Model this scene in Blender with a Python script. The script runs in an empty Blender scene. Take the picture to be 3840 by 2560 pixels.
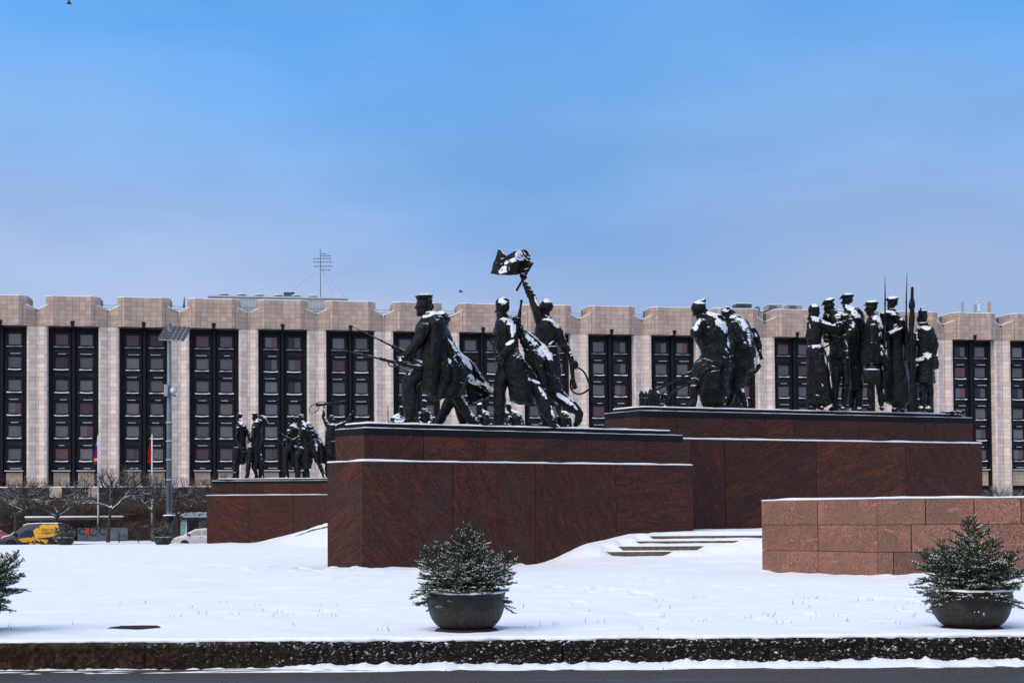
import bpy, bmesh, math, random
import numpy as np
from mathutils import Matrix, Vector
rng = np.random.default_rng(7)
random.seed(7)
SC = bpy.context.scene
COL = SC.collection
R = math.radians

# ------------------------------------------------------------------ camera
F = 5300.0                      # focal length in pixels of a 3840 px wide frame
EYE = 1.566
PITCH, ROLL = R(1.5), R(0.4)
HOR = 1942.0                    # horizon row in the frame centre
CY = HOR - F * math.tan(PITCH)
cam = bpy.data.cameras.new('camera')
cam.sensor_width = 36.0
cam.lens = 36.0 * F / 3840.0
cam.shift_y = (CY - 1280.0) / 3840.0
cam.clip_start, cam.clip_end = 0.5, 3000.0
camo = bpy.data.objects.new('camera', cam)
COL.objects.link(camo)
MCAM = Matrix.Rotation(R(90) + PITCH, 4, 'X') @ Matrix.Rotation(-ROLL, 4, 'Z')
camo.matrix_world = Matrix.Translation((0, 0, EYE)) @ MCAM
SC.camera = camo
RM = np.array(MCAM.to_3x3())

def W(u, v, Y):
    """point at depth Y that the photograph shows at pixel u, v (3840 wide)"""
    d = RM @ np.array([(u - 1920.0) / F, (CY - v) / F, -1.0])
    return np.array([0, 0, EYE]) + d * (Y / d[1])

def WX(u, Y, v=1900.0):
    return W(u, v, Y)[0]

# ------------------------------------------------------------------ world + sun
SUN_EL, SUN_AZ = R(42), R(-42)   # azimuth measured from behind the camera, negative = from the left
sdir = Vector((math.sin(SUN_AZ) * math.cos(SUN_EL), -math.cos(SUN_AZ) * math.cos(SUN_EL), math.sin(SUN_EL)))
world = bpy.data.worlds.new('World')
SC.world = world
world.use_nodes = True
nt = world.node_tree
nt.nodes.clear()
N, L = nt.nodes.new, nt.links.new
out = N('ShaderNodeOutputWorld')
sky = N('ShaderNodeTexSky')
sky.sky_type = 'NISHITA'
sky.sun_disc = False
sky.sun_elevation = SUN_EL
sky.sun_rotation = math.atan2(sdir.x, sdir.y)
sky.air_density, sky.dust_density, sky.ozone_density = 1.0, 2.0, 2.0
bgn = N('ShaderNodeBackground'); bgn.inputs[1].default_value = 0.11
L(sky.outputs[0], bgn.inputs[0])
# thin winter cloud: a veil, pale lavender low down, clearer blue higher up, brightened overhead
tc = N('ShaderNodeTexCoord')
sep = N('ShaderNodeSeparateXYZ'); L(tc.outputs['Generated'], sep.inputs[0])
cl = N('ShaderNodeTexNoise'); cl.inputs['Scale'].default_value = 3.2; cl.inputs['Detail'].default_value = 4.0
cl.inputs['Roughness'].default_value = 0.45
mp = N('ShaderNodeMapping'); mp.inputs['Scale'].default_value = (1.0, 1.0, 2.2)
L(tc.outputs['Generated'], mp.inputs[0]); L(mp.outputs[0], cl.inputs['Vector'])
ma = N('ShaderNodeMath'); ma.operation = 'MULTIPLY_ADD'
ma.inputs[1].default_value = 0.20; ma.inputs[2].default_value = -0.105
L(cl.outputs[0], ma.inputs[0])
ad = N('ShaderNodeMath'); ad.operation = 'ADD'
L(sep.outputs['Z'], ad.inputs[0]); L(ma.outputs[0], ad.inputs[1])
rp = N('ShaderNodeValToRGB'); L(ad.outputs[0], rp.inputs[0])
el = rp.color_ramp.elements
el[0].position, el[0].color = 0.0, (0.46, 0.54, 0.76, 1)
el[1].position, el[1].color = 1.0, (0.66, 0.72, 0.82, 1)  # sky overhead, out of view, made brighter to soften the light
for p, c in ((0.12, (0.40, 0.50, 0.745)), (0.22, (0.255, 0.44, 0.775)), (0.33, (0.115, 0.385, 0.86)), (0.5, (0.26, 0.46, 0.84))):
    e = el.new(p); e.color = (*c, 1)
cn = N('ShaderNodeTexNoise'); cn.inputs['Scale'].default_value = 2.1; cn.inputs['Detail'].default_value = 5.0
mp2_ = N('ShaderNodeMapping'); mp2_.inputs['Scale'].default_value = (1.0, 1.0, 3.0); mp2_.inputs['Location'].default_value = (3.1, 0.4, 0.7)
L(tc.outputs['Generated'], mp2_.inputs[0]); L(mp2_.outputs[0], cn.inputs['Vector'])
cr = N('ShaderNodeValToRGB'); L(cn.outputs[0], cr.inputs[0])
cr.color_ramp.elements[0].position, cr.color_ramp.elements[0].color = 0.40, (0.80, 0.84, 0.87, 1)
cr.color_ramp.elements[1].position, cr.color_ramp.elements[1].color = 0.60, (1.06, 1.04, 1.02, 1)
cm = N('ShaderNodeMix'); cm.data_type = 'RGBA'; cm.blend_type = 'MULTIPLY'; cm.inputs[0].default_value = 1.0
L(rp.outputs[0], cm.inputs[6]); L(cr.outputs[0], cm.inputs[7])
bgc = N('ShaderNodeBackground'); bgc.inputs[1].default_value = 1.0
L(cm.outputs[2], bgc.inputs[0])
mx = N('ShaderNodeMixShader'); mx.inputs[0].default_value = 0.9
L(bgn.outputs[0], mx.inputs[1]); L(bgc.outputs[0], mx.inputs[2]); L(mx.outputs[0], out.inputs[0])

sl = bpy.data.lights.new('sun', 'SUN')
sl.energy = 2.1
sl.angle = R(55)
sl.color = (1.0, 0.89, 0.78)
so = bpy.data.objects.new('sun', sl)
COL.objects.link(so)
so.rotation_euler = (-sdir).to_track_quat('-Z', 'Y').to_euler()
so.location = (0, 0, 60)

vs = SC.view_settings
vs.view_transform = 'Standard'; vs.look = 'None'; vs.exposure = 0.18; vs.gamma = 1.0
vs.use_curve_mapping = False
SC.cycles.max_bounces = 6
SC.cycles.transparent_max_bounces = 12
SC.cycles.use_denoising = True

# ------------------------------------------------------------------ numpy noise
def _h(ix, iy, iz):
    n = (ix * 374761393 + iy * 668265263 + iz * 1274126177) & 0xFFFFFFFF
    n = ((n ^ (n >> 13)) * 1103515245) & 0xFFFFFFFF
    n = (n ^ (n >> 16)) & 0xFFFF
    return n / 32767.5 - 1.0

def vnoise(x, y, z):
    x, y, z = np.asarray(x, float), np.asarray(y, float), np.asarray(z, float)
    x, y, z = np.broadcast_arrays(x, y, z)
    xi, yi, zi = np.floor(x).astype(np.int64), np.floor(y).astype(np.int64), np.floor(z).astype(np.int64)
    f = [t - i for t, i in ((x, xi), (y, yi), (z, zi))]
    f = [t * t * (3 - 2 * t) for t in f]
    r = 0
    for a in (0, 1):
        wa = f[0] if a else 1 - f[0]
        for b in (0, 1):
            wb = f[1] if b else 1 - f[1]
            for c in (0, 1):
                wc = f[2] if c else 1 - f[2]
                r = r + wa * wb * wc * _h(xi + a, yi + b, zi + c)
    return r

def fbm(x, y, z, oct=3, gain=0.5):
    s, a, r = 1.0, 1.0, 0
    for _ in range(oct):
        r = r + a * vnoise(x * s + 13.1 * _, y * s + 7.7 * _, z * s)
        s *= 2.03; a *= gain
    return r

def sstep(a, b, x):
    t = np.clip((np.asarray(x, float) - a) / (b - a), 0, 1)
    return t * t * (3 - 2 * t)

# ------------------------------------------------------------------ objects
def tag(o, label=None, cat=None, group=None, kind=None):
    if label: o['label'] = label
    if cat: o['category'] = cat
    if group: o['group'] = group
    if kind: o['kind'] = kind
    return o

def empty(name, loc=(0, 0, 0), rz=0.0, label=None, cat=None, group=None):
    o = bpy.data.objects.new(name, None)
    o.empty_display_size = 0.3
    COL.objects.link(o)
    o.location = loc
    o.rotation_euler = (0, 0, rz)
    return tag(o, label, cat, group)

def wmat(o):
    m = o.matrix_basis.copy()
    p = o.parent
    while p is not None:
        m = p.matrix_basis @ m
        p = p.parent
    return m

def link(name, me, parent=None, loc=(0, 0, 0), rz=0.0):
    o = bpy.data.objects.new(name, me)
    COL.objects.link(o)
    o.location = loc
    o.rotation_euler = (0, 0, rz)
    if parent is not None:
        o.parent = parent
    return o

class MB:
    """collects shapes; build() links them as one mesh object"""
    def __init__(s):
        s.v, s.f, s.n, s.mi = [], [], 0, []
    def add(s, v, f, mi=0):
        v = np.asarray(v, float).reshape(-1, 3)
        s.v.append(v)
        for q in f:
            s.f.append(tuple(int(i) + s.n for i in q))
        s.mi += [mi] * len(f)
        s.n += len(v)
        return s
    def box(s, x0, x1, y0, y1, z0, z1, mi=0):
        v = [(x, y, z) for z in (z0, z1) for y in (y0, y1) for x in (x0, x1)]
        f = [(0, 2, 3, 1), (4, 5, 7, 6), (0, 1, 5, 4), (2, 6, 7, 3), (0, 4, 6, 2), (1, 3, 7, 5)]
        return s.add(v, f, mi)
    def prism(s, poly, z0, z1, mi=0):
        n = len(poly)
        a = sum(poly[i][0] * poly[(i + 1) % n][1] - poly[(i + 1) % n][0] * poly[i][1] for i in range(n))
        if a < 0: poly = list(poly)[::-1]
        v = [(p[0], p[1], z0) for p in poly] + [(p[0], p[1], z1) for p in poly]
        f = [tuple(range(n - 1, -1, -1)), tuple(range(n, 2 * n))]
        f += [(i, (i + 1) % n, n + (i + 1) % n, n + i) for i in range(n)]
        return s.add(v, f, mi)
    def tube(s, pts, rad, n=8, cap=True, mi=0):
        v, f = tube_geo(pts, rad, n, cap)
        return s.add(v, f, mi)
    def lathe(s, prof, c=(0, 0, 0), n=32, mi=0, axis='z'):
        v, f = [], []
        for r, z in prof:
            for k in range(n):
                a = 2 * math.pi * k / n
                p = (r * math.cos(a), r * math.sin(a), z)
                if axis == 'y': p = (p[0], p[2], p[1])
                if axis == 'x': p = (p[2], p[0], p[1])
                v.append((p[0] + c[0], p[1] + c[1], p[2] + c[2]))
        m = len(prof)
        for i in range(m - 1):
            for k in range(n):
                q = (i * n + k, i * n + (k + 1) % n, (i + 1) * n + (k + 1) % n, (i + 1) * n + k)
                f.append(q[::-1] if axis == 'y' else q)
        if prof[0][0] > 1e-6: f.append(tuple(range(n)) if axis == 'y' else tuple(range(n - 1, -1, -1)))
        if prof[-1][0] > 1e-6:
            t = tuple(range((m - 1) * n, m * n)); f.append(t[::-1] if axis == 'y' else t)
        return s.add(v, f, mi)
    def mesh(s, name, mats, smooth=False, shift=None):
        me = bpy.data.meshes.new(name)
        v = np.concatenate(s.v) if s.v else np.zeros((0, 3))
        if shift is not None: v = v - np.asarray(shift)
        me.from_pydata(v.tolist(), [], s.f)
        if not isinstance(mats, (list, tuple)): mats = [mats]
        for m in mats: me.materials.append(m)
        if len(mats) > 1: me.polygons.foreach_set('material_index', s.mi)
        if smooth: me.polygons.foreach_set('use_smooth', [True] * len(me.polygons))
        me.update()
        return me
    def build(s, name, mats, parent=None, smooth=False, local=False, loc=None):
        """world coordinates unless local; a parented mesh keeps its thing's origin"""
        if loc is not None:
            return link(name, s.mesh(name, mats, smooth, loc), parent, loc)
        if parent is None or local:
            return link(name, s.mesh(name, mats, smooth), parent)
        inv = np.array(wmat(parent).inverted())
        v = np.concatenate(s.v)
        s.v = [v @ inv[:3, :3].T + inv[:3, 3]]
        return link(name, s.mesh(name, mats, smooth), parent)

def frames(P):
    P = np.asarray(P, float)
    T = np.gradient(P, axis=0)
    T /= np.linalg.norm(T, axis=1)[:, None] + 1e-12
    ref = np.array([0, 1.0, 0])
    E1 = np.cross(T, ref)
    ln = np.linalg.norm(E1, axis=1)
    bad = ln < 0.15
    E1[bad] = np.cross(T[bad], np.array([0, 0, 1.0]))
    E1 /= np.linalg.norm(E1, axis=1)[:, None] + 1e-12
    for i in range(1, len(E1)):
        if np.dot(E1[i], E1[i - 1]) < 0: E1[i] = -E1[i]
    E2 = np.cross(T, E1)
    return T, E1, E2

def tube_geo(pts, rad, n=8, cap=True, flat=1.0):
    P = np.asarray(pts, float)
    m = len(P)
    rad = np.full(m, rad) if np.isscalar(rad) else np.asarray(rad, float)
    T, E1, E2 = frames(P)
    a = np.arange(n) * 2 * math.pi / n
    V = (P[:, None, :] + rad[:, None, None] * (np.cos(a)[None, :, None] * E1[:, None, :] + flat * np.sin(a)[None, :, None] * E2[:, None, :]))
    f = [(i * n + k, i * n + (k + 1) % n, (i + 1) * n + (k + 1) % n, (i + 1) * n + k) for i in range(m - 1) for k in range(n)]
    if cap:
        f.append(tuple(range(n - 1, -1, -1)))
        f.append(tuple(range((m - 1) * n, m * n)))
    return V.reshape(-1, 3), f

def catmull(P, sub):
    P = np.asarray(P, float)
    if len(P) < 3:
        t = np.linspace(0, 1, sub + 1)[:, None]
        return P[0] * (1 - t) + P[-1] * t
    Q = np.vstack([2 * P[0] - P[1], P, 2 * P[-1] - P[-2]])
    o = []
    for i in range(1, len(Q) - 2):
        for k in range(sub):
            t = k / sub
            p0, p1, p2, p3 = Q[i - 1], Q[i], Q[i + 1], Q[i + 2]
            o.append(0.5 * ((2 * p1) + (-p0 + p2) * t + (2 * p0 - 5 * p1 + 4 * p2 - p3) * t * t + (-p0 + 3 * p1 - 3 * p2 + p3) * t ** 3))
    o.append(Q[-2])
    return np.array(o)
# ------------------------------------------------------------------ materials
class NT:
    def __init__(s, name):
        s.m = bpy.data.materials.new(name)
        s.m.use_nodes = True
        s.t = s.m.node_tree
        s.b = s.t.nodes['Principled BSDF']
        s._tc = None
    def n(s, typ, **kw):
        o = s.t.nodes.new('ShaderNode' + typ)
        for k, v in kw.items(): setattr(o, k, v)
        return o
    def l(s, a, b): s.t.links.new(a, b)
    def tc(s, which='Object'):
        if s._tc is None: s._tc = s.n('TexCoord')
        return s._tc.outputs[which]
    def mapping(s, vec, scale=(1, 1, 1), rot=(0, 0, 0), loc=(0, 0, 0)):
        m = s.n('Mapping')
        m.inputs['Scale'].default_value = scale; m.inputs['Rotation'].default_value = rot; m.inputs['Location'].default_value = loc
        s.l(vec, m.inputs[0]); return m.outputs[0]
    def noise(s, vec, scale, detail=3, rough=0.55, dist=0.0):
        o = s.n('TexNoise')
        o.inputs['Scale'].default_value = scale; o.inputs['Detail'].default_value = detail
        o.inputs['Roughness'].default_value = rough; o.inputs['Distortion'].default_value = dist
        if vec is not None: s.l(vec, o.inputs['Vector'])
        return o.outputs[0]
    def vor(s, vec, scale, out='Distance'):
        o = s.n('TexVoronoi'); o.inputs['Scale'].default_value = scale
        s.l(vec, o.inputs['Vector']); return o.outputs[out]
    def ramp(s, fac, *stops):
        r = s.n('ValToRGB'); s.l(fac, r.inputs[0])
        e = r.color_ramp.elements
        for i, (p, c) in enumerate(stops):
            c = (c, c, c) if np.isscalar(c) else c
            if i < 2: x = e[i]; x.position = p
            else: x = e.new(p)
            x.color = (*c, 1)
        return r.outputs[0]
    def mix(s, fac, a, b, mode='MIX'):
        m = s.n('Mix', data_type='RGBA', blend_type=mode)
        for v, i in ((fac, 0), (a, 6), (b, 7)):
            if hasattr(v, 'is_output'): s.l(v, m.inputs[i])
            elif i == 0: m.inputs[0].default_value = v
            else: m.inputs[i].default_value = (*v, 1)
        return m.outputs[2]
    def math(s, op, a, b=None, c=None):
        m = s.n('Math', operation=op)
        for i, v in enumerate((a, b, c)):
            if v is None: continue
            if hasattr(v, 'is_output'): s.l(v, m.inputs[i])
            else: m.inputs[i].default_value = v
        return m.outputs[0]
    def col(s, c):
        if hasattr(c, 'is_output'): s.l(c, s.b.inputs['Base Color'])
        else: s.b.inputs['Base Color'].default_value = (*c, 1)
        return s
    def p(s, rough=None, metal=None, spec=None):
        for k, v in (('Roughness', rough), ('Metallic', metal), ('Specular IOR Level', spec)):
            if v is None: continue
            if hasattr(v, 'is_output'): s.l(v, s.b.inputs[k])
            else: s.b.inputs[k].default_value = v
        return s
    def bump(s, h, strength=0.3, dist=0.02):
        b = s.n('Bump'); b.inputs['Strength'].default_value = strength; b.inputs['Distance'].default_value = dist
        s.l(h, b.inputs['Height']); s.l(b.outputs[0], s.b.inputs['Normal']); return s
    def rand(s):
        return s.n('ObjectInfo').outputs['Random']

def plain(name, c, rough=0.6, metal=0.0, var=0.12, scale=6.0, bump=0.0, spec=None):
    t = NT(name)
    nz = t.noise(t.tc(), scale, 4)
    lo = tuple(x * (1 - var) for x in c); hi = tuple(min(1, x * (1 + var)) for x in c)
    t.col(t.ramp(nz, (0.3, lo), (0.7, hi))).p(rough, metal, spec)
    if bump: t.bump(nz, bump, 0.02)
    return t.m

def snow_mix(t, base, thr=0.42, soft=0.12, nscale=2.0, amount=0.5, snow=(0.82, 0.84, 0.88), geo=False, lean=(0.0, 0.0, 1.0)):
    """snow lying on what faces up, blown off in patches"""
    g = t.n('NewGeometry')
    dp = t.n('VectorMath', operation='DOT_PRODUCT'); t.l(g.outputs['True Normal' if geo else 'Normal'], dp.inputs[0]); dp.inputs[1].default_value = lean
    nz = t.math('SUBTRACT', t.noise(g.outputs['Position'], nscale, 6, 0.56), 0.5)
    v = t.math('MULTIPLY_ADD', nz, amount, dp.outputs['Value'])
    mr = t.n('MapRange', interpolation_type='SMOOTHSTEP'); t.l(v, mr.inputs[0])
    mr.inputs[1].default_value = thr - soft; mr.inputs[2].default_value = thr + soft
    f = mr.outputs[0]
    return t.mix(f, base, snow), f

def m_snow():
    t = NT('snow'); v = t.n('NewGeometry').outputs['Position']
    a = t.noise(v, 1.1, 5); b = t.noise(v, 22.0, 3, 0.7)
    t.col(t.ramp(a, (0.3, (0.80, 0.82, 0.86)), (0.7, (0.88, 0.89, 0.91)))).p(0.75, 0, 0.3)
    h = t.math('MULTIPLY_ADD', b, 0.25, a)
    t.bump(h, 0.35, 0.06)
    t.b.inputs['Subsurface Weight'].default_value = 0.0
    return t.m
M = {}
M['snow'] = m_snow()

def m_ground():
    t = NT('snow_field'); v = t.n('NewGeometry').outputs['Position']
    a = t.noise(t.mapping(v, (0.35, 1.2, 1)), 1.4, 5, 0.6); b = t.noise(v, 9.0, 4, 0.65)
    t.col(t.ramp(a, (0.3, (0.79, 0.81, 0.86)), (0.7, (0.88, 0.89, 0.92)))).p(0.8, 0, 0.25)
    t.bump(t.math('MULTIPLY_ADD', b, 0.3, a), 0.45, 0.08)
    return t.m
M['ground'] = m_ground()

def m_granite():
    t = NT('red_granite')
    rnd = t.rand()
    ang = t.math('MULTIPLY_ADD', rnd, 2.0, -1.25)
    vr = t.n('VectorRotate', rotation_type='Y_AXIS'); t.l(t.tc(), vr.inputs['Vector']); t.l(ang, vr.inputs['Angle'])
    off = t.n('CombineXYZ'); t.l(t.math('MULTIPLY', rnd, 57.0), off.inputs[0]); t.l(t.math('MULTIPLY', rnd, 91.0), off.inputs[2])
    ad = t.n('VectorMath', operation='ADD'); t.l(vr.outputs[0], ad.inputs[0]); t.l(off.outputs[0], ad.inputs[1])
    v = ad.outputs[0]
    st = t.noise(t.mapping(v, (0.62, 1.4, 3.6)), 1.25, 11, 0.72, 1.6)      # drawn-out veins
    st2 = t.noise(t.mapping(v, (3.6, 7.0, 11.0)), 2.6, 7, 0.78, 0.6)
    big = t.noise(v, 0.7, 4, 0.55, 0.5)
    c = t.ramp(st, (0.38, (0.006, 0.0035, 0.003)), (0.46, (0.032, 0.0105, 0.007)), (0.54, (0.082, 0.024, 0.014)), (0.64, (0.21, 0.058, 0.030)))
    c2 = t.ramp(st2, (0.38, (0.010, 0.006, 0.005)), (0.50, (0.055, 0.020, 0.014)), (0.64, (0.16, 0.060, 0.037)))
    c = t.mix(0.46, c, c2)
    grey = t.mix(t.ramp(big, (0.47, 0.0), (0.58, 0.8)), c, (0.046, 0.026, 0.021))
    flat = t.ramp(t.math('FRACT', t.math('MULTIPLY', rnd, 13.7)), (0.35, 0.05), (0.7, 0.85))
    c = t.mix(flat, c, grey)
    crack = t.noise(t.mapping(v, (0.5, 0.8, 2.6)), 1.1, 4, 0.55, 1.6)
    c = t.mix(t.ramp(crack, (0.48, 0.0), (0.50, 0.9), (0.52, 0.0)), c, (0.006, 0.004, 0.004))
    gr = t.vor(v, 62.0, 'Color'); gs = t.n('SeparateColor'); t.l(gr, gs.inputs[0])
    c = t.mix(t.ramp(gs.outputs[0], (0.66, 0.0), (0.86, 0.7)), c, (0.008, 0.005, 0.005))
    c = t.mix(t.ramp(gs.outputs[1], (0.86, 0.0), (0.97, 0.5)), c, (0.24, 0.10, 0.06))
    hs = t.n('HueSaturation'); t.l(c, hs.inputs['Color']); hs.inputs['Saturation'].default_value = 1.14
    t.l(t.math('MULTIPLY_ADD', t.math('FRACT', t.math('MULTIPLY', rnd, 7.3)), 0.42, 0.66), hs.inputs['Value'])
    t.col(hs.outputs[0]).p(t.ramp(st2, (0.3, 0.32), (0.7, 0.5)), 0, 0.25)
    t.bump(gs.outputs[2], 0.06, 0.004)
    return t.m
M['granite'] = m_granite()

def m_pink():
    t = NT('pink_granite')
    rnd = t.rand()
    off = t.n('CombineXYZ'); t.l(t.math('MULTIPLY', rnd, 61.0), off.inputs[0]); t.l(t.math('MULTIPLY', rnd, 37.0), off.inputs[2])
    ad = t.n('VectorMath', operation='ADD'); t.l(t.tc(), ad.inputs[0]); t.l(off.outputs[0], ad.inputs[1])
    v = ad.outputs[0]
    gr = t.n('SeparateColor'); t.l(t.vor(v, 52.0, 'Color'), gr.inputs[0])
    big = t.noise(v, 1.4, 6, 0.6, 0.4)
    c = t.ramp(gr.outputs[0], (0.0, (0.12, 0.045, 0.032)), (0.45, (0.25, 0.10, 0.068)), (0.85, (0.39, 0.19, 0.14)))
    c = t.mix(t.ramp(gr.outputs[1], (0.78, 0.0), (0.9, 0.8)), c, (0.03, 0.02, 0.018))
    c = t.mix(t.ramp(big, (0.48, 0.0), (0.74, 0.6)), c, (0.40, 0.14, 0.085))
    c = t.mix(t.ramp(t.noise(v, 0.9, 4), (0.42, 0.55), (0.6, 0.0)), c, (0.14, 0.085, 0.055))
    rst = t.noise(t.mapping(v, (7, 7, 0.35)), 1.0, 4, 0.6)
    c = t.mix(t.ramp(rst, (0.60, 0.0), (0.72, 0.4)), c, (0.09, 0.055, 0.035))
    vein = t.noise(t.mapping(v, (1.2, 1.2, 5.0), (0, 0.8, 0)), 0.9, 3, 0.5, 0.8)
    c = t.mix(t.ramp(vein, (0.66, 0.0), (0.70, 0.55), (0.74, 0.0)), c, (0.55, 0.27, 0.19))
    hs = t.n('HueSaturation'); t.l(c, hs.inputs['Color'])
    t.l(t.math('MULTIPLY_ADD', t.math('FRACT', t.math('MULTIPLY', rnd, 5.7)), 0.45, 0.72), hs.inputs['Value'])
    t.col(hs.outputs[0]).p(0.7, 0, 0.3)
    t.bump(t.noise(v, 45, 3), 0.25, 0.006)
    return t.m
M['pink'] = m_pink()

def m_kerb():
    t = NT('kerb_granite'); g = t.n('NewGeometry').outputs['Position']
    rnd = t.rand()
    a = t.noise(g, 14, 6, 0.7); b = t.noise(t.mapping(g, (1, 1, 2.2)), 5.0, 5, 0.65)
    c = t.ramp(a, (0.36, (0.005, 0.0032, 0.002)), (0.5, (0.024, 0.013, 0.006)), (0.66, (0.080, 0.043, 0.018)))
    c = t.mix(t.ramp(t.noise(g, 40, 2), (0.62, 0.0), (0.72, 0.5)), c, (0.16, 0.10, 0.06))
    # dry brown stone on the left gives way to dark wet stone with frozen spray
    sp = t.n('SeparateXYZ'); t.l(g, sp.inputs[0])
    wet = t.ramp(t.math('MULTIPLY_ADD', b, 3.0, sp.outputs['X']), (0.0, 0.0), (1.0, 1.0))
    mr = t.n('MapRange'); t.l(t.math('MULTIPLY_ADD', b, 5.0, sp.outputs['X']), mr.inputs[0])
    mr.inputs[1].default_value = -3.2; mr.inputs[2].default_value = 0.5
    c = t.mix(mr.outputs[0], c, t.mix(0.8, c, (0.006, 0.005, 0.0045)))
    fl = t.noise(t.mapping(g, (1.6, 1, 2.6)), 13.0, 6, 0.72)
    fm = t.ramp(fl, (0.575, 0.0), (0.63, 1.0))
    k = t.math('MULTIPLY', fm, mr.outputs[0])
    up = t.n('SeparateXYZ'); t.l(t.n('NewGeometry').outputs['Normal'], up.inputs[0])
    k = t.math('MULTIPLY', k, t.ramp(up.outputs['Z'], (-0.15, 0.25), (0.25, 1.0)))
    c = t.mix(k, c, (0.72, 0.74, 0.78))
    t.col(c).p(0.7, 0, 0.12)
    t.bump(a, 0.7, 0.02)
    return t.m
M['kerb'] = m_kerb()

def m_asphalt():
    t = NT('wet_asphalt'); g = t.n('NewGeometry').outputs['Position']
    a = t.noise(g, 60, 4, 0.7); b = t.noise(t.mapping(g, (0.25, 2.4, 1)), 1.6, 6, 0.65)
    c = t.ramp(a, (0.35, (0.022, 0.020, 0.0185)), (0.65, (0.066, 0.059, 0.053)))
    c = t.mix(t.ramp(b, (0.42, 0.0), (0.66, 0.75)), c, (0.075, 0.050, 0.036))
    sl = t.noise(t.mapping(g, (0.5, 4.0, 1)), 2.2, 7, 0.72)
    t.col(c).p(t.ramp(b, (0.35, 0.42), (0.6, 0.75)), 0, 0.28)
    t.bump(a, 0.35, 0.006)
    return t.m
M['asphalt'] = m_asphalt()

def m_bronze(name, thr, amount):
    t = NT(name); g = t.n('NewGeometry').outputs['Position']
    a = t.noise(g, 3.5, 6, 0.65)
    c = t.ramp(a, (0.40, (0.0011, 0.0012, 0.0011)), (0.54, (0.0030, 0.0035, 0.0031)), (0.66, (0.008, 0.015, 0.012)))
    c, f = snow_mix(t, c, thr, 0.06, 0.95, amount, snow=(0.84, 0.85, 0.88), lean=(0.24, -0.10, 0.96))
    at = t.n('Attribute', attribute_name='snowmask')
    dp = t.n('VectorMath', operation='DOT_PRODUCT'); t.l(t.n('NewGeometry').outputs['Normal'], dp.inputs[0]); dp.inputs[1].default_value = (0.15, -0.2, 0.96)
    v2 = t.math('MULTIPLY_ADD', dp.outputs['Value'], 0.55, t.math('MULTIPLY', at.outputs['Fac'], 0.60))
    v2 = t.math('MULTIPLY_ADD', t.math('SUBTRACT', t.noise(g, 4.0, 7, 0.68), 0.5), 1.5, v2)
    mr2 = t.n('MapRange', interpolation_type='SMOOTHSTEP'); t.l(v2, mr2.inputs[0]); mr2.inputs[1].default_value = 0.61; mr2.inputs[2].default_value = 0.72
    f2 = mr2.outputs[0]
    c = t.mix(f2, c, (0.84, 0.85, 0.88))
    f = t.math('MAXIMUM', f, f2)
    t.col(c)
    t.p(t.mix(f, (0.28, 0.28, 0.28), (0.85, 0.85, 0.85)), 0.0, t.math('MULTIPLY_ADD', f, 0.1, 0.19))
    t.bump(t.math('ADD', t.noise(g, 9, 6, 0.68), t.math('MULTIPLY', f, 0.6)), 0.8, 0.06)
    return t.m
M['bronze'] = m_bronze('bronze', 0.74, 1.4)
M['bronze_far'] = m_bronze('bronze_far', 0.60, 1.5)
M['bronze_thin'] = m_bronze('bronze_thin', 0.93, 0.9)

def m_blackslab():
    t = NT('black_granite'); v = t.tc()
    a = t.noise(v, 30, 4)
    c = t.ramp(a, (0.3, (0.003, 0.003, 0.0035)), (0.7, (0.009, 0.009, 0.010)))
    t.col(c).p(0.45, 0, 0.15)
    return t.m
M['black'] = m_blackslab()

def m_tile():
    t = NT('stone_tile'); g = t.tc()
    at = t.n('Attribute', attribute_name='tint')
    a = t.noise(g, 1.3, 5, 0.6); b = t.noise(t.mapping(g, (1, 1, 0.3)), 2.2, 4)
    c = t.mix(t.ramp(a, (0.3, 0.0), (0.7, 0.3)), at.outputs['Color'], (0.25, 0.16, 0.115))
    c = t.mix(t.ramp(b, (0.5, 0.0), (0.75, 0.25)), c, (0.60, 0.53, 0.50))
    t.col(c).p(0.75, 0, 0.3)
    t.bump(a, 0.1, 0.02)
    return t.m
M['tile'] = m_tile()
M['grout'] = plain('tile_grout', (0.13, 0.088, 0.066), 0.9)
M['dark'] = plain('dark_cladding', (0.0055, 0.006, 0.009), 0.6, 0.0, 0.35, 3.0, spec=0.2)
M['dark2'] = plain('dark_panel', (0.011, 0.012, 0.0155), 0.5, 0.0, 0.3, 2.0, spec=0.25)
M['wframe'] = plain('window_frame_brown', (0.014, 0.006, 0.007), 0.6, spec=0.2)
M['sillmetal'] = plain('sill_metal', (0.03, 0.032, 0.04), 0.3, 0.5)

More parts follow.
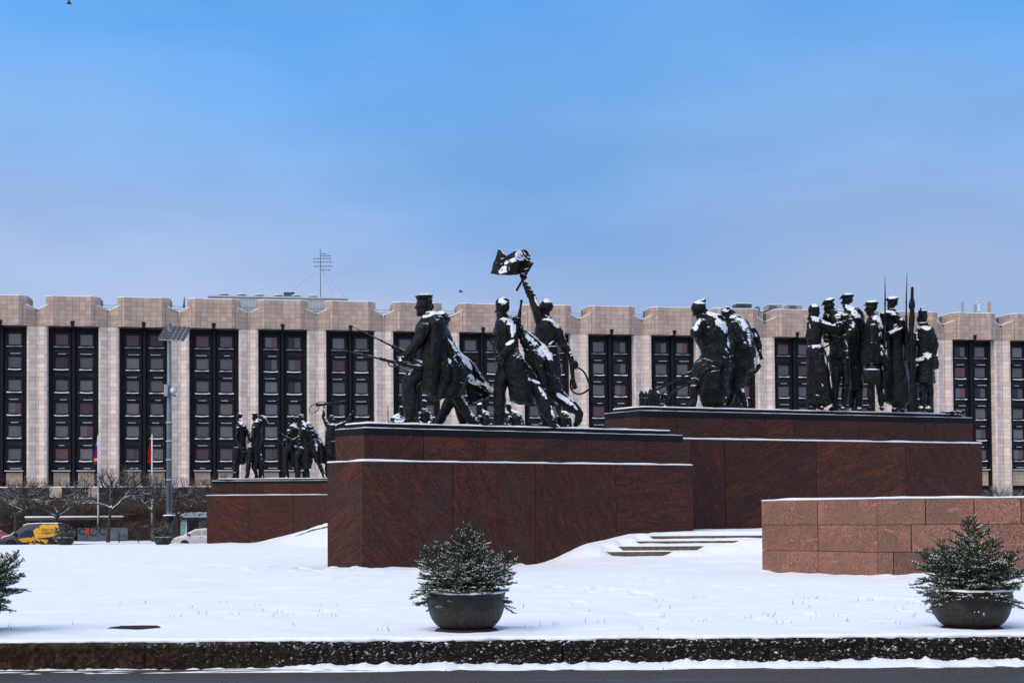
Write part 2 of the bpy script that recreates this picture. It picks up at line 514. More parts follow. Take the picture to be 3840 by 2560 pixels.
def m_curtain(name, c1, c2, split=None):
    t = NT(name); v = t.tc()
    w = t.n('TexWave'); w.inputs['Scale'].default_value = 3.5; w.inputs['Distortion'].default_value = 1.5
    w.inputs['Detail'].default_value = 2.0; t.l(v, w.inputs['Vector'])
    c = t.mix(w.outputs[1], c1, c2)
    sp = t.n('SeparateXYZ'); t.l(v, sp.inputs[0])
    if split:
        c3, at, side = split
        x = sp.outputs['X'] if side > 0 else t.math('MULTIPLY', sp.outputs['X'], -1.0)
        c = t.mix(t.math('GREATER_THAN', x, at), c, c3)
    rnd = t.rand(); hs = t.n('HueSaturation'); t.l(c, hs.inputs['Color'])
    t.l(t.math('MULTIPLY_ADD', rnd, 0.6, 0.65), hs.inputs['Value'])
    t.col(hs.outputs[0]).p(0.9)
    return t.m
M['curtains'] = [m_curtain('curtain_grey', (0.27, 0.24, 0.235), (0.38, 0.345, 0.335)),
    m_curtain('curtain_taupe', (0.27, 0.23, 0.195), (0.38, 0.325, 0.28)),
    m_curtain('curtain_red_half', (0.26, 0.23, 0.215), (0.36, 0.315, 0.295), ((0.31, 0.125, 0.115), 0.05, 1)),
    m_curtain('curtain_red', (0.25, 0.085, 0.085), (0.33, 0.14, 0.13)),
    m_curtain('curtain_drawn', (0.28, 0.245, 0.225), (0.37, 0.32, 0.29), ((0.035, 0.035, 0.05), -0.1, -1)),
    m_curtain('curtain_dark_red', (0.10, 0.03, 0.03), (0.14, 0.05, 0.045))]

def m_glass(name='window_glass', tint=(0.80, 0.80, 0.82), fac=0.07):
    t = NT(name)
    o = t.t.nodes['Material Output']
    tr = t.n('BsdfTransparent'); tr.inputs[0].default_value = (*tint, 1)
    gl = t.n('BsdfGlossy'); gl.inputs['Roughness'].default_value = 0.06; gl.inputs[0].default_value = (0.8, 0.8, 0.85, 1)
    fr = t.n('Fresnel'); fr.inputs[0].default_value = 1.45
    ms = t.n('MixShader')
    t.l(t.math('MULTIPLY_ADD', fr.outputs[0], 0.7, fac - 0.04), ms.inputs[0])
    t.l(tr.outputs[0], ms.inputs[1]); t.l(gl.outputs[0], ms.inputs[2]); t.l(ms.outputs[0], o.inputs[0])
    return t.m
M['glass'] = m_glass()
M['carglass'] = m_glass('vehicle_glass', (0.10, 0.13, 0.14), 0.12)
M['shelterglass'] = m_glass('shelter_glass', (0.72, 0.76, 0.78), 0.10)

def m_twig():
    t = NT('bark'); g = t.n('NewGeometry').outputs['Position']
    c = t.ramp(t.noise(g, 5, 4), (0.3, (0.020, 0.014, 0.011)), (0.7, (0.055, 0.036, 0.026)))
    c, f = snow_mix(t, c, 0.72, 0.1, 1.5, 1.6)
    t.col(c).p(0.85)
    return t.m
M['twig'] = m_twig()
def m_shrub():
    t = NT('shrub_twig'); g = t.n('NewGeometry').outputs['Position']
    c = t.ramp(t.noise(g, 1.2, 3), (0.3, (0.045, 0.026, 0.019)), (0.7, (0.11, 0.065, 0.045)))
    c, f = snow_mix(t, c, 0.95, 0.1, 1.0, 1.2)
    t.col(c).p(0.9)
    return t.m
M['shrub'] = m_shrub()
def m_needle():
    t = NT('spruce_needle'); g = t.n('NewGeometry').outputs['Position']
    c = t.ramp(t.noise(g, 9, 3), (0.3, (0.014, 0.036, 0.014)), (0.7, (0.055, 0.105, 0.040)))
    t.col(c).p(0.6, 0, 0.3)
    return t.m
M['needle'] = m_needle()
M['sprucebark'] = plain('spruce_bark', (0.05, 0.032, 0.02), 0.9)
def m_pot():
    t = NT('dark_pot'); v = t.tc()
    a = t.noise(v, 4.0, 5, 0.6); b = t.noise(v, 18, 4)
    sp = t.n('SeparateXYZ'); t.l(v, sp.inputs[0])
    c = t.ramp(b, (0.3, (0.0075, 0.008, 0.0095)), (0.7, (0.014, 0.0145, 0.0165)))
    # dried road spray on the lower half
    d = t.math('SUBTRACT', t.math('MULTIPLY_ADD', a, 0.9, -0.12), sp.outputs['Z'])
    c = t.mix(t.ramp(d, (0.0, 0.0), (0.06, 0.75)), c, t.ramp(b, (0.35, (0.015, 0.013, 0.011)), (0.7, (0.048, 0.038, 0.030))))
    t.col(c).p(0.5, 0, 0.3); t.bump(b, 0.08, 0.01)
    return t.m
M['pot'] = m_pot()
M['mulch'] = plain('bark_mulch', (0.045, 0.014, 0.009), 0.95, 0, 0.6, 60, 0.6)
M['soil'] = plain('frozen_soil', (0.03, 0.022, 0.016), 0.95, 0, 0.5, 20, 0.5)
M['grass'] = plain('dry_grass', (0.12, 0.10, 0.05), 0.9)
M['rubber'] = plain('rubber', (0.012, 0.012, 0.012), 0.8)
M['alloy'] = plain('alloy', (0.35, 0.36, 0.37), 0.35, 0.8)
M['blackplastic'] = plain('black_plastic', (0.012, 0.012, 0.013), 0.5)
M['navy'] = plain('navy_paint', (0.010, 0.012, 0.022), 0.35, 0, 0.15, 2)
M['yellow'] = plain('yellow_paint', (0.88, 0.42, 0.008), 0.4, 0, 0.06, 2)
M['whitepaint'] = plain('white_paint', (0.62, 0.62, 0.62), 0.35, 0, 0.08, 2)
M['redpaint'] = plain('red_paint', (0.30, 0.012, 0.015), 0.4, 0, 0.1, 2)
M['redcloth'] = plain('red_cloth', (0.62, 0.02, 0.025), 0.8)
M['bluecloth'] = plain('blue_cloth', (0.03, 0.08, 0.42), 0.8)
M['whitecloth'] = plain('white_cloth', (0.72, 0.72, 0.74), 0.8)
M['lampglass'] = plain('amber_lens', (0.75, 0.42, 0.12), 0.2)
M['greymetal'] = plain('galvanised_steel', (0.17, 0.20, 0.215), 0.5, 0.3, 0.18, 1.5)
M['polewhite'] = plain('white_pole', (0.62, 0.62, 0.60), 0.5)
M['concrete'] = plain('brown_render', (0.085, 0.062, 0.050), 0.9, 0, 0.3, 0.6)
M['beige'] = plain('beige_panel', (0.42, 0.31, 0.22), 0.8, 0, 0.12, 0.8)
M['hoarding'] = plain('grey_hoarding', (0.10, 0.11, 0.12), 0.7, 0, 0.3, 1.0)
M['redpanel'] = plain('red_panel', (0.55, 0.045, 0.025), 0.6, 0, 0.2, 3)
M['poster'] = plain('poster_paper', (0.55, 0.60, 0.58), 0.6, 0, 0.1, 4)
M['teal'] = plain('poster_teal', (0.16, 0.36, 0.33), 0.6, 0, 0.3, 6)
M['white_siding'] = plain('white_siding', (0.60, 0.62, 0.64), 0.5, 0, 0.06, 1)
M['ac'] = plain('unit_grey', (0.30, 0.32, 0.34), 0.5, 0, 0.12, 1)
M['acdark'] = plain('unit_dark', (0.05, 0.06, 0.07), 0.5)
M['step'] = plain('step_granite', (0.10, 0.075, 0.052), 0.85, 0, 0.45, 7, 0.4)
M['bird'] = plain('crow_feather', (0.006, 0.006, 0.007), 0.6)
# ------------------------------------------------------------------ ground
MANHOLE = W(505, 2333, 21.2); MANHOLE[2] = 0
POTS = [(-0.66, 20.0), (6.36, 19.65), (-7.80, 20.0)]
STEP_Y = [47.6, 48.0, 48.4, 48.8]
STEP_Z = [0.41, 0.578, 0.747, 0.915]
STEP_X = [(WX(2283, 47.6), WX(2496, 47.6)), (WX(2333, 48), WX(2629, 48)), (WX(2388, 48.4), WX(2765, 48.4)), (WX(2437, 48.8), WX(2900, 48.8))]

def plat_mask(X, Y):
    xl = np.interp(Y, [44, 47, 60, 95, 115], [1.2, 0.2, -4.0, -17.6, -22])
    w = np.interp(Y, [47, 60, 95], [2.8, 3.5, 5.5])
    return sstep(0, 1, (X - xl) / w)

def ground_z(X, Y):
    X, Y = np.asarray(X, float), np.asarray(Y, float)
    m = plat_mask(X, Y)
    smooth = np.interp(Y, [43.0, 45.5, 47.0, 47.55, 48.8, 51.5, 140], [0, 0.06, 0.27, 0.50, 1.02, 1.10, 1.10])
    z = smooth.copy()
    # terraces where the risers are blown free
    for k in (3, 2, 1, 0):
        a, b = STEP_X[k]
        wob = 0.10 * vnoise(X * 3, Y * 0 + k, 0)
        inx = sstep(a - 0.25, a + 0.15, X + wob) * (1 - sstep(b - 0.15, b + 0.25, X + wob))
        y0 = STEP_Y[k]
        tread = np.where(Y < y0 + 0.03, STEP_Z[k] - 0.168 + 0.03, STEP_Z[k] + 0.045)
        zone = (sstep(y0 - 1.2, y0 - 0.4, Y)) * (1 - sstep(y0 + 0.30, y0 + 0.39, Y))
        t = inx * zone
        z = z * (1 - t) + tread * t
    z = z * m
    edge = np.interp(Y, [18.2, 19.5], [0.0, 1.0])
    z = z + edge * (0.034 * fbm(X * 0.30, Y * 0.42, 1.7, 3) + 0.015 * fbm(X * 1.5, Y * 1.9, 4.1, 4))
    # trodden paths
    for (x0, y0, x1, y1, wd, am) in ((-11, 47, 4, 27, 0.9, 0.035), (-22, 60, -3, 41, 1.2, 0.05), (-9, 24.5, 8, 23.5, 0.5, 0.025), (3, 33, 12, 30, 0.6, 0.03), (-24, 72, -8, 56, 2.0, 0.05)):
        dx, dy = x1 - x0, y1 - y0
        ln = math.hypot(dx, dy)
        s = ((X - x0) * dx + (Y - y0) * dy) / ln
        d = ((X - x0) * dy - (Y - y0) * dx) / ln + 0.6 * np.sin(s * 0.4)
        on = np.exp(-(d / wd) ** 2) * sstep(-1, 1, s) * (1 - sstep(ln - 1, ln + 1, s))
        pr = vnoise(X * 3.1, Y * 1.9, 9.0)
        z = z + on * am * (np.where(pr > 0.35, -1.0, 0.45) + 0.6 * vnoise(X * 6, Y * 3, 2))
    # single footprints
    for (x0, y0, x1, y1) in ((-8.5, 30, 2.0, 26.5), (1.5, 40, 8.0, 24.0), (-7, 21.2, -2.2, 25.0), (2.2, 21.6, 5.0, 22.6)):
        ln = math.hypot(x1 - x0, y1 - y0); n_ = int(ln / 0.62)
        for k in range(n_):
            t_ = k / n_; sd = 0.13 if k % 2 else -0.13
            fx = x0 + (x1 - x0) * t_ + 0.25 * math.sin(k * 0.35) - sd * (y1 - y0) / ln; fy = y0 + (y1 - y0) * t_ + sd * (x1 - x0) / ln
            r2 = ((X - fx) / 0.13) ** 2 + ((Y - fy) / 0.17) ** 2
            z = z - 0.055 * np.exp(-r2 * r2) + 0.018 * np.exp(-(np.sqrt(r2) - 1.5) ** 2 * 4)
    # bare rings
    r = np.hypot(X - MANHOLE[0], (Y - MANHOLE[1]))
    z = z - 0.045 * (1 - sstep(0.34, 0.46, r + 0.06 * vnoise(X * 7, Y * 7, 0)))
    for (px, py) in POTS:
        r = np.hypot(X - px, Y - py)
        z = z - 0.05 * (1 - sstep(0.36, 0.52, r)) + 0.03 * np.exp(-((r - 0.62) / 0.15) ** 2)
    return z

def st3(*a):
    return np.stack(np.broadcast_arrays(*[np.asarray(q, float) for q in a]), -1)

def lines(*seg):
    o = []
    for a, b, st in seg:
        o += list(np.arange(a, b, st))
    o.append(seg[-1][1])
    return np.array(o)

def grid_mesh(xs, ys, zf):
    X, Y = np.meshgrid(xs, ys)
    Z = zf(X, Y)
    V = np.stack([X, Y, Z], -1).reshape(-1, 3)
    nx = len(xs)
    i = np.arange(len(ys) - 1)[:, None] * nx + np.arange(nx - 1)[None, :]
    Fq = np.stack([i, i + 1, i + 1 + nx, i + nx], -1).reshape(-1, 4)
    return V, Fq.tolist()

KERB_Y = 18.35
xs = lines((-60, -24, 1.5), (-24, -9, 0.3), (-9, 0.6, 0.12), (0.6, 9.6, 0.07), (9.6, 18, 0.25), (18, 60, 1.5))
ys = lines((KERB_Y, 19, 0.08), (19, 24, 0.09), (24, 31, 0.11), (31, 46, 0.18), (46, 50, 0.045), (50, 97.5, 0.4))
V_, F_ = grid_mesh(xs, ys, ground_z)
ym = V_[:, 1] < KERB_Y + 0.001
V_[ym, 2] = -0.02
sel = (V_[:, 1] >= KERB_Y + 0.001) & (V_[:, 1] < KERB_Y + 0.12)
V_[sel, 2] += -0.004
gm = MB().add(V_, F_)
# turned-down rim over the kerb and the far street edge
g = gm.build('snow_ground', M['ground'], smooth=True)
tag(g, kind='structure')

# base sheet that reaches the horizon, and the streets
b = MB(); b.add([(-900, -40, -0.62), (900, -40, -0.62), (900, 2200, -0.62), (-900, 2200, -0.62)], [(0, 1, 2, 3)])
tag(b.build('ground', M['ground']), kind='structure')
def road_sheet(name, y0, y1, z, n=1):
    b = MB(); b.add([(-160, y0, z), (160, y0, z), (160, y1, z), (-160, y1, z)], [(0, 1, 2, 3)])
    return tag(b.build(name, M['asphalt']), kind='structure')
road_sheet('road', -30, 18.6, -0.345)
road_sheet('far_road', 97.0, 113.0, -0.45)
b = MB(); b.box(-150, 150, 113.0, 113.3, -0.6, -0.28); tag(b.build('far_kerb', M['kerb']), kind='structure')
X_ = lines((-60, 60, 1.0)); Y_ = lines((113.3, 150, 0.8))
V_, F_ = grid_mesh(X_, Y_, lambda X, Y: -0.25 + 0.05 * fbm(X * .4, Y * .4, 2, 3))
tag(MB().add(V_, F_).build('far_pavement', M['ground'], smooth=True), kind='structure')

# kerb stones
kerb = empty('kerb', (0, KERB_Y, -0.34)); kerb['kind'] = 'structure'
joints = [WX(u, KERB_Y - 0.1, 2440) for u in (-840, -140, 545, 1330, 2110, 2887, 3650, 4400)]
for a, c in zip(joints[:-1], joints[1:]):
    a += 0.005; c -= 0.005
    nx, nz = int((c - a) / 0.022), 16
    x = np.linspace(a, c, nx); t = np.linspace(0, 1, nz)
    z = -0.40 + 0.40 * t
    XX, ZZ = np.meshgrid(x, z)
    ex = np.minimum(sstep(0, 0.05, XX - a), sstep(0, 0.05, c - XX))
    rough = sstep(-4.5, -1.0, XX + 1.2 * vnoise(XX * 0.8, ZZ * 6, 0)) * 0.7 + 0.3
    D = (0.022 * fbm(XX * 6, ZZ * 9, 3.3, 3) + 0.020 * fbm(XX * 17, ZZ * 22, 1.3, 3)) * ex * rough
    round_ = 0.05 * sstep(0.86, 1.0, (ZZ + 0.40) / 0.40) ** 1.5
    YY = KERB_Y - 0.10 + D + round_
    V = np.stack([XX, YY, ZZ], -1).reshape(-1, 3)
    V2 = np.stack([x, np.full(nx, KERB_Y + 0.28), np.full(nx, 0.0)], -1)
    V3 = np.stack([x, np.full(nx, KERB_Y + 0.28), np.full(nx, -0.40)], -1)
    m = MB()
    VV = np.vstack([V, V2, V3])
    f = []
    for r_ in range(nz + 1):
        for k in range(nx - 1):
            i = r_ * nx + k
            f.append((i, i + 1, i + 1 + nx, i + nx))
    sideL = [r_ * nx for r_ in range(nz + 2)]; sideR = [r_ * nx + nx - 1 for r_ in range(nz + 2)]
    f.append(tuple(sideL)); f.append(tuple(sideR[::-1]))
    m.add(VV, f)
    m.build('kerb_stone', M['kerb'], kerb, smooth=True)

# snow lip lying along the kerb top, rounded over its edge
nx = 900
x = np.linspace(-12, 14, nx)
rows = []
for q, (dy, dz) in enumerate(((-0.035, -0.028), (-0.062, 0.0), (-0.058, 0.022), (-0.02, 0.040), (0.06, 0.046), (0.25, 0.030), (0.55, -0.01))):
    wob = 0.022 * fbm(x * 2.2, 3.0, 0.5, 4) + 0.012 * vnoise(x * 9, q * 0.3, 2.0)
    rows.append(st3(x, KERB_Y + dy + (wob if q < 4 else 0), dz + 0.010 * fbm(x * 3, q * 0.4, 7, 3) - (0.012 * np.clip(vnoise(x * 4, 0, 8), 0, 1) if q < 3 else 0)))
V = np.vstack(rows); f = [(r_ * nx + k, r_ * nx + k + 1, (r_ + 1) * nx + k + 1, (r_ + 1) * nx + k) for r_ in range(len(rows) - 1) for k in range(nx - 1)]
tag(MB().add(V, f).build('kerb_snow', M['snow'], smooth=True), kind='stuff')
# snow pushed against the foot of the kerb and thin slush on the road
def bank(x0, x1, yb, hfun, wfun, name):
    nx = int((x1 - x0) / 0.03); x = np.linspace(x0, x1, nx); rows = []
    h, w = hfun(x), wfun(x)
    for q, (a, c) in enumerate(((0.0, 1.0), (0.25, 0.95), (0.5, 0.7), (0.75, 0.38), (0.92, 0.15), (1.0, -0.2))):
        n = 1 + 0.35 * fbm(x * 9, q * 0.9, 1, 4)
        rows.append(np.stack([x, yb - a * w * (1 + 0.25 * vnoise(x * 6, 0.2 * q, 5)), -0.345 + c * h * n], -1))
    V = np.vstack(rows); f = [((r_ + 1) * nx + k, (r_ + 1) * nx + k + 1, r_ * nx + k + 1, r_ * nx + k) for r_ in range(len(rows) - 1) for k in range(nx - 1)]
    return tag(MB().add(V, f).build(name, M['snow'], smooth=True), kind='stuff')
bank(-12, 14, KERB_Y - 0.06, lambda x: np.clip(0.006 + 0.016 * vnoise(x * 2.3, 0, 3) + 0.040 * sstep(-4.0, -1.5, x) + 0.018 * sstep(0, 3, x) + 0.012 * vnoise(x * 11, 0, 6) + 0.008 * vnoise(x * 27, 0, 9), -0.02, 1), lambda x: 0.10 + 0.34 * sstep(-4.2, 0, x), 'roadside_snow')
m = MB()
for i in range(130):
    x0 = rng.uniform(-3.2, 13) if i % 4 else rng.uniform(-9, 0); y0 = KERB_Y - rng.uniform(0.34, 0.62) ; a, c = rng.uniform(0.06, 0.5), rng.uniform(0.008, 0.03)
    k = np.arange(14) * 2 * math.pi / 14
    rr = 1 + 0.5 * vnoise(np.cos(k) * 3 + i, np.sin(k) * 3, i)
    v = np.stack([x0 + a * rr * np.cos(k), y0 + c * rr * np.sin(k), np.full(14, -0.340)], -1)
    m.add(np.vstack([v, [[x0, y0, -0.331]]]), [(q, (q + 1) % 14, 14) for q in range(14)])
tag(m.build('slush', M['snow'], smooth=True), kind='stuff')
m = MB()
for i in range(420):
    x0, y0, s_ = rng.uniform(-9, 9), rng.uniform(16.3, 17.9), rng.uniform(0.003, 0.014)
    m.add([(x0 - s_, y0, -0.345), (x0, y0 - s_, -0.345), (x0 + s_, y0, -0.345), (x0, y0 + s_, -0.345), (x0, y0, -0.345 + s_)], [(0, 1, 4), (1, 2, 4), (2, 3, 4), (3, 0, 4)])
tag(m.build('road_grit', M['soil']), kind='stuff')

# manhole cover showing through the snow
MZ = float(ground_z(np.array([MANHOLE[0] + 0.5]), np.array([MANHOLE[1]]))[0]) - 0.055
mh = empty('manhole_cover', (MANHOLE[0], MANHOLE[1], MZ), label='round iron manhole cover in a hollow of the snow', cat='manhole')
m = MB(); m.lathe([(0.40, -0.02), (0.40, 0.035), (0.37, 0.05), (0.34, 0.05), (0.34, 0.03)], (MANHOLE[0], MANHOLE[1], MZ), 36); m.build('rim', M['soil'], mh)
m = MB(); m.lathe([(0.335, 0.02), (0.335, 0.045), (0.0, 0.045)], (MANHOLE[0], MANHOLE[1], MZ), 36)
for k in range(-5, 6):
    m.box(MANHOLE[0] - 0.28, MANHOLE[0] + 0.28, MANHOLE[1] + k * 0.05 - 0.012, MANHOLE[1] + k * 0.05 + 0.012, MZ + 0.046, MZ + 0.055)
m.build('lid', M['soil'], mh)

# dry grass tips poking through the snow
m = MB()
for c in range(70):
    cx, cy = rng.uniform(-7.5, 8), rng.uniform(19.4, 27)
    for k in range(rng.integers(1, 5)):
        x0, y0 = cx + rng.normal(0, 0.10), cy + rng.normal(0, 0.10)
        h = rng.uniform(0.02, 0.10); lx, ly = rng.normal(0, 0.6) * h, rng.normal(0, 0.4) * h
        z0 = float(ground_z(np.array([x0]), np.array([y0]))[0]) - 0.02
        w = 0.0035
        m.add([(x0 - w, y0, z0), (x0 + w, y0, z0), (x0 + lx * .5 + w * .7, y0 + ly * .5, z0 + h * .6 + .02), (x0 + lx * .5 - w * .7, y0 + ly * .5, z0 + h * .6 + .02), (x0 + lx * 1.3, y0 + ly, z0 + h + .02)], [(0, 1, 2, 3), (3, 2, 4)])
tag(m.build('dry_grass', M['grass'], None), 'thin dry grass tips poking out of the snow', 'grass', kind='stuff')

# ------------------------------------------------------------------ steps up to the monument
stp = empty('stone_steps', (5, 48.2, 0), label='snow-covered granite steps between the red plinths', cat='steps')
for k in range(4):
    y0, z1 = STEP_Y[k], STEP_Z[k]
    xa, xb = STEP_X[k][0] - 0.35, STEP_X[k][1] + 0.35
    cuts = [xa, xa + 1.3 - .3 * k, xb] if xb - xa < 3.4 else [xa, xa + 1.5, xa + 3.0, xb]
    for a, c in zip(cuts[:-1], cuts[1:]):
        m = MB(); m.box(a + .004, c - .004, y0, y0 + 0.38, z1 - 0.19, z1); m.build('step_stone', M['step'], stp)
stp2 = empty('stone_steps', (-13, 93, 0.5), label='distant snowy steps beside the leftmost red plinth', cat='steps')
for k in range(3):
    xa, xb, yy = -14.6 + 0.75 * k, -11.2, 92.6 + 0.35 * k
    n = 60; x = np.linspace(xa, xb, n)
    gz = ground_z(x, np.full(n, yy)) + (0.10 + 0.06 * k) * sstep(0, 0.8, x - xa) + 0.015 * vnoise(x * 4, k, 0)
    rows = [st3(x, yy, gz - 0.3), st3(x, yy, gz), st3(x, yy + 0.36, gz), st3(x, yy + 0.36, gz - 0.3)]
    MB().add(np.vstack(rows), [(r_ * n + q, r_ * n + q + 1, (r_ + 1) * n + q + 1, (r_ + 1) * n + q) for r_ in range(3) for q in range(n - 1)]).build('step_stone', M['step'], stp2)
    rows = [st3(x, yy - 0.02, gz - 0.02 + 0.03 * vnoise(x * 6, k, 5)), st3(x, yy - 0.03, gz + 0.05), st3(x, yy + 0.15, gz + 0.08), st3(x, yy + 0.5, gz)]
    MB().add(np.vstack(rows), [(r_ * n + q, r_ * n + q + 1, (r_ + 1) * n + q + 1, (r_ + 1) * n + q) for r_ in range(3) for q in range(n - 1)]).build('snow_cover', M['snow'], stp2, smooth=True)

# ------------------------------------------------------------------ plinths
def inset(poly, d):
    """inset a counter-clockwise polygon (plan)"""
    n = len(poly); o = []
    for i in range(n):
        p0, p1, p2 = (np.array(poly[(i + k) % n][:2], float) for k in (-1, 0, 1))
        e1 = (p1 - p0) / np.linalg.norm(p1 - p0); e2 = (p2 - p1) / np.linalg.norm(p2 - p1)
        n1, n2 = np.array([-e1[1], e1[0]]), np.array([-e2[1], e2[0]])
        bis = n1 + n2; bis /= np.linalg.norm(bis)
        o.append(p1 + bis * d / max(0.3, np.dot(bis, n1)))
    return o

def face_t(u, P, Q, v=1800):
    """fraction along P-Q (plan) seen in pixel column u"""
    d = W(u, v, 1.0)[:2]
    A = np.array([[d[0], -(Q[0] - P[0])], [d[1], -(Q[1] - P[1])]])
    return float(np.linalg.solve(A, np.array([P[0], P[1]]))[1])

def slab_face(P, Q, z0, z1, ts, parent, mat, thick=0.14, gap=0.018, name='granite_slab', lab=None):
    """slabs along P-Q, outer face on the line (camera side is to the right of P->Q)"""
    P, Q = np.array(P[:2], float), np.array(Q[:2], float)
    ln = np.linalg.norm(Q - P); a = math.atan2(Q[1] - P[1], Q[0] - P[0])
    ts = [0.0] + list(ts) + [1.0]
    rootinv = wmat(parent).inverted()
    for t0, t1 in zip(ts[:-1], ts[1:]):
        w = (t1 - t0) * ln - gap; h = z1 - z0
        c = P + (Q - P) * (t0 + t1) / 2
        jit = random.uniform(-0.004, 0.004)
        m = MB()
        e = 0.006
        x0, x1 = -w / 2, w / 2
        # bevelled front edge
        v = [(x0, thick, 0), (x1, thick, 0), (x1, thick, h), (x0, thick, h), (x0, e, 0), (x1, e, 0), (x1, e, h), (x0, e, h),
             (x0 + e, 0, e), (x1 - e, 0, e), (x1 - e, 0, h - e), (x0 + e, 0, h - e)]
        f = [(3, 2, 1, 0), (0, 1, 5, 4), (1, 2, 6, 5), (2, 3, 7, 6), (3, 0, 4, 7), (4, 5, 9, 8), (5, 6, 10, 9), (6, 7, 11, 10), (7, 4, 8, 11), (8, 9, 10, 11)]
        m.add(v, f)
        o = link(name, m.mesh(name, mat), parent)
        loc = rootinv @ Vector((c[0], c[1], z0))
        nrm = np.array([-math.sin(a), math.cos(a)])
        o.location = (loc.x + nrm[0] * jit, loc.y + nrm[1] * jit, loc.z)
        o.rotation_euler = (0, 0, a)

def snow_cap(poly, z, h, parent, name='snow_cover', over=0.0, seed=0, seg=0.12):
    """soft slab of snow with an uneven rounded rim"""
    pts = []
    n = len(poly)
    for i in range(n):
        p, q = np.array(poly[i][:2], float), np.array(poly[(i + 1) % n][:2], float)
        k = max(2, int(np.linalg.norm(q - p) / seg))
        for t in range(k): pts.append(p + (q - p) * t / k)
    P = np.array(pts); cen = P.mean(0)
    m = len(P)
    s = np.arange(m) * seg
    rows = []
    prev = None
    for q, (ins, zz) in enumerate(((0.02, 0.0), (-over - 0.012, 0.25), (-over - 0.006, 0.65), (0.05, 0.92), (0.20, 1.0), (0.6, 1.02))):
        nb = np.roll(P, -1, 0) - np.roll(P, 1, 0)
        nb /= np.linalg.norm(nb, axis=1)[:, None]
        nrm = np.stack([-nb[:, 1], nb[:, 0]], -1)
        w = 0.025 * fbm(P[:, 0] * 2.5 + seed, P[:, 1] * 2.5, q * 0.3, 3)
        hh = h * (1 + 0.35 * fbm(P[:, 0] * 1.3, P[:, 1] * 1.3, seed, 3))
        xy = P + nrm * (ins + w * (q > 0))[:, None]
        rows.append(np.column_stack([xy, z + zz * hh]))
    V = np.vstack(rows); f = []
    for r_ in range(len(rows) - 1):
        for k in range(m):
            f.append((r_ * m + k, r_ * m + (k + 1) % m, (r_ + 1) * m + (k + 1) % m, (r_ + 1) * m + k))
    last = (len(rows) - 1) * m
    V = np.vstack([V, [[cen[0], cen[1], z + h * 1.02]]])
    for k in range(m): f.append((last + k, last + (k + 1) % m, len(V) - 1))
    o = MB().add(V, f).build(name, M['snow'], parent, smooth=True)
    return o

def plinth(name, label, poly, nf, z0, z1, z2, z3, z4, cuts1, cuts2, up_in=0.26, group=None):
    """poly counter-clockwise plan, its first nf edges face the camera.
    z0 ground, z1 lower tier top, z2 upper tier top, z3 black coping top, z4 bronze deck top"""
    cx, cy = np.mean([p[0] for p in poly]), np.mean([p[1] for p in poly])
    root = empty(name, (cx, cy, z0), label=label, cat='plinth', group=group)
    up = inset(poly, up_in)
    m = MB(); m.prism(inset(poly, 0.13), z0, z1 - 0.004); m.prism(inset(up, 0.13), z1 - 0.003, z2 - 0.003); m.build('core', M['black'], root)
    n = len(poly)
    for i in range(n):
        c1 = cuts1[i] if i < nf else [0.33, 0.66]
        c2 = cuts2[i] if i < nf else [0.33, 0.66]
        slab_face(poly[i], poly[(i + 1) % n], z0, z1, c1, root, M['granite'])
        slab_face(up[i], up[(i + 1) % n], z1 + 0.001, z2, c2, root, M['granite'])
    cap = inset(up, -0.02)
    for i in range(n):
        P, Q = cap[i], cap[(i + 1) % n]
        k = max(1, int(round(np.linalg.norm(Q - P) / 1.02)))
        slab_face(P, Q, z2 + 0.002, z3, [q / k for q in range(1, k)], root, M['black'], 0.45, 0.012, 'coping_stone')
    m = MB(); m.prism(inset(cap, 0.4), z2 + 0.002, z3 - 0.003); m.build('top', M['black'], root)
    deck = inset(cap, 0.34)
    m = MB(); m.prism(deck, z3 - 0.01, z4); d = m.build('deck', M['black'], root)
    snow_cap(poly, z1 + 0.002, 0.065, root, seed=cx)
    snow_cap(inset(cap, 0.03), z3 + 0.001, 0.030, root, seed=cx + 3)
    snow_cap(inset(deck, 0.0), z4 - 0.004, 0.060, root, seed=cx + 5)
    return root, deck

def px_poly(*pts):
    return [np.array([WX(u, Y), Y]) for u, Y in pts]

A_L, A_C, A_R = px_poly((1228, 45.45), (1360, 44.4), (2600, 50.0))
A_poly = [A_L, A_C, A_R, A_R + np.array([-1.6, 3.4]), A_L + np.array([-0.2, 3.8])]
A_cut1 = [[], [face_t(u, A_C, A_R) for u in (1698, 2008, 2310)]]
A_cut2 = [[], [face_t(u, A_C, A_R) for u in (1590, 1829, 2066, 2457)]]
A_Z = (-0.1, 3.38, 4.24, 4.45, 4.62)
plA, deckA = plinth('granite_plinth', 'red granite plinth in the middle carrying striding soldiers with a flag', A_poly, 2, *A_Z, A_cut1, A_cut2)

B_L, B_C, B_R = px_poly((2245, 53.6), (2396, 51.8), (3687, 57.3))
B_poly = [B_L, B_C, B_R, B_R + np.array([-1.3, 4.2]), B_L + np.array([0.5, 4.6])]
B_cut1 = [[], [face_t(u, B_C, B_R) for u in (2590, 2719, 3063, 3398)]]
B_cut2 = [[], [face_t(u, B_C, B_R) for u in (2540, 2885, 2993, 3245, 3503)]]
B_Z = (0.9, 4.45, 5.29, 5.50, 5.66)
plB, deckB = plinth('granite_plinth', 'tall red granite plinth on the right under the row of civilians', B_poly, 2, *B_Z, B_cut1, B_cut2)

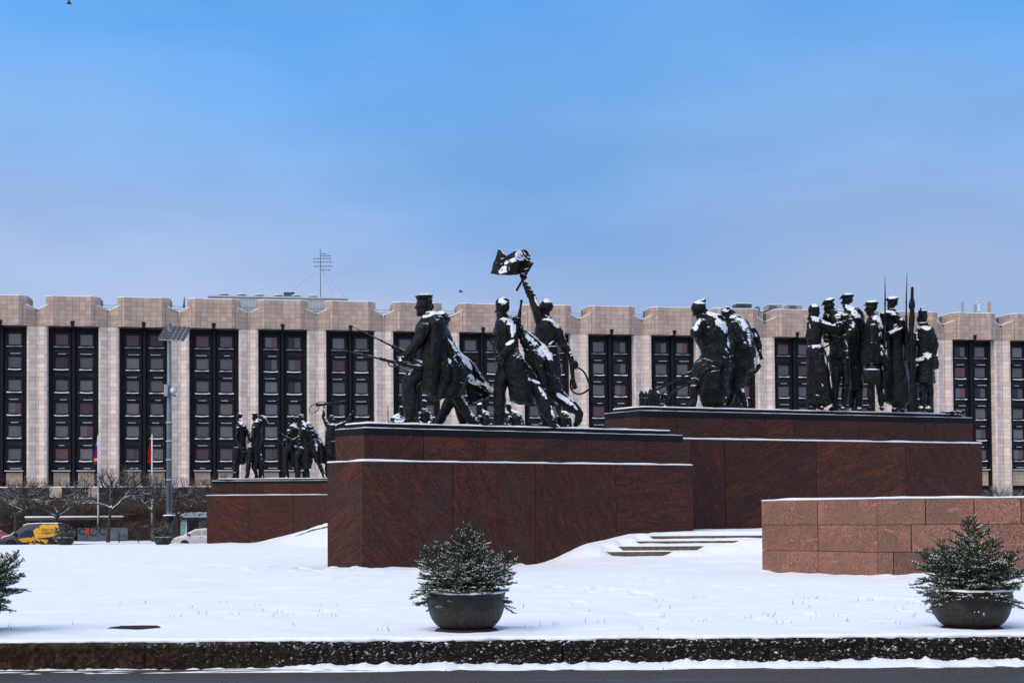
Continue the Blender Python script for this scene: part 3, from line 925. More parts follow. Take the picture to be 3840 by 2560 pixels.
C_L = np.array([WX(775, 95.0), 95.0]); C_R = np.array([-6.5, 95.4])
C_poly = [C_L, C_R, C_R + np.array([0, 4.5]), C_L + np.array([0.5, 4.5])]
C_Z = (-0.2, 3.22, 4.02, 4.20, 4.34)
plC, deckC = plinth('granite_plinth', 'small distant red granite plinth on the left with sailors on it', C_poly, 1, *C_Z, [[face_t(u, C_L, C_R) for u in (934, 1100)]], [[face_t(u, C_L, C_R) for u in (864, 974, 1090)]])
E_poly = [np.array([-9.6, 96.5]), np.array([7.5, 97.5]), np.array([7.2, 101.5]), np.array([-9.4, 101.0])]
E_Z = (0.8, 4.2, 5.0, 5.2, 5.35)
plE, deckE = plinth('granite_plinth', 'far red granite plinth hidden behind the middle one', E_poly, 1, *E_Z, [[.25, .5, .75]], [[.3, .6]])

# ------------------------------------------------------------------ pink granite wall
D_L = np.array([WX(2857, 40.0, 2000), 40.0]); D_C = np.array([WX(3291, 36.6, 2000), 36.6]); D_R = np.array([19.0, 36.1])
wall = empty('granite_wall', (D_C[0], D_C[1], 0), label='low pink granite block wall at the right', cat='wall')
m = MB(); m.prism([D_L + [0.15, 0.1], D_C + [0.05, 0.15], D_R + [0, 0.15], D_R + [0, 0.7], D_L + [0.3, 0.75]], -0.2, 1.985); m.build('core', M['grout'], wall)
zc = [-0.06, 0.62, 1.33, 2.0]
for r_ in range(3):
    cl = [face_t(2200 + 0.697 * 1243, D_L, D_C, 2000)]
    cr = {2: (1825, 2087, 2340), 1: (1747, 2165), 0: (1650, 1930, 2240)}[r_]
    cr = [face_t(2200 + 0.697 * x, D_C, D_R, 2000) for x in cr]
    last = cr[-1]
    while last < 0.80:
        last += 0.17; cr.append(last)
    slab_face(D_L, D_C, zc[r_] + 0.006, zc[r_ + 1] - 0.006, cl, wall, M['pink'], 0.3, 0.022, 'granite_block')
    slab_face(D_C, D_R, zc[r_] + 0.006, zc[r_ + 1] - 0.006, cr, wall, M['pink'], 0.3, 0.022, 'granite_block')
    slab_face(D_L + [0.3, 0.75], D_L, zc[r_] + 0.006, zc[r_ + 1] - 0.006, [], wall, M['pink'], 0.2, 0.02, 'granite_block')
snow_cap([D_L, D_C, D_R, D_R + [0, 0.7], D_L + [0.3, 0.75]], 1.997, 0.055, wall, seed=4)
# drift against its foot
n = 160
def drift(path, wd, h, seed):
    P = catmull(path, 40); n = len(P); rows = []
    T = np.gradient(P, axis=0); T /= np.linalg.norm(T, axis=1)[:, None]; Nn = np.stack([T[:, 1], -T[:, 0]], -1)
    s = np.arange(n) * 0.1
    gz = ground_z(P[:, 0], P[:, 1])
    for a, c in ((-0.06, 1.0), (0.25, 0.75), (0.55, 0.3), (1.0, -0.15)):
        hh = h * (0.75 + 0.6 * fbm(s * 0.7, a, seed, 3))
        xy = P + Nn * (a * wd)
        rows.append(np.column_stack([xy, ground_z(xy[:, 0], xy[:, 1]) + c * hh]))
    return np.vstack(rows), [((r_ + 1) * n + k, (r_ + 1) * n + k + 1, r_ * n + k + 1, r_ * n + k) for r_ in range(3) for k in range(n - 1)]
m = MB()
m.add(*drift([D_L, (D_L + D_C) / 2, D_C, D_C + [1.5, -.05], D_C + [6, -.3]], 0.5, 0.07, 1.0))
m.add(*drift([A_L, (A_L + A_C) / 2, A_C, A_C + (A_R - A_C) * .1, A_C + (A_R - A_C) * .45], 0.6, 0.08, 2.0))
m.add(*drift([C_L, C_L * .7 + C_R * .3, C_R], 0.8, 0.08, 3.0))
tag(m.build('snow_drift', M['snow'], smooth=True), kind='stuff')
# ------------------------------------------------------------------ hotel
AL = R(9.55)
BP0 = np.array([-66.08, 201.43])
PITCHB = 9.84
hotel = empty('hotel_building', (BP0[0], BP0[1], -0.4), AL, 'long stone-clad hotel with dark window bays across the square', 'building')
ZB = 0.4      # local z = world z + 0.4
def zl(z): return z + ZB
NB0, NB1 = -1, 16
ROW = 0.655
PT, PBm = 33.5, 29.3
core = MB(); tiles = []   # tile: (p0(s,y), p1(s,y), z0, z1a, z1b, zone)
def strip(s0, y0, s1, y1, zb, zt0, zt1, zone, ztop_ref):
    """tiles along one plan segment from zb up to a (sloping) top, courses counted down from ztop_ref"""
    k = 0
    z_hi = ztop_ref
    while z_hi > zb + 0.02:
        z_lo = max(zb, z_hi - ROW)
        a = min(z_hi, zt0); b_ = min(z_hi, zt1)
        if max(a, b_) > z_lo + 0.03:
            tiles.append((s0, y0, s1, y1, z_lo, max(a, z_lo + 0.01), max(b_, z_lo + 0.01), zone))
        z_hi -= ROW
for i in range(NB0, NB1 + 1):
    c = 3.48 + PITCHB * i
    cols = [-2.6, -1.79, -0.93, 0.0, 0.95, 1.82, 2.6]
    dep = lambda s: -2.0 + 0.38 * (1 - (s / 2.6) ** 2)
    for a, b_ in zip(cols[:-1], cols[1:]):
        lo = PBm + (0.75 if False else 0.0)
        strip(c + a, dep(a), c + b_, dep(b_), PBm, PT, PT, 0, PT)
    for sg in (-1, 1):
        P = [(2.6, -2.0), (3.07, -1.72), (3.70, -1.34)]
        seq = [(P[0], P[1], PBm, PT), (P[1], P[2], 32.25, PT)]
        for (a, ya), (b_, yb), zb, zt in seq:
            if sg > 0: strip(c + a, ya, c + b_, yb, zb, zt, zt, 0, PT)
            else: strip(c - b_, yb, c - a, ya, zb, zt, zt, 0, PT)
        if sg > 0: strip(c + 3.70, -1.34, c + 3.72, 2.0, 32.25, PT, PT, 0, PT)
        else: strip(c - 3.72, 2.0, c - 3.70, -1.34, 32.25, PT, PT, 0, PT)
        # stepped wing running down into the valley between bays
        Wg = [(3.10, -1.66, 32.25), (3.53, -1.48, 32.25), (4.74, -0.75, 31.75)]
        for (a, ya, za), (b_, yb, zb_) in zip(Wg[:-1], Wg[1:]):
            if sg > 0: strip(c + a, ya, c + b_, yb, PBm, za, zb_, 0, 33.5 - 2 * ROW + 0.06)
            else: strip(c - b_, yb, c - a, ya, PBm, zb_, za, 0, 33.5 - 2 * ROW + 0.06)
        Cg = [(3.55, -1.15), (3.86, -1.22), (4.74, -0.72)]
        for (a, ya), (b_, yb) in zip(Cg[:-1], Cg[1:]):
            if sg > 0: strip(c + a, ya, c + b_, yb, 0.2, PBm - 0.01, PBm - 0.01, 1, PBm - 0.01)
            else: strip(c - b_, yb, c - a, ya, 0.2, PBm - 0.01, PBm - 0.01, 1, PBm - 0.01)
        # reveal of the window bay
        if sg > 0: strip(c + 3.50, 0.0, c + 3.54, -1.12, 0.2, PBm - 0.01, PBm - 0.01, 2, PBm - 0.01)
        else: strip(c - 3.54, -1.12, c - 3.50, 0.0, 0.2, PBm - 0.01, PBm - 0.01, 2, PBm - 0.01)
    v = c + PITCHB / 2
    strip(v - 0.18, -0.68, v + 0.18, -0.68, PBm, 31.3, 31.3, 0, 33.5 - 2 * ROW + 0.06)
    strip(v - 0.18, -0.68, v + 0.18, -0.68, 0.2, PBm - 0.01, PBm - 0.01, 1, PBm - 0.01)
    # cores behind the tiles
    e = 0.05
    core.prism([(c - 3.68, -1.30), (c - 3.05, -1.68), (c - 2.58, -2.0 + e)] + [(c + s, dep(s) + e) for s in (-1.3, 0, 1.3)] + [(c + 2.58, -2.0 + e), (c + 3.05, -1.68), (c + 3.68, -1.30), (c + 3.68, 3.0), (c - 3.68, 3.0)], zl(PBm + 0.02), zl(PT - 0.03))
    for sg in (-1, 1):
        q = lambda s, y: (c + sg * s, y)
        pl = [q(3.10, -1.60), q(3.53, -1.42), q(4.76, -0.68), q(4.93, -0.60), q(4.93, 1.5), q(3.10, 1.5)]
        n = len(pl)
        tops = [32.22, 32.22, 31.72, 31.27, 31.27, 32.22]
        vv = [(p[0], p[1], zl(PBm + 0.004)) for p in pl] + [(p[0], p[1], zl(t)) for p, t in zip(pl, tops)]
        ff = [tuple(range(n - 1, -1, -1)), tuple(range(n, 2 * n))] + [(k, (k + 1) % n, n + (k + 1) % n, n + k) for k in range(n)]
        if sg < 0: ff = [x[::-1] for x in ff]
        core.add(vv, ff)
        core.prism([q(3.56, -1.09), q(3.86, -1.16), q(4.74, -0.66), q(4.93, -0.61), q(4.93, 1.2), q(3.56, 1.2)], zl(-0.3), zl(PBm))
core.build('wall', M['grout'], hotel, local=True)
def tile_geo(t):
    s0, y0, s1, y1, zb, za, zc_, zone = t
    g_, th = 0.014, 0.04
    d = np.array([s1 - s0, y1 - y0]); ln = np.linalg.norm(d); d /= ln
    n_ = np.array([d[1], -d[0]])
    p, q = np.array([s0, y0]) + d * g_, np.array([s1, y1]) - d * g_
    pi, qi = p - n_ * th, q - n_ * th
    zb_, z1, z2 = zl(zb + g_), zl(za - g_), zl(zc_ - g_)
    if z1 <= zb_: z1 = zb_ + 0.005
    if z2 <= zb_: z2 = zb_ + 0.005
    v = [(*p, zb_), (*q, zb_), (*q, z2), (*p, z1), (*pi, zb_), (*qi, zb_), (*qi, z2), (*pi, z1)]
    f = [(0, 1, 2, 3), (4, 0, 3, 7), (1, 5, 6, 2), (3, 2, 6, 7), (4, 5, 1, 0)]
    return v, f
def tint(zone):
    k = random.uniform(0.82, 1.12); w = random.uniform(-0.02, 0.03)
    base = ((0.44, 0.33, 0.265), (0.70, 0.58, 0.505), (0.74, 0.63, 0.56))[zone]
    return (base[0] * k + w, base[1] * k, base[2] * k - w * 0.6, 1)
def tile_mesh(name, lst):
    m = MB(); cols = []
    for t in lst:
        v, f = tile_geo(t); m.add(v, f); cols += [tint(t[7])] * len(f)
    me = m.mesh(name, M['tile'])
    at = me.attributes.new('tint', 'FLOAT_COLOR', 'FACE')
    at.data.foreach_set('color', np.array(cols, np.float32).ravel())
    return me
order = sorted(range(len(tiles)), key=lambda k: -abs(tiles[k][2] - tiles[k][0]) * (tiles[k][5] - tiles[k][4]) / (200 + 0.17 * tiles[k][0]) ** 2 * (1 if tiles[k][0] > 0 and tiles[k][4] > 7 else 0.1))
for k in order[:300]:
    link('stone_tile', tile_mesh('stone_tile', [tiles[k]]), hotel)
o = link('stone_tile_cladding', tile_mesh('stone_tile_cladding', [tiles[k] for k in order[300:]]), hotel); o['kind'] = 'stuff'
# snow lines on parapets and wings
m = MB()
for i in range(NB0, NB1 + 1):
    c = 3.48 + PITCHB * i
    dep = lambda s: -2.0 + 0.38 * (1 - (s / 2.6) ** 2)
    pl = [(c - 3.70, -1.30), (c - 2.6, -1.98)] + [(c + s, dep(s) + .02) for s in (-1.3, 0, 1.3)] + [(c + 2.6, -1.98), (c + 3.70, -1.30), (c + 3.70, 2.9), (c - 3.70, 2.9)]
    m.prism(pl, zl(PT + 0.002), zl(PT + 0.09))
    for sg in (-1, 1):
        q = lambda s, y, z: (c + sg * s, y, zl(z))
        v = [q(3.10, -1.64, 32.26), q(3.53, -1.46, 32.26), q(4.74, -0.73, 31.77), q(4.74, 1.4, 31.77), q(3.10, 1.4, 32.26)]
        v += [(a, b_, z + 0.10) for a, b_, z in v]
        f = [(9, 8, 7, 6, 5), (0, 1, 2, 3, 4)] + [(k, k + 5, (k + 1) % 5 + 5, (k + 1) % 5) for k in range(5)]
        if sg > 0: f = [x[::-1] for x in f]
        m.add(v, f)
    v = c + PITCHB / 2
    m.box(v - 0.17, v + 0.17, -0.66, 1.3, zl(31.30), zl(31.36))
o = m.build('snow_cover', M['snow'], hotel, local=True)

# window bays ---------------------------------------------------------------
G1T, G1B, FL = 28.35, 26.9, 3.275
bayback = MB(); bayback.box(-3.52, 3.52, 0.30, 0.5, zl(0.2), zl(PBm + 0.3))
for s in (-3.30, 3.30): bayback.box(s - 0.20, s + 0.20, -0.05, 0.29, zl(0.2), zl(PBm + 0.3))
for s in (-3.02, -0.42, 0.42, 3.02): bayback.box(s - 0.06, s + 0.06, -0.12, 0.28, zl(6.3), zl(PBm))
bb_me = bayback.mesh('bay_cladding', M['dark'])
mul = MB(); mul.box(-0.19, 0.19, -0.35, 0.28, zl(0.2), zl(PBm - 0.1))
for z0, z1, a, b_, y0, y1 in ((PBm - 0.14, PBm + 0.72, 0.17, 0.31, -1.69, -1.72),):
    v = [(-a, 0.2, zl(z0)), (a, 0.2, zl(z0)), (a, y0, zl(z0)), (-a, y0, zl(z0)), (-b_, 0.2, zl(z1)), (b_, 0.2, zl(z1)), (b_, y1, zl(z1)), (-b_, y1, zl(z1))]
    mul.add(v, [(0, 1, 2, 3), (7, 6, 5, 4), (0, 4, 5, 1), (1, 5, 6, 2), (2, 6, 7, 3), (3, 7, 4, 0)])
mul_me = mul.mesh('mullion', M['dark'])
def ringframe(m, x0, x1, z0, z1, w, y0, y1):
    m.box(x0, x1, y0, y1, z0, z0 + w); m.box(x0, x1, y0, y1, z1 - w, z1)
    m.box(x0, x0 + w, y0, y1, z0 + w + .0005, z1 - w - .0005); m.box(x1 - w, x1, y0, y1, z0 + w + .0005, z1 - w - .0005)
GH = G1T - G1B
wm = MB(); ringframe(wm, -1.14, 1.14, -0.42, GH + 0.22, 0.10, -0.10, 0.2); w_me = wm.mesh('window', M['dark2'])
fm = MB(); ringframe(fm, -1.035, 1.035, -0.30, GH + 0.115, 0.17, 0.05, 0.28); f_me = fm.mesh('frame', M['wframe'])
pm = MB(); pm.add([(-.87, .12, -.13), (.87, .12, -.13), (.87, .12, GH - .05), (-.87, .12, GH - .05)], [(0, 1, 2, 3)]); p_me = pm.mesh('pane', M['glass'])
cm_list = []
for mt in M['curtains']:
    m = MB(); n = 36
    x = np.linspace(-.868, .868, n); y = 0.24 + 0.03 * np.sin(x * 28)
    m.add(np.vstack([np.stack([x, y, np.full(n, -.125)], -1), np.stack([x, y, np.full(n, GH - .055)], -1)]), [(k, k + 1, n + k + 1, n + k) for k in range(n - 1)])
    cm_list.append(m.mesh('curtain', mt))
sm = MB()   # bowed sill with a rounded roll and snow
n = 14; th = np.linspace(-1, 1, n)
for q in range(1):
    prof = [(-0.12, -0.40), (-0.30, -0.44), (-0.34, -0.52), (-0.26, -0.62), (-0.10, -0.64)]
    v = []
    for a, (y, z) in enumerate(prof):
        for t in th: v.append((1.12 * t, y + 0.16 * t * t * (a in (1, 2, 3)), z))
    f = [(r_ * n + k, (r_ + 1) * n + k, (r_ + 1) * n + k + 1, r_ * n + k + 1) for r_ in range(len(prof) - 1) for k in range(n - 1)]
    sm.add(v, f)
s_me = sm.mesh('sill', M['sillmetal'], True)
ss = MB(); v = []
for (y, z) in ((-0.10, -0.34), (-0.25, -0.35), (-0.335, -0.40), (-0.35, -0.47)):
    for t in th: v.append((1.10 * t, y + 0.14 * t * t * (y < -0.2), z + 0.08 * t * t))
ss.add(v, [(r_ * n + k, (r_ + 1) * n + k, (r_ + 1) * n + k + 1, r_ * n + k + 1) for r_ in range(3) for k in range(n - 1)])
ss_me = ss.mesh('sill_snow', M['snow'], True)
sp = MB(); v = []   # concave spandrel
prof = [(0.02, -0.72), (0.14, -0.85), (0.20, -1.05), (0.16, -1.28), (-0.02, -1.40), (-0.06, -1.46), (0.02, -1.50)]
for (y, z) in prof:
    for t in th: v.append((1.14 * t, y + 0.10 * (1 - t * t), z))
sp.add(v, [(r_ * n + k, (r_ + 1) * n + k, (r_ + 1) * n + k + 1, r_ * n + k + 1) for r_ in range(len(prof) - 1) for k in range(n - 1)])
sp_me = sp.mesh('spandrel_panel', M['dark2'], True)
sps = MB(); v = []
for (y, z) in ((0.06, -1.36), (-0.05, -1.385), (-0.075, -1.43)):
    for t in th: v.append((1.05 * t, y + 0.10 * (1 - t * t), z + 0.01 * math.sin(5 * t)))
sps.add(v, [(r_ * n + k, (r_ + 1) * n + k, (r_ + 1) * n + k + 1, r_ * n + k + 1) for r_ in range(2) for k in range(n - 1)])
sps_me = sps.mesh('ledge_snow', M['snow'], True)
ls = MB(); ls.box(-1.28, 1.28, -0.42, 0.1, -0.14, 0.0); ls_me = ls.mesh('ledge', M['dark2'])
lss = MB(); lss.box(-1.27, 1.27, -0.43, 0.08, 0.002, 0.085); lss_me = lss.mesh('ledge_snow', M['snow'])
bt_me = []
m = MB(); 
for r_ in range(4):
    for k in range(5):
        x0 = -1.13 + 2.26 * k / 5; m.box(x0 + .012, x0 + 2.26 / 5 - .012, 0.0, 0.1, r_ * 0.58 + .012, r_ * 0.58 + .568)
bt_me = m.mesh('base_tiles', M['beige'])
tg_me = MB().box(-1.1, 1.1, 0.05, 0.06, 0, 3.2).mesh('lobby_pane', M['glass'])
cw = [0] * 11 + [1] * 9 + [2] * 4 + [3] * 2 + [4] * 3 + [5] * 1
for i in range(NB0, NB1 + 1):
    c = 3.48 + PITCHB * i
    link('bay_cladding', bb_me, hotel, (c, 0, 0)); link('mullion', mul_me, hotel, (c, 0, 0))
    for sx in (-1.69, 1.69):
        for r_ in range(6):
            z = zl(G1B - r_ * FL)
            w_ = link('window', w_me, hotel, (c + sx, 0, z))
            link('frame', f_me, w_); link('pane', p_me, w_)
            k = random.choice(cw)
            if r_ == 5 and random.random() < 0.5: k = random.choice((3, 5, 2))
            link('curtain', cm_list[k], w_); link('sill', s_me, w_)
            q = link('sill_snow', ss_me, w_)
            if r_ == 0: q.scale = (0.99, 0.5, 0.72); q.location.z = -0.13
            else: q.scale = (random.uniform(.72, 1.0), random.uniform(.8, 1.0), 1); q.location = (random.uniform(-.08, .08), 0, random.uniform(-.05, -.01))
            link('spandrel_panel', sp_me, hotel, (c + sx, 0, z))
            if random.random() < 0.85:
                q = link('ledge_snow', sps_me, hotel, (c + sx + random.uniform(-.25, .25), 0, z)); q.scale = (random.uniform(.35, .78), 1, 1)
        zz = zl(8.72)
        link('ledge', ls_me, hotel, (c + sx, 0, zz)); link('ledge_snow', lss_me, hotel, (c + sx, 0, zz))
        link('base_tiles', bt_me, hotel, (c + sx, 0, zl(6.22)))
        link('lobby_pane', tg_me, hotel, (c + sx, 0, zl(2.4)))
# roof slab behind the parapets
m = MB(); m.box(-16, 170, 0.6, 16, zl(30.6), zl(30.9)); m.box(-16, 170, 1.6, 16, zl(0), zl(30.59)); m.build('roof', M['grout'], hotel, local=True)

# podium in front of the tower, left part
pod = empty('podium_building', tuple(np.array(wmat(hotel) @ Vector((0, -9, 0)))), AL, 'low dark podium of the hotel behind the bare trees', 'building')
m = MB(); m.box(-28, 34, 0.0, 8.2, 5.05, 6.6); m.build('fascia', M['dark2'], pod, local=True)
m = MB(); m.box(-28, 34, 1.2, 8.0, 3.75, 5.04); m.build('wall', M['concrete'], pod, local=True)
m = MB(); m.box(-28, 34, 2.6, 8.0, 0.0, 3.74); m.build('lobby', M['dark'], pod, local=True)
for k in range(16):
    m = MB(); m.box(-26 + 3.8 * k, -25.4 + 3.8 * k, 1.3, 2.0, 0.0, 3.74); m.build('column', M['concrete'], pod, local=True)
m = MB(); m.box(-28, 34, -0.03, 8.1, 6.605, 6.72); m.build('snow_cover', M['snow'], pod, local=True)
for x0, w_ in ((1.5, 1.6), (6.6, 1.3), (-14, 1.2)):
    m = MB(); m.box(x0, x0 + w_, -0.04, -0.002, 5.2, 6.58); m.build('light_panel', M['beige'], pod, local=True)
# entrance canopy
cpos = W(285, 1950, 130.5)
can = empty('entrance_canopy', (cpos[0], cpos[1], -0.3), AL, 'long flat entrance canopy with snow on its edge', 'canopy')
m = MB(); m.box(-4.4, 4.2, -.6, 1.2, 1.98, 2.22); m.build('roof', M['concrete'], can, local=True)
m = MB(); m.box(-4.44, 4.24, -.64, 1.24, 2.223, 2.36); o = m.build('snow_cover', M['snow'], can, local=True)
for x0 in (-4.0, -1.4, 1.4, 3.9):
    m = MB(); m.tube([(x0, 0, 0), (x0, 0, 1.98)], 0.08); m.build('post', M['dark2'], can, local=True)

# roof top things ------------------------------------------------------------
def on_roof(u, Yoff=6.0):
    """plan point on the hotel roof seen in column u, Yoff metres behind the window plane"""
    d = W(u, 1100, 1.0)[:2]
    n_ = np.array([-math.sin(AL), math.cos(AL)]); t = np.array([math.cos(AL), math.sin(AL)])
    o = BP0 + n_ * Yoff
    A = np.array([[d[0], -t[0]], [d[1], -t[1]]])
    k = np.linalg.solve(A, o)
    return d * k[0]
def zat(v, P, u):
    return W(u, v, P[1])[2]
RZ = 30.9
pL, pR = on_roof(783, 7), on_roof(1302, 7)
ph = empty('roof_penthouse', (pL[0], pL[1], RZ), AL, 'white corrugated plant room on the left of the hotel roof', 'plant room')
Lp = np.linalg.norm(pR - pL); hp = zat(1112, pL, 783) - RZ
m = MB(); m.box(0, Lp, 0, 6, 0, hp); m.build('wall', M['white_siding'], ph, local=True)
m = MB()
for k in range(int(Lp / 0.33)): m.box(k * 0.33 + .1, k * .33 + .16, -0.05, -0.001, 0, hp - 0.1)
o = m.build('siding_rib', M['ac'], ph, local=True); o['kind'] = 'stuff'
m = MB(); m.box(-0.15, Lp + 0.15, -0.2, 6.1, hp + .002, hp + 0.22); m.build('roof', M['white_siding'], ph, local=True)
for k, u in enumerate((840, 906, 972, 1043, 1110, 1173)):
    P = on_roof(u, 9); zb = W(u, 1108 + (u - 840) * 0.022, P[1])[2]
    v_ = empty('roof_vent', (P[0], P[1], zb - 0.6), label=f'mushroom roof vent, {["first", "second", "third", "fourth", "fifth", "last"][k]} from the left on the plant room', cat='vent', group='mushroom vents on the plant room')
    m = MB(); m.lathe([(0.62, 0.0), (0.62, 0.75)], n=16); m.build('shaft', M['acdark'], v_, local=True)
    m = MB(); m.lathe([(0.80, 0.72), (0.66, 0.86), (0.3, 0.98), (0, 1.0)], n=16); m.build('hood', M['white_siding'], v_, smooth=True, local=True)
P = on_roof(1083, 10); zb = W(1083, 1112, P[1])[2]
acb = empty('roof_unit', (P[0], P[1], zb - 0.5), label='dark louvred box between the roof vents', cat='ventilator')
m = MB(); m.box(-0.7, 0.6, -0.5, 0.5, 0, 1.0); m.build('casing', M['acdark'], acb, local=True)
m = MB(); m.add([(-0.72, -.52, 1.003), (0.9, -.52, 1.003), (0.9, .52, 1.003), (-0.72, .52, 1.003), (-.72, -.52, 1.1), (.9, -.52, 1.1), (.9, .52, 1.1), (-.72, .52, 1.1)], [(0, 1, 5, 4), (4, 5, 6, 7), (1, 2, 6, 5), (3, 0, 4, 7), (2, 3, 7, 6)]); m.build('lid', M['acdark'], acb, local=True)
# aerial mast
P = on_roof(1202, 9); zt = W(1201, 934, P[1])[2]; zb = RZ + hp
ae = empty('aerial_mast', (P[0], P[1], zb), label='tall television aerial mast with guy wires on the roof', cat='aerial')
H = zt - zb; px = P[1] / F
m = MB(); m.tube([(0, 0, 0), (0, 0, H)], [0.055, 0.035], 8); m.build('mast', M['acdark'], ae, local=True)
for v_, x0, x1, sub in ((952, -5, 24, 3), (960, 0, 40, 4), (970, -27, 40, 6), (983, -29, 44, 6), (999, -25, 46, 7), (1013, 3, 41, 2)):
    z = H - (v_ - 934) * px
    m = MB(); m.tube([(x0 * px, 0, z), (x1 * px, 0, z)], 0.032, 6)
    for q in range(sub):
        xx = (x0 + (x1 - x0) * (q + .5) / sub) * px
        m.tube([(xx, -0.75, z), (xx, 0.75, z)], 0.02, 5); m.tube([(xx, 0, z - .16), (xx, 0, z + .16)], 0.016, 5)
    m.build('antenna', M['acdark'], ae, local=True)
for dx, dz, dy in ((-112, 1082, 2), (88, 1110, 2), (52, 1110, -1)):
    m = MB(); m.tube([(0, 0, H - 70 * px), (dx * px, dy, H - (dz - 934) * px)], 0.010, 4); m.build('guy_wire', M['acdark'], ae, local=True)
# short mast, dish, wires
P = on_roof(690, 3.5); zc_ = zat(1134, P, 690)
di = empty('satellite_dish', (P[0], P[1], RZ), label='edge-on satellite dish standing in a gap of the parapet', cat='dish')
m = MB(); m.lathe([(0.0, 0.18), (0.45, 0.14), (0.8, 0.03), (0.95, -0.1)], n=24, axis='x'); m.lathe([(0.0, 0.15), (0.45, 0.11), (0.8, 0.0), (0.95, -0.1)], n=24, axis='x')
o = m.build('reflector', M['ac'], di, True, True); o.location = (0, 0, zc_ - RZ); o.rotation_euler = (0, 0.12, 0.25)
m = MB(); m.tube([(0.1, 0, 0), (0.1, 0, zc_ - RZ)], 0.06); m.build('post', M['acdark'], di, local=True)
wires = [((760, 1115), (1185, 1121))]
for i in range(0, NB1):
    s0, s1 = 3.48 + PITCHB * i + 3.6, 3.48 + PITCHB * (i + 1) - 3.6
    m = MB()
    for z in (32.75, 32.35):
        p = [(s0, 0.6, zl(z)), ((s0 + s1) / 2, 0.6, zl(z - 0.10)), (s1, 0.6, zl(z))]
        m.tube(catmull(p, 4), 0.028, 4, False)
    m.build('cable', M['acdark'], hotel, local=True)
# roof machinery on the right
def roof_box(u0, u1, v0, v1, off, mat, label, name='roof_unit', cat='air unit'):
    P = on_roof((u0 + u1) / 2, off); sc = P[1] / F
    zt, zb_ = W((u0 + u1) / 2, v0, P[1])[2], W((u0 + u1) / 2, v1, P[1])[2]
    r_ = empty(name, (P[0], P[1], RZ), AL, label, cat)
    w = (u1 - u0) * sc / 2
    m = MB(); m.box(-w, w, -1.0, 1.0, zb_ - RZ, zt - RZ); m.build('casing', mat, r_, local=True)
    m = MB(); m.box(-w - .1, w + .1, -1.1, 1.1, 0, zb_ - RZ - .004); m.build('base', M['acdark'], r_, local=True)
    for k in range(5):
        z = zb_ - RZ + (zt - zb_) * (k + .6) / 6
        m = MB(); m.box(-w * .9, w * .2, -1.04, -1.002, z, z + .06); m.build('louvre', M['acdark'], r_, local=True)
    m = MB(); m.box(-w - .03, w + .03, -1.03, 1.03, zt - RZ + .003, zt - RZ + .1); m.build('snow_cover', M['snow'], r_, local=True)
    return r_
roof_box(2752, 2812, 1142, 1158, 5, M['acdark'], 'dark grey louvred roof unit behind the bending women')
roof_box(2870, 2925, 1146, 1166, 6, M['ac'], 'pale roof unit left of the twin on the hotel roof')
roof_box(2944, 3000, 1147, 1166, 6, M['ac'], 'pale roof unit right of its twin on the hotel roof')
P = on_roof(2841, 3.0); ch = empty('bent_pipe', (P[0], P[1], RZ), label='bent dark pipe sticking up in a parapet gap', cat='pipe')
zz = zat(1152, P, 2841) - RZ
m = MB(); m.tube(catmull([(0, 0, 0), (0.1, 0, zz - 1.0), (0.2, 0, zz - .2), (-0.2, 0, zz), (-.8, 0, zz - .7)], 5), 0.13); m.build('pipe', M['acdark'], ch, local=True)
def gantry(u0, u1, v0, label):
    P0, P1 = on_roof(u0, 8), on_roof(u1, 8)
    r_ = empty('roof_penthouse', (P0[0], P0[1], RZ), AL, label, 'plant room')
    Ln = np.linalg.norm(P1 - P0); h = zat(v0, P0, u0) - RZ
    m = MB(); m.box(0, Ln, 0, 4, 0, h); m.build('wall', M['white_siding'], r_, local=True)
    for k in range(int(Ln / 0.7)):
        m = MB(); m.box(k * .7, k * .7 + .05, -.04, -.001, 0, h); m.build('rib', M['acdark'], r_, local=True)
    m = MB(); m.box(-.1, Ln + .1, -.1, 4.1, h + .002, h + .15); m.build('snow_cover', M['snow'], r_, local=True)
gantry(2820, 2935, 1168, 'white gridded plant room in a parapet gap near the pale roof units')
gantry(3300, 3560, 1185, 'long white gridded plant room behind the standing statues')
gantry(3700, 3760, 1192, 'small white gridded plant room at the far right of the roof')
for k, (u, v0, v1, w, lab) in enumerate(((3609, 1132, 1170, 0.16, 'slim grey panel antenna on a pole, leftmost on the right roof'), (3656, 1142, 1170, 0.2, 'grey panel antenna beside the white drum antenna'), (3671, 1116, 1170, 0.26, 'white drum antenna with a thin whip above it'), (3709, 1131, 1178, 0.24, 'pale cream column antenna at the right end of the roof'))):
    P = on_roof(u, 3.5); zb_, zt = zat(v1, P, u), zat(v0, P, u)
    r_ = empty('panel_antenna', (P[0], P[1], RZ), AL, lab, 'antenna')
    m = MB(); m.tube([(0.1, 0.25, 0), (0.1, 0.25, zt - RZ - .3)], 0.06); m.build('pole', M['acdark'], r_, local=True)
    m = MB()
    if k == 2:
        m.lathe([(0.0, zb_ - RZ), (w, zb_ - RZ + .02), (w, zt - RZ - 1.0), (0.0, zt - RZ - .95)], n=14); m.tube([(0, 0, zt - RZ - 1), (0, 0, zt - RZ)], 0.05)
        m.lathe([(0, zt - RZ - .75), (.3, zt - RZ - .75), (.3, zt - RZ - .6), (0, zt - RZ - .6)], (-.35, 0, 0), 10)
    else: m.box(-w, w, -.1, .12, zb_ - RZ, zt - RZ)
    m.build('radome', M['ac'] if k < 2 else M['beige'] if k == 3 else M['white_siding'], r_, local=True)
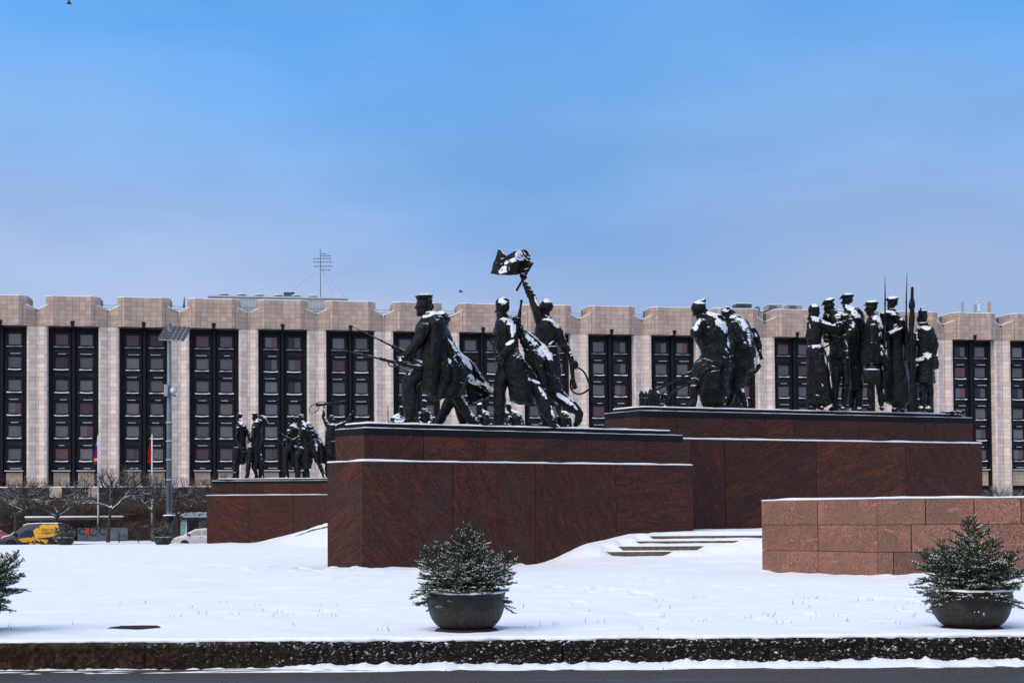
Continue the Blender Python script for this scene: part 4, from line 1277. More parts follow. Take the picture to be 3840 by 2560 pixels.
# ------------------------------------------------------------------ planters with young spruces
def spruce_mesh(seed, height, spread, nlead=4):
    rg = np.random.default_rng(seed)
    wood, ndl, snw = MB(), MB(), MB()
    NV, NF = [], []
    SV, SF = [], []
    cnt = [0, 0]
    def needles(P):
        seg = np.linalg.norm(np.diff(P, axis=0), axis=1); Ltot = seg.sum()
        k = max(6, int(Ltot / 0.0034))
        cum = np.concatenate([[0], np.cumsum(seg)])
        s = rg.uniform(0, Ltot, k)
        C = np.stack([np.interp(s, cum, P[:, a]) for a in range(3)], -1)
        T = (P[-1] - P[0]) / (np.linalg.norm(P[-1] - P[0]) + 1e-9)
        D = rg.normal(size=(k, 3)); D -= (D @ T)[:, None] * T * 1.0
        D /= np.linalg.norm(D, axis=1)[:, None]
        D = D * 0.85 + T * 0.55
        ln = rg.uniform(0.015, 0.027, k)[:, None]
        S = np.cross(D, rg.normal(size=(k, 3))); S /= np.linalg.norm(S, axis=1)[:, None]
        V = np.stack([C - S * 0.0036, C + S * 0.0036, C + D * ln], 1).reshape(-1, 3)
        NV.append(V); NF.append(np.arange(k * 3).reshape(-1, 3) + cnt[0]); cnt[0] += k * 3
        # snow lodged along the top of the twig
        up = 1 - abs(T[2])
        if rg.random() < 0.40 * (0.4 + up):
            n = max(2, int(Ltot / 0.028))
            for q in range(n):
                if rg.random() < 0.38: continue
                t0 = (q + 0.1) / n; t1 = (q + rg.uniform(0.7, 1.15)) / n
                a = np.array([np.interp(min(1, t0) * Ltot, cum, P[:, x]) for x in range(3)]); c = np.array([np.interp(min(1, t1) * Ltot, cum, P[:, x]) for x in range(3)])
                w = rg.uniform(0.005, 0.010); zz = np.array([0, 0, 0.006]); hh = np.array([0, 0, rg.uniform(0.008, 0.016)])
                sd = np.cross(c - a, [0, 0, 1.0]); sd = sd / (np.linalg.norm(sd) + 1e-9) * w
                mid = (a + c) / 2 + zz
                V = np.array([a + zz, mid + sd, c + zz, mid - sd, mid + hh, mid - zz])
                SV.append(V); SF.append(np.array([(0, 1, 4), (1, 2, 4), (2, 3, 4), (3, 0, 4), (1, 0, 5), (2, 1, 5), (3, 2, 5), (0, 3, 5)]) + cnt[1]); cnt[1] += 6
    def twig(p, d, ln, level, droop):
        n = 5; P = [p]; dd = d / np.linalg.norm(d)
        for q in range(n):
            dd = dd + np.array([0, 0, -droop * (q < 3) + 0.06 * (q >= 3)]) + rg.normal(0, 0.05, 3); dd /= np.linalg.norm(dd)
            P.append(P[-1] + dd * ln / n)
        P = np.array(P)
        wood.tube(P[[0, 2, 5]] if level else P, np.linspace(0.0045 if level else 0.008, 0.002, 3 if level else len(P)), 3, False)
        needles(P if level else P[1:])
        if level < 2:
            m = int(ln / (0.042 if level == 0 else 0.05))
            for q in range(m):
                t = (q + 0.8) / (m + 0.8)
                if t < 0.18: continue
                i = min(n - 1, int(t * n)); pos = P[i] + (P[i + 1] - P[i]) * (t * n - i)
                sgn = 1 if q % 2 else -1
                tan = P[i + 1] - P[i]; tan /= np.linalg.norm(tan)
                side = np.cross(tan, [0, 0, 1.0]); side /= np.linalg.norm(side) + 1e-9
                nd = tan * 0.75 + side * sgn * rg.uniform(0.6, 0.95) + np.array([0, 0, rg.uniform(-0.12, 0.25)])
                l2 = ln * (0.55 - 0.38 * t) * rg.uniform(0.7, 1.15)
                if l2 > 0.03: twig(pos, nd, l2, level + 1, 0.02)
    for ld in range(nlead):
        if ld == 0: base, top, br = np.array([0, 0, 0.0]), np.array([0.02, 0, height]), spread
        else:
            a = ld * 0.80 + rg.uniform(0, .4); base = np.array([0.28 * math.cos(a), 0.28 * math.sin(a), 0]); top = base + np.array([0.36 * math.cos(a), 0.36 * math.sin(a), 0.95 * rg.uniform(0.50, 0.80)]); br = spread * 0.72
        P = catmull([base, base * .5 + top * .5 + rg.normal(0, 0.015, 3), top], 5)
        wood.tube(P, np.linspace(0.016 if ld == 0 else 0.010, 0.003, len(P)), 6)
        needles(P[-4:])
        nw = int(np.linalg.norm(top - base) / 0.075)
        for w in range(nw):
            t = min(0.98, (w + rg.uniform(0.1, 0.9)) / nw)
            for q in range(6 if ld == 0 else 4):
                a = q * 2 * math.pi / 5.5 + w * 1.1 + rg.uniform(-.25, .25)
                ln = br * (1.0 - t) ** 0.75 * rg.uniform(0.7, 1.1) + 0.07
                elev = (-0.14 if ld else -0.05) + 0.95 * t + rg.uniform(-.28, .36)
                p = base + (top - base) * min(1, max(0, t + rg.uniform(-.05, .05)))
                twig(p, np.array([math.cos(a) * math.cos(elev), math.sin(a) * math.cos(elev), math.sin(elev)]), ln, 0, 0.07 * (1 - t))
    ndl.v = [np.concatenate(NV)]
    me = bpy.data.meshes.new('needles')
    def raw(name, V, Fc, mat):
        V = np.concatenate(V); Fc = np.concatenate(Fc)
        me = bpy.data.meshes.new(name)
        me.vertices.add(len(V)); me.vertices.foreach_set('co', V.astype(np.float32).ravel())
        me.loops.add(Fc.size); me.loops.foreach_set('vertex_index', Fc.astype(np.int32).ravel())
        me.polygons.add(len(Fc)); me.polygons.foreach_set('loop_start', np.arange(0, Fc.size, 3, dtype=np.int32))
        me.materials.append(mat); me.update(calc_edges=True)
        return me
    return wood.mesh('branches', M['sprucebark']), raw('needles', NV, NF, M['needle']), raw('snow_cover', SV, SF, M['snow'])
pot_prof = [(0.25, 0.0)] + [(0.25 + 0.298 * math.sin(q), 0.44 - 0.44 * math.cos(q) ** 0.9) for q in np.linspace(0.25, 1.45, 9)] + [(0.548, 0.432), (0.552, 0.435), (0.548, 0.445), (0.55, 0.50), (0.562, 0.51), (0.562, 0.532), (0.545, 0.54), (0.515, 0.535), (0.50, 0.47), (0.0, 0.47)]
pot_me = MB().lathe(pot_prof, n=64).mesh('pot', M['pot'], True)
def rim_snow():
    n = 90; a = np.arange(n) * 2 * math.pi / n; rows = []
    for r_, z in ((0.575, 0.535), (0.572, 0.552), (0.545, 0.562), (0.515, 0.553), (0.50, 0.50)):
        w = 0.012 * fbm(np.cos(a) * 3, np.sin(a) * 3, r_ * 5, 3)
        rows.append(np.stack([(r_ + w * .3) * np.cos(a), (r_ + w * .3) * np.sin(a), z + w * .8 - 0.01], -1))
    return MB().add(np.vstack(rows), [(q * n + k, q * n + (k + 1) % n, (q + 1) * n + (k + 1) % n, (q + 1) * n + k) for q in range(4) for k in range(n)]).mesh('rim_snow', M['snow'], True)
rim_me = rim_snow()
soil_me = MB().lathe([(0.0, 0.50), (0.3, 0.51), (0.505, 0.475)][::-1], n=32).mesh('soil', M['snow'], True)
mul_ring = MB(); n = 60; a = np.arange(n) * 2 * math.pi / n; rr = 0.45 + 0.02 * vnoise(np.cos(a) * 4, np.sin(a) * 4, 0)
mul_ring.add(np.vstack([np.stack([rr * np.cos(a), rr * np.sin(a), np.full(n, -0.03)], -1), np.stack([0.9 * rr * np.cos(a), 0.9 * rr * np.sin(a), np.full(n, 0.02)], -1), [[0, 0, 0.02]]]), [(k, (k + 1) % n, n + (k + 1) % n, n + k) for k in range(n)] + [(n + k, n + (k + 1) % n, 2 * n) for k in range(n)])
mulch_me = mul_ring.mesh('mulch', M['mulch'])
sp1, sp2 = spruce_mesh(3, 0.96, 0.64, 9), spruce_mesh(11, 1.02, 0.66, 9)
def planter(x, y, z, meshes, rz, label, sc=1.0):
    r_ = empty('potted_spruce', (x, y, z), 0.0, label, 'planter', 'potted spruces on the snow')
    link('pot', pot_me, r_); link('rim_snow', rim_me, r_); link('soil', soil_me, r_); link('mulch', mulch_me, r_)
    t = link('spruce', meshes[0], r_, (0, 0, 0.46), rz)
    link('needles', meshes[1], t); link('snow_cover', meshes[2], t)
    if sc != 1.0: t.scale = (sc, sc, sc)
    return r_
planter(POTS[0][0], POTS[0][1], 0.0, sp1, 0.4, 'young spruce in a dark bowl in front of the middle plinth')
planter(POTS[1][0], POTS[1][1], 0.0, sp2, 1.9, 'young spruce in a dark bowl in front of the pink granite wall')
planter(POTS[2][0], POTS[2][1], 0.0, sp1, 2.6, 'snow-dusted spruce cut off by the left edge of the picture', 1.16)
x, y = WX(245, 94, 2040), 94.0
planter(x, y, float(ground_z(x, y)) - .04, sp1, 1.2, 'distant potted spruce beside the yellow van')
x, y = WX(610, 92, 2040), 92.0
planter(x, y, float(ground_z(x, y)) - .04, sp2, 3.0, 'distant potted spruce in front of the white car')

# ------------------------------------------------------------------ bare trees and shrubs
def bare_tree(seed, H, spread, style='pollard'):
    rg = np.random.default_rng(seed)
    m = MB(); tr = MB()
    def br(p, d, ln, r0, lev):
        n = 4; P = [p]; dd = d / np.linalg.norm(d)
        for q in range(n):
            dd = dd + rg.normal(0, 0.20 if lev > 0 else 0.08, 3) + np.array([0, 0, 0.05]); dd /= np.linalg.norm(dd)
            P.append(P[-1] + dd * ln / n)
        P = np.array(P)
        (tr if lev == 0 else m).tube(P, np.linspace(r0, r0 * 0.55, n + 1), 7 if lev < 2 else 4, False)
        if lev >= 5 or r0 < 0.006: return
        k = (4, 4, 4, 4, 3)[lev]
        for q in range(k):
            t = rg.uniform(0.45, 1.0) if q else 1.0
            if lev == 0: t = rg.uniform(0.8, 1.0)
            i = min(n - 1, int(t * n)); pos = P[i] + (P[i + 1] - P[i]) * (t * n - i)
            a = rg.uniform(0, 2 * math.pi); side = np.array([math.cos(a), math.sin(a), 0])
            nd = dd * 0.65 + side * rg.uniform(0.5, 1.0) * (1.15 if lev < 2 else 0.9) + np.array([0, 0, 0.16 if lev < 3 else 0.3])
            br(pos, nd, ln * rg.uniform(0.55, 0.85) if lev else ln * spread * rg.uniform(.7, 1.0), max(0.010, r0 * (0.62 if lev == 0 else 0.56)), lev + 1)
    br(np.array([0, 0, 0.0]), np.array([0.03, 0, 1.0]), H * 0.42, 0.17, 0)
    return tr.mesh('trunk', M['twig'], True), m.mesh('crown', M['twig'], True)
T_ = [bare_tree(s, 6.6, 0.72) for s in (5, 8, 21)]
def tree(u, Y, k, rz, sc, label, z=-0.3):
    x = WX(u, Y, 1990)
    r_ = empty('bare_tree', (x, Y, z), 0, label, 'tree', 'pollarded trees along the far street')
    for q, nm in enumerate(('trunk', 'crown')):
        o = link(nm, T_[k][q], r_, (0, 0, 0), rz); o.scale = (sc, sc, sc)
tree(60, 123, 0, 0.3, 1.0, 'bare snowy tree at the left edge behind the van')
tree(195, 125, 1, 1.9, 1.0, 'bare snowy tree just left of the tricolour flagpole')
tree(405, 119, 2, 0.8, 1.08, 'bare forked snowy tree right of the tricolour flagpole')
tree(575, 121, 0, 3.3, 1.08, 'broad bare tree left of the floodlight mast')
tree(672, 126, 1, 4.4, 1.0, 'bare tree just right of the floodlight mast')
tree(770, 126, 2, 5.2, 0.98, 'bare tree rising behind the small distant plinth')
tree(3745, 150, 0, 2.0, 0.9, 'bare tree top showing above the pink wall at the far right')
def shrub_mesh(seed, w, h, n):
    rg = np.random.default_rng(seed); m = MB()
    for k in range(n):
        a = rg.uniform(0, 2 * math.pi); r_ = w * 0.35 * math.sqrt(rg.random())
        p = np.array([r_ * math.cos(a), r_ * math.sin(a), 0])
        d = np.array([math.cos(a) * rg.uniform(0, .8), math.sin(a) * rg.uniform(0, .8), 1.0]); d /= np.linalg.norm(d)
        ln = h * rg.uniform(0.6, 1.1); P = [p]
        for q in range(4):
            d = d + rg.normal(0, 0.13, 3); d /= np.linalg.norm(d); P.append(P[-1] + d * ln / 4)
        P = np.array(P); m.tube(P, np.linspace(0.017, 0.008, 5), 3, False)
        for q in range(5):
            i = rg.integers(1, 4); dd = d + rg.normal(0, 0.55, 3); dd /= np.linalg.norm(dd)
            l2 = ln * rg.uniform(.2, .4); e = P[i] + dd * l2 * .5 + rg.normal(0, .04, 3)
            m.tube(np.array([P[i], e, e + (dd + rg.normal(0, .3, 3)) * l2 * .5]), [0.010, 0.008, 0.006], 3, False)
    return m.mesh('twigs', M['shrub'])
S_ = [shrub_mesh(s, 3.2, 3.0, 330) for s in (1, 2)] + [shrub_mesh(4, 3.0, 1.7, 220)]
def shrub(u, Y, k, rz, sc, label, zs=1.0):
    r_ = empty('bare_shrub', (WX(u, Y, 1990), Y, -0.3), 0, label, 'shrub', 'brown bare shrubs along the far street')
    o = link('twigs', S_[k], r_, (0, 0, 0), rz); o.scale = (sc, sc, sc * zs)
spots = [(-20, 135, 0, 'at the left edge'), (95, 134, 1, 'above the van bonnet'), (175, 136, 0, 'behind the van roof'), (262, 134, 1, 'behind the nearer spruce pot by the van'), (335, 136, 0, 'under the tricolour flagpole'), (470, 137, 1, 'behind the red hoarding panel'), (530, 135, 0, 'left of the red flag pole'), (610, 134, 1, 'below the floodlight mast'), (690, 136, 0, 'behind the bus shelter roof'), (765, 135, 1, 'behind the bus shelter glass'), (830, 136, 0, 'hidden behind the distant plinth')]
for k, (u, Y, q, w) in enumerate(spots):
    shrub(u, Y, q, k * 1.3, 1.25 + 0.15 * math.sin(k * 2.1), f'brown bare shrub {w}')
for k, (u, Y, w) in enumerate(((430, 130, 'low shrub beside the forked tree'), (560, 129, 'low shrub behind the low street fence'), (640, 130, 'low shrub behind the floodlight mast foot'), (725, 131, 'low snowy shrub behind the shelter poster'))):
    shrub(u, Y, 2, k * 2.0, 1.15, f'{w}, bare and brown')

hx0, hx1 = WX(655, 127, 1950), WX(800, 127, 1950)
hd = empty('clipped_hedge', ((hx0 + hx1) / 2, 127, -0.3), 0, 'clipped bare hedge with a snowy top behind the bus shelter', 'hedge')
rg = np.random.default_rng(77); m = MB(); ht = W(720, 1922, 127)[2] + 0.3
for k in range(1500):
    x0, y0 = rg.uniform(hx0, hx1), 127 + rg.uniform(-.5, .5); z0 = rg.uniform(0, ht * .7)
    d = np.array([rg.normal(0, .25), rg.normal(0, .25), 1.0]); l_ = min(ht - z0, rg.uniform(.3, .9))
    P = np.array([[x0, y0, z0 - .3], [x0 + d[0] * l_ * .5, y0 + d[1] * l_ * .5, z0 - .3 + l_ * .55], [x0 + d[0] * l_, y0 + d[1] * l_, z0 - .3 + l_]])
    m.tube(P, [.014, .011, .007], 3, False)
m.build('twigs', M['shrub'], hd)
m = MB()
for k in range(520):
    x0, y0, r_ = rg.uniform(hx0, hx1), 127 + rg.uniform(-.5, .4), rg.uniform(.02, .055)
    z0 = ht - .3 + rg.uniform(-.28, .04)
    m.add([(x0 - r_ * 1.6, y0, z0), (x0, y0 - r_, z0), (x0 + r_ * 1.6, y0, z0), (x0, y0 + r_, z0), (x0, y0, z0 + r_ * .7), (x0, y0, z0 - r_ * .4)], [(0, 1, 4), (1, 2, 4), (2, 3, 4), (3, 0, 4), (1, 0, 5), (2, 1, 5), (3, 2, 5), (0, 3, 5)])
o = m.build('snow_tufts', M['snow'], hd); o['kind'] = 'stuff'

# ------------------------------------------------------------------ vehicles
def extrude_profile(prof, W2, rnd=0.12, tum=0.10, zt=0.9, ztop=1.5):
    """closed side profile (x,z) -> body with rounded shoulders and tumblehome"""
    P = np.array(prof, float); n = len(P)
    nb = np.roll(P, -1, 0) - np.roll(P, 1, 0); nb /= np.linalg.norm(nb, axis=1)[:, None]
    nr = np.stack([nb[:, 1], -nb[:, 0]], -1)
    ar = np.sum(P[:, 0] * np.roll(P[:, 1], -1) - np.roll(P[:, 0], -1) * P[:, 1])
    if ar > 0: nr = -nr
    rows = []
    for y, ins in ((-1, rnd), (-0.985, rnd * .45), (-0.94, rnd * .12), (-0.85, 0.0), (0.85, 0.0), (0.94, rnd * .12), (0.985, rnd * .45), (1, rnd)):
        Q = P + nr * ins
        yy = y * W2 * (1 - tum * np.clip((Q[:, 1] - zt) / (ztop - zt), 0, 1))
        rows.append(np.column_stack([Q[:, 0], yy, Q[:, 1]]))
    V = np.vstack(rows); f = []
    for r_ in range(len(rows) - 1):
        for k in range(n): f.append((r_ * n + k, r_ * n + (k + 1) % n, (r_ + 1) * n + (k + 1) % n, (r_ + 1) * n + k))
    f.append(tuple(range(n - 1, -1, -1))); f.append(tuple(range((len(rows) - 1) * n, len(rows) * n)))
    if ar < 0: f = [q[::-1] for q in f]
    return V, f
def side_sheet(poly, W2, tum, zt, ztop, off, side):
    """flat panel lying on the body side"""
    v = []
    for x, z in poly:
        y = W2 * (1 - tum * min(1, max(0, (z - zt) / (ztop - zt))))
        v.append((x, side * (y + off), z))
    f = tuple(range(len(v)))
    return v, [f if side < 0 else f[::-1]]
def wheel(root, x, y, r_, side):
    w_ = MB(); w_.lathe([(r_ * .62, -0.10), (r_ * .93, -0.10), (r_, -0.06), (r_, 0.06), (r_ * .93, 0.10), (r_ * .62, 0.10)], (x, y, r_), 28, axis='y')
    t = w_.build('tyre', M['rubber'], root, True, True)
    m = MB(); m.lathe([(0.0, -0.085), (r_ * .12, -0.09), (r_ * .62, -0.06), (r_ * .62, 0.06), (0, 0.06)], (x, y, r_), 28, axis='y')
    for k in range(10):
        a = k * math.pi / 5
        dx, dz = math.cos(a), math.sin(a); px, pz = -dz * .025, dx * .025
        yy = y + side * 0.095
        m.add([(x + dx * .06 + px, yy, r_ + dz * .06 + pz), (x + dx * .06 - px, yy, r_ + dz * .06 - pz), (x + dx * r_ * .6 - px, yy, r_ + dz * r_ * .6 - pz), (x + dx * r_ * .6 + px, yy, r_ + dz * r_ * .6 + pz)], [(0, 1, 2, 3), (3, 2, 1, 0)])
    m.build('rim', M['alloy'], t, True, True)
def arch(root, x, r_, W2, side, mat):
    m = MB(); k = np.linspace(0, math.pi, 16)
    a = [(x + r_ * 1.16 * math.cos(q), side * (W2 + .006), r_ + r_ * 1.16 * math.sin(q)) for q in k] + [(x - r_ * 1.16, side * (W2 + .006), 0.22), (x + r_ * 1.16, side * (W2 + .006), 0.22)]
    f = tuple(range(len(a))); m.add(a, [f, f[::-1]]); m.build('wheel_arch', mat, root, local=True)

def text_mesh(txt, size, mat, name):
    cu = bpy.data.curves.new(name, 'FONT'); cu.body = txt; cu.size = size; cu.extrude = 0.002; cu.offset = 0.0015
    o = bpy.data.objects.new(name, cu); COL.objects.link(o)
    dg = bpy.context.evaluated_depsgraph_get()
    me = bpy.data.meshes.new_from_object(o.evaluated_get(dg)); me.name = name
    bpy.data.objects.remove(o); bpy.data.curves.remove(cu)
    me.materials.clear(); me.materials.append(mat)
    return me

# van: local x forward, placed facing left
VY = 102.0
vx = WX(221, VY, 1990)                       # rear end
van = empty('delivery_van', (vx, VY + 0.9, -0.45), math.pi, 'yellow and dark blue delivery van with black lettering and snowy bonnet', 'van')
vp = [(0.02, .30), (0.0, .70), (0.03, 1.2), (0.09, 1.70), (0.20, 1.83), (0.7, 1.865), (1.6, 1.86), (2.35, 1.83), (2.70, 1.70), (3.15, 1.33), (3.60, 0.98), (4.05, .86), (4.28, .70), (4.36, .45), (4.30, .26), (3.0, .24), (1.2, .24)]
W2 = 0.9
vv, vf = extrude_profile(vp, W2, 0.10, 0.16, 0.85, 1.86)
MB().add(vv, vf).build('body', M['navy'], van, True, True)
cx = lambda q: (1250 - q) / 291.0
cz = lambda q: (763 - q) / 291.0
def vsheet(pts, name, mat, off, parent=van, px=True):
    P = [(cx(a), cz(b_)) for a, b_ in pts] if px else pts
    for sd in (1, -1):
        m = MB(); m.add(*side_sheet(P, W2, 0.16, 0.85, 1.86, off, sd)); m.build(name, mat, parent, local=True)
# the near flank after the half turn is local +y
vsheet([(1238, 300), (1215, 245), (1180, 236), (1005, 236), (1035, 280), (975, 236), (880, 238), (820, 290), (850, 350), (785, 305), (705, 360), (748, 525), (685, 485), (690, 520), (755, 560), (840, 600), (1245, 600), (1246, 450)], 'livery', M['yellow'], 0.006)
vsheet([(385, 540), (600, 510), (700, 520), (760, 600), (745, 608), (690, 570), (680, 608), (610, 600), (580, 560), (590, 612), (480, 605)], 'livery', M['yellow'], 0.006)
vsheet([(840, 601), (1060, 601), (960, 645), (930, 606), (880, 606)], 'livery', M['yellow'], 0.0065)
vsheet([(610, 625), (715, 630), (680, 672), (640, 655)], 'livery', M['yellow'], 0.0065)
vsheet([(730, 628), (880, 640), (790, 685)], 'livery', M['yellow'], 0.0065)
vsheet([(840, 540), (905, 606), (860, 606)], 'livery', M['navy'], 0.010)
vsheet([(1030, 510), (1075, 560), (1040, 560)], 'livery', M['navy'], 0.010)
vsheet([(515, 375), (560, 355), (690, 360), (700, 470), (640, 510), (510, 500)], 'side_window', M['carglass'], 0.008)
vsheet([(410, 470), (500, 385), (505, 500), (400, 505)], 'side_window', M['carglass'], 0.008)
vsheet([(755, 384), (812, 386), (812, 391), (755, 389)], 'lettering', M['navy'], 0.011)
vsheet([(750, 416), (856, 428), (856, 433), (750, 421)], 'lettering', M['navy'], 0.011)
for txt, px_, pz_, wpx in (('Яндекс', 878, 372, 282), ('Маркет', 878, 440, 300)):
    me = text_mesh(txt, 0.3, M['navy'], 'lettering')
    co = np.empty(len(me.vertices) * 3, np.float32); me.vertices.foreach_get('co', co); co = co.reshape(-1, 3)
    w = co[:, 0].max() - co[:, 0].min(); s = (wpx / 291.0) / w
    x = cx(px_) - (co[:, 0] - co[:, 0].min()) * s; z = cz(pz_) + co[:, 1] * s
    y = W2 * (1 - 0.16 * np.clip((z - 0.85) / 1.01, 0, 1)) + 0.012 + co[:, 2]
    me.vertices.foreach_set('co', np.stack([x, y, z], -1).astype(np.float32).ravel()); me.update()
    link('lettering', me, van)
m = MB(); m.add([(3.57, -.74, 1.02), (3.57, .74, 1.02), (2.76, .66, 1.68), (2.76, -.66, 1.68)], [(0, 1, 2, 3)]); o = m.build('windscreen', M['carglass'], van, local=True)
o.location = (0.02, 0, 0.025)
m = MB(); hp_ = [(3.30, -.70, 1.26), (3.58, -.84, 1.02), (4.08, -.82, .905), (4.24, -.74, .80)]
top = [(x, y, z + .05) for x, y, z in hp_] + [(x, -y, z + .05) for x, y, z in hp_]; bot_ = [(x, y * 1.02, z - .02) for x, y, z in hp_] + [(x, -y * 1.02, z - .02) for x, y, z in hp_]
m.add(top + bot_, [(0, 1, 5, 4), (1, 2, 6, 5), (2, 3, 7, 6)] + [(8, 9, 1, 0), (9, 10, 2, 1), (10, 11, 3, 2), (4, 5, 13, 12), (5, 6, 14, 13), (6, 7, 15, 14), (11, 15, 7, 3), (0, 4, 12, 8)]); m.build('bonnet_snow', M['snow'], van, local=True)
m = MB(); v0 = [(0.15, 1.875), (0.7, 1.905), (1.6, 1.90), (2.35, 1.87), (2.66, 1.76)]
m.add([(x, -.66, z + .02) for x, z in v0] + [(x, .66, z + .02) for x, z in v0] + [(x, -.70, z - .03) for x, z in v0] + [(x, .70, z - .03) for x, z in v0], [(k, k + 1, k + 6, k + 5) for k in range(4)] + [(k + 10, k + 11, k + 1, k) for k in range(4)] + [(k + 5, k + 6, k + 16, k + 15) for k in range(4)]); m.build('roof_snow', M['snow'], van, local=True)
for sd in (1, -1):
    m = MB(); m.add([(4.15, sd * .88, .70), (4.345, sd * .62, .66), (4.37, sd * .62, .50), (4.20, sd * .895, .52)], [(0, 1, 2, 3), (3, 2, 1, 0)]); m.build('headlight', M['lampglass'], van, local=True)
    m = MB(); m.box(3.1, 3.22, sd * .93, sd * 1.12, 1.02, 1.2); m.build('mirror', M['blackplastic'], van, local=True)
    for x in (0.56, 3.45): arch(van, x, 0.33, W2, sd, M['blackplastic']); wheel(van, x, sd * 0.82, 0.33, sd)
m = MB(); m.box(4.30, 4.41, -.8, .8, .22, .44); m.build('bumper', M['blackplastic'], van, local=True)

# white saloon car
CY_ = 104.0
cx0 = WX(641, CY_, 2000)
car = empty('white_car', (cx0 + 4.33, CY_ + 0.85, -0.50), math.pi, 'white saloon car with its headlight on half hidden by the distant plinth', 'car')
cp = [(0.04, .45), (0.0, .62), (0.05, .90), (0.25, 1.00), (0.75, 1.05), (1.15, 1.28), (1.6, 1.43), (2.1, 1.475), (2.6, 1.43), (3.05, 1.20), (3.45, 0.98), (3.9, .88), (4.2, .74), (4.33, .55), (4.31, .30), (4.2, .20), (0.2, .20)]
Wc = 0.85
MB().add(*extrude_profile(cp, Wc, 0.13, 0.24, 0.85, 1.47)).build('body', M['whitepaint'], car, True, True)
def csheet(P, name, mat, off):
    for sd in (1, -1):
        m = MB(); m.add(*side_sheet(P, Wc, 0.24, 0.85, 1.47, off, sd)); m.build(name, mat, car, local=True)
csheet([(3.10, 0.98), (2.95, 1.10), (2.55, 1.33), (2.12, 1.38), (2.12, 0.98)], 'side_window', M['carglass'], 0.008)
csheet([(2.05, 0.98), (2.05, 1.38), (1.6, 1.34), (1.15, 1.15), (1.0, 1.0)], 'side_window', M['carglass'], 0.008)
csheet([(2.0, .83), (2.2, .83), (2.2, .80), (2.0, .80)], 'door_handle', M['blackplastic'], 0.01)
csheet([(2.085, .98), (2.075, .30), (2.085, .30), (2.095, .98)], 'door_gap', M['blackplastic'], 0.006)
m = MB(); m.add([(3.40, -.64, 1.035), (3.40, .64, 1.035), (2.64, .56, 1.435), (2.64, -.56, 1.435)], [(0, 1, 2, 3)]); m.build('windscreen', M['carglass'], car, local=True)
m = MB(); v0 = [(1.1, 1.285), (1.6, 1.45), (2.1, 1.495), (2.58, 1.455)]
m.add([(x, -.55, z) for x, z in v0] + [(x, .55, z) for x, z in v0], [(k, k + 1, k + 5, k + 4) for k in range(3)]); m.build('roof_snow', M['snow'], car, local=True)
for sd in (1, -1):
    m = MB(); m.add([(3.75, sd * .862, .80), (4.12, sd * .80, .70), (4.24, sd * .70, .62), (4.05, sd * .84, .58), (3.85, sd * .865, .66)], [(0, 1, 2, 3, 4), (4, 3, 2, 1, 0)]); m.build('headlight', M['lampglass'], car, local=True)
    m = MB(); m.box(2.95, 3.12, sd * .84, sd * 1.0, .98, 1.10); m.build('mirror', M['blackplastic'], car, local=True)
    for x in (0.72, 3.32): arch(car, x, 0.30, Wc, sd, M['blackplastic']); wheel(car, x, sd * 0.78, 0.30, sd)
m = MB(); m.box(4.30, 4.36, -.4, .4, .32, .46); m.build('grille', M['blackplastic'], car, local=True)

# dark red car parked beyond the van, mostly hidden
rx = WX(48, 112, 1990)
rc = empty('red_car', (rx, 112.2, -0.45), math.pi, 'dark red parked car partly hidden behind the van bonnet', 'car')
MB().add(*extrude_profile([(x * .95, z) for x, z in cp], 0.85, 0.13, 0.24, 0.85, 1.47)).build('body', M['redpaint'], rc, True, True)
m = MB(); m.add([(x, -.5, z) for x, z in v0] + [(x, .5, z) for x, z in v0], [(k, k + 1, k + 5, k + 4) for k in range(3)]); m.build('roof_snow', M['snow'], rc, local=True)
m = MB()
m.add(*side_sheet([(3.0, 0.98), (2.45, 1.33), (1.6, 1.34), (1.0, 1.0)], 0.85, 0.24, 0.85, 1.47, 0.008, 1)); m.build('side_window', M['carglass'], rc, local=True)
for sd in (1, -1):
    for x in (0.70, 3.15): wheel(rc, x, sd * .78, .30, sd)

# ------------------------------------------------------------------ street furniture
# floodlight mast
MY = 112.0
mp_ = W(635, 2020, MY); S = MY / F
mast = empty('floodlight_mast', (mp_[0], MY, -0.3), 0, 'grey steel mast with a tilted grid of floodlights', 'lamp mast')
zt = W(640, 1212, MY)[2] + 0.3
m = MB(); m.tube([(0, 0, 0), (0, 0, zt * .55), (0, 0, zt)], [0.23, 0.20, 0.145], 16); m.build('pole', M['greymetal'], mast, True, True)
m = MB(); m.lathe([(0.17, zt - .15), (0.17, zt + .05), (0, zt + .08)], n=16); m.build('cap', M['greymetal'], mast, local=True)
for v_ in (1586, 1655, 1725, 1800):
    z = W(635, v_, MY)[2] + 0.3
    m = MB(); m.lathe([(0.22, z - .04), (0.28, z - .03), (0.28, z + .03), (0.22, z + .04)], n=16); m.build('band', M['greymetal'], mast, local=True)
    m = MB(); m.lathe([(0.285, z + .032), (0.25, z + .06), (0.19, z + .07)], n=16); m.build('band_snow', M['snow'], mast, local=True)
z = W(635, 1935, MY)[2] + 0.3
m = MB(); m.lathe([(0.22, z - .45), (0.42, z - .42), (0.50, z), (0.50, z + .05), (0.22, z + .06)], n=10); m.build('collar', M['blackplastic'], mast, local=True)
m = MB(); m.lathe([(0.51, z + .05), (0.45, z + .12), (0.22, z + .14)], n=20); m.build('collar_snow', M['snow'], mast, local=True)
def mp2(zx, zy, d=0.0):   # zoom pixel -> local metres
    q = W(560 + zx / 4.61, 1180 + zy / 4.61, MY + d)
    return np.array([q[0] - mp_[0], d, q[2] + 0.3])
m = MB(); fl = MB()
rows = []
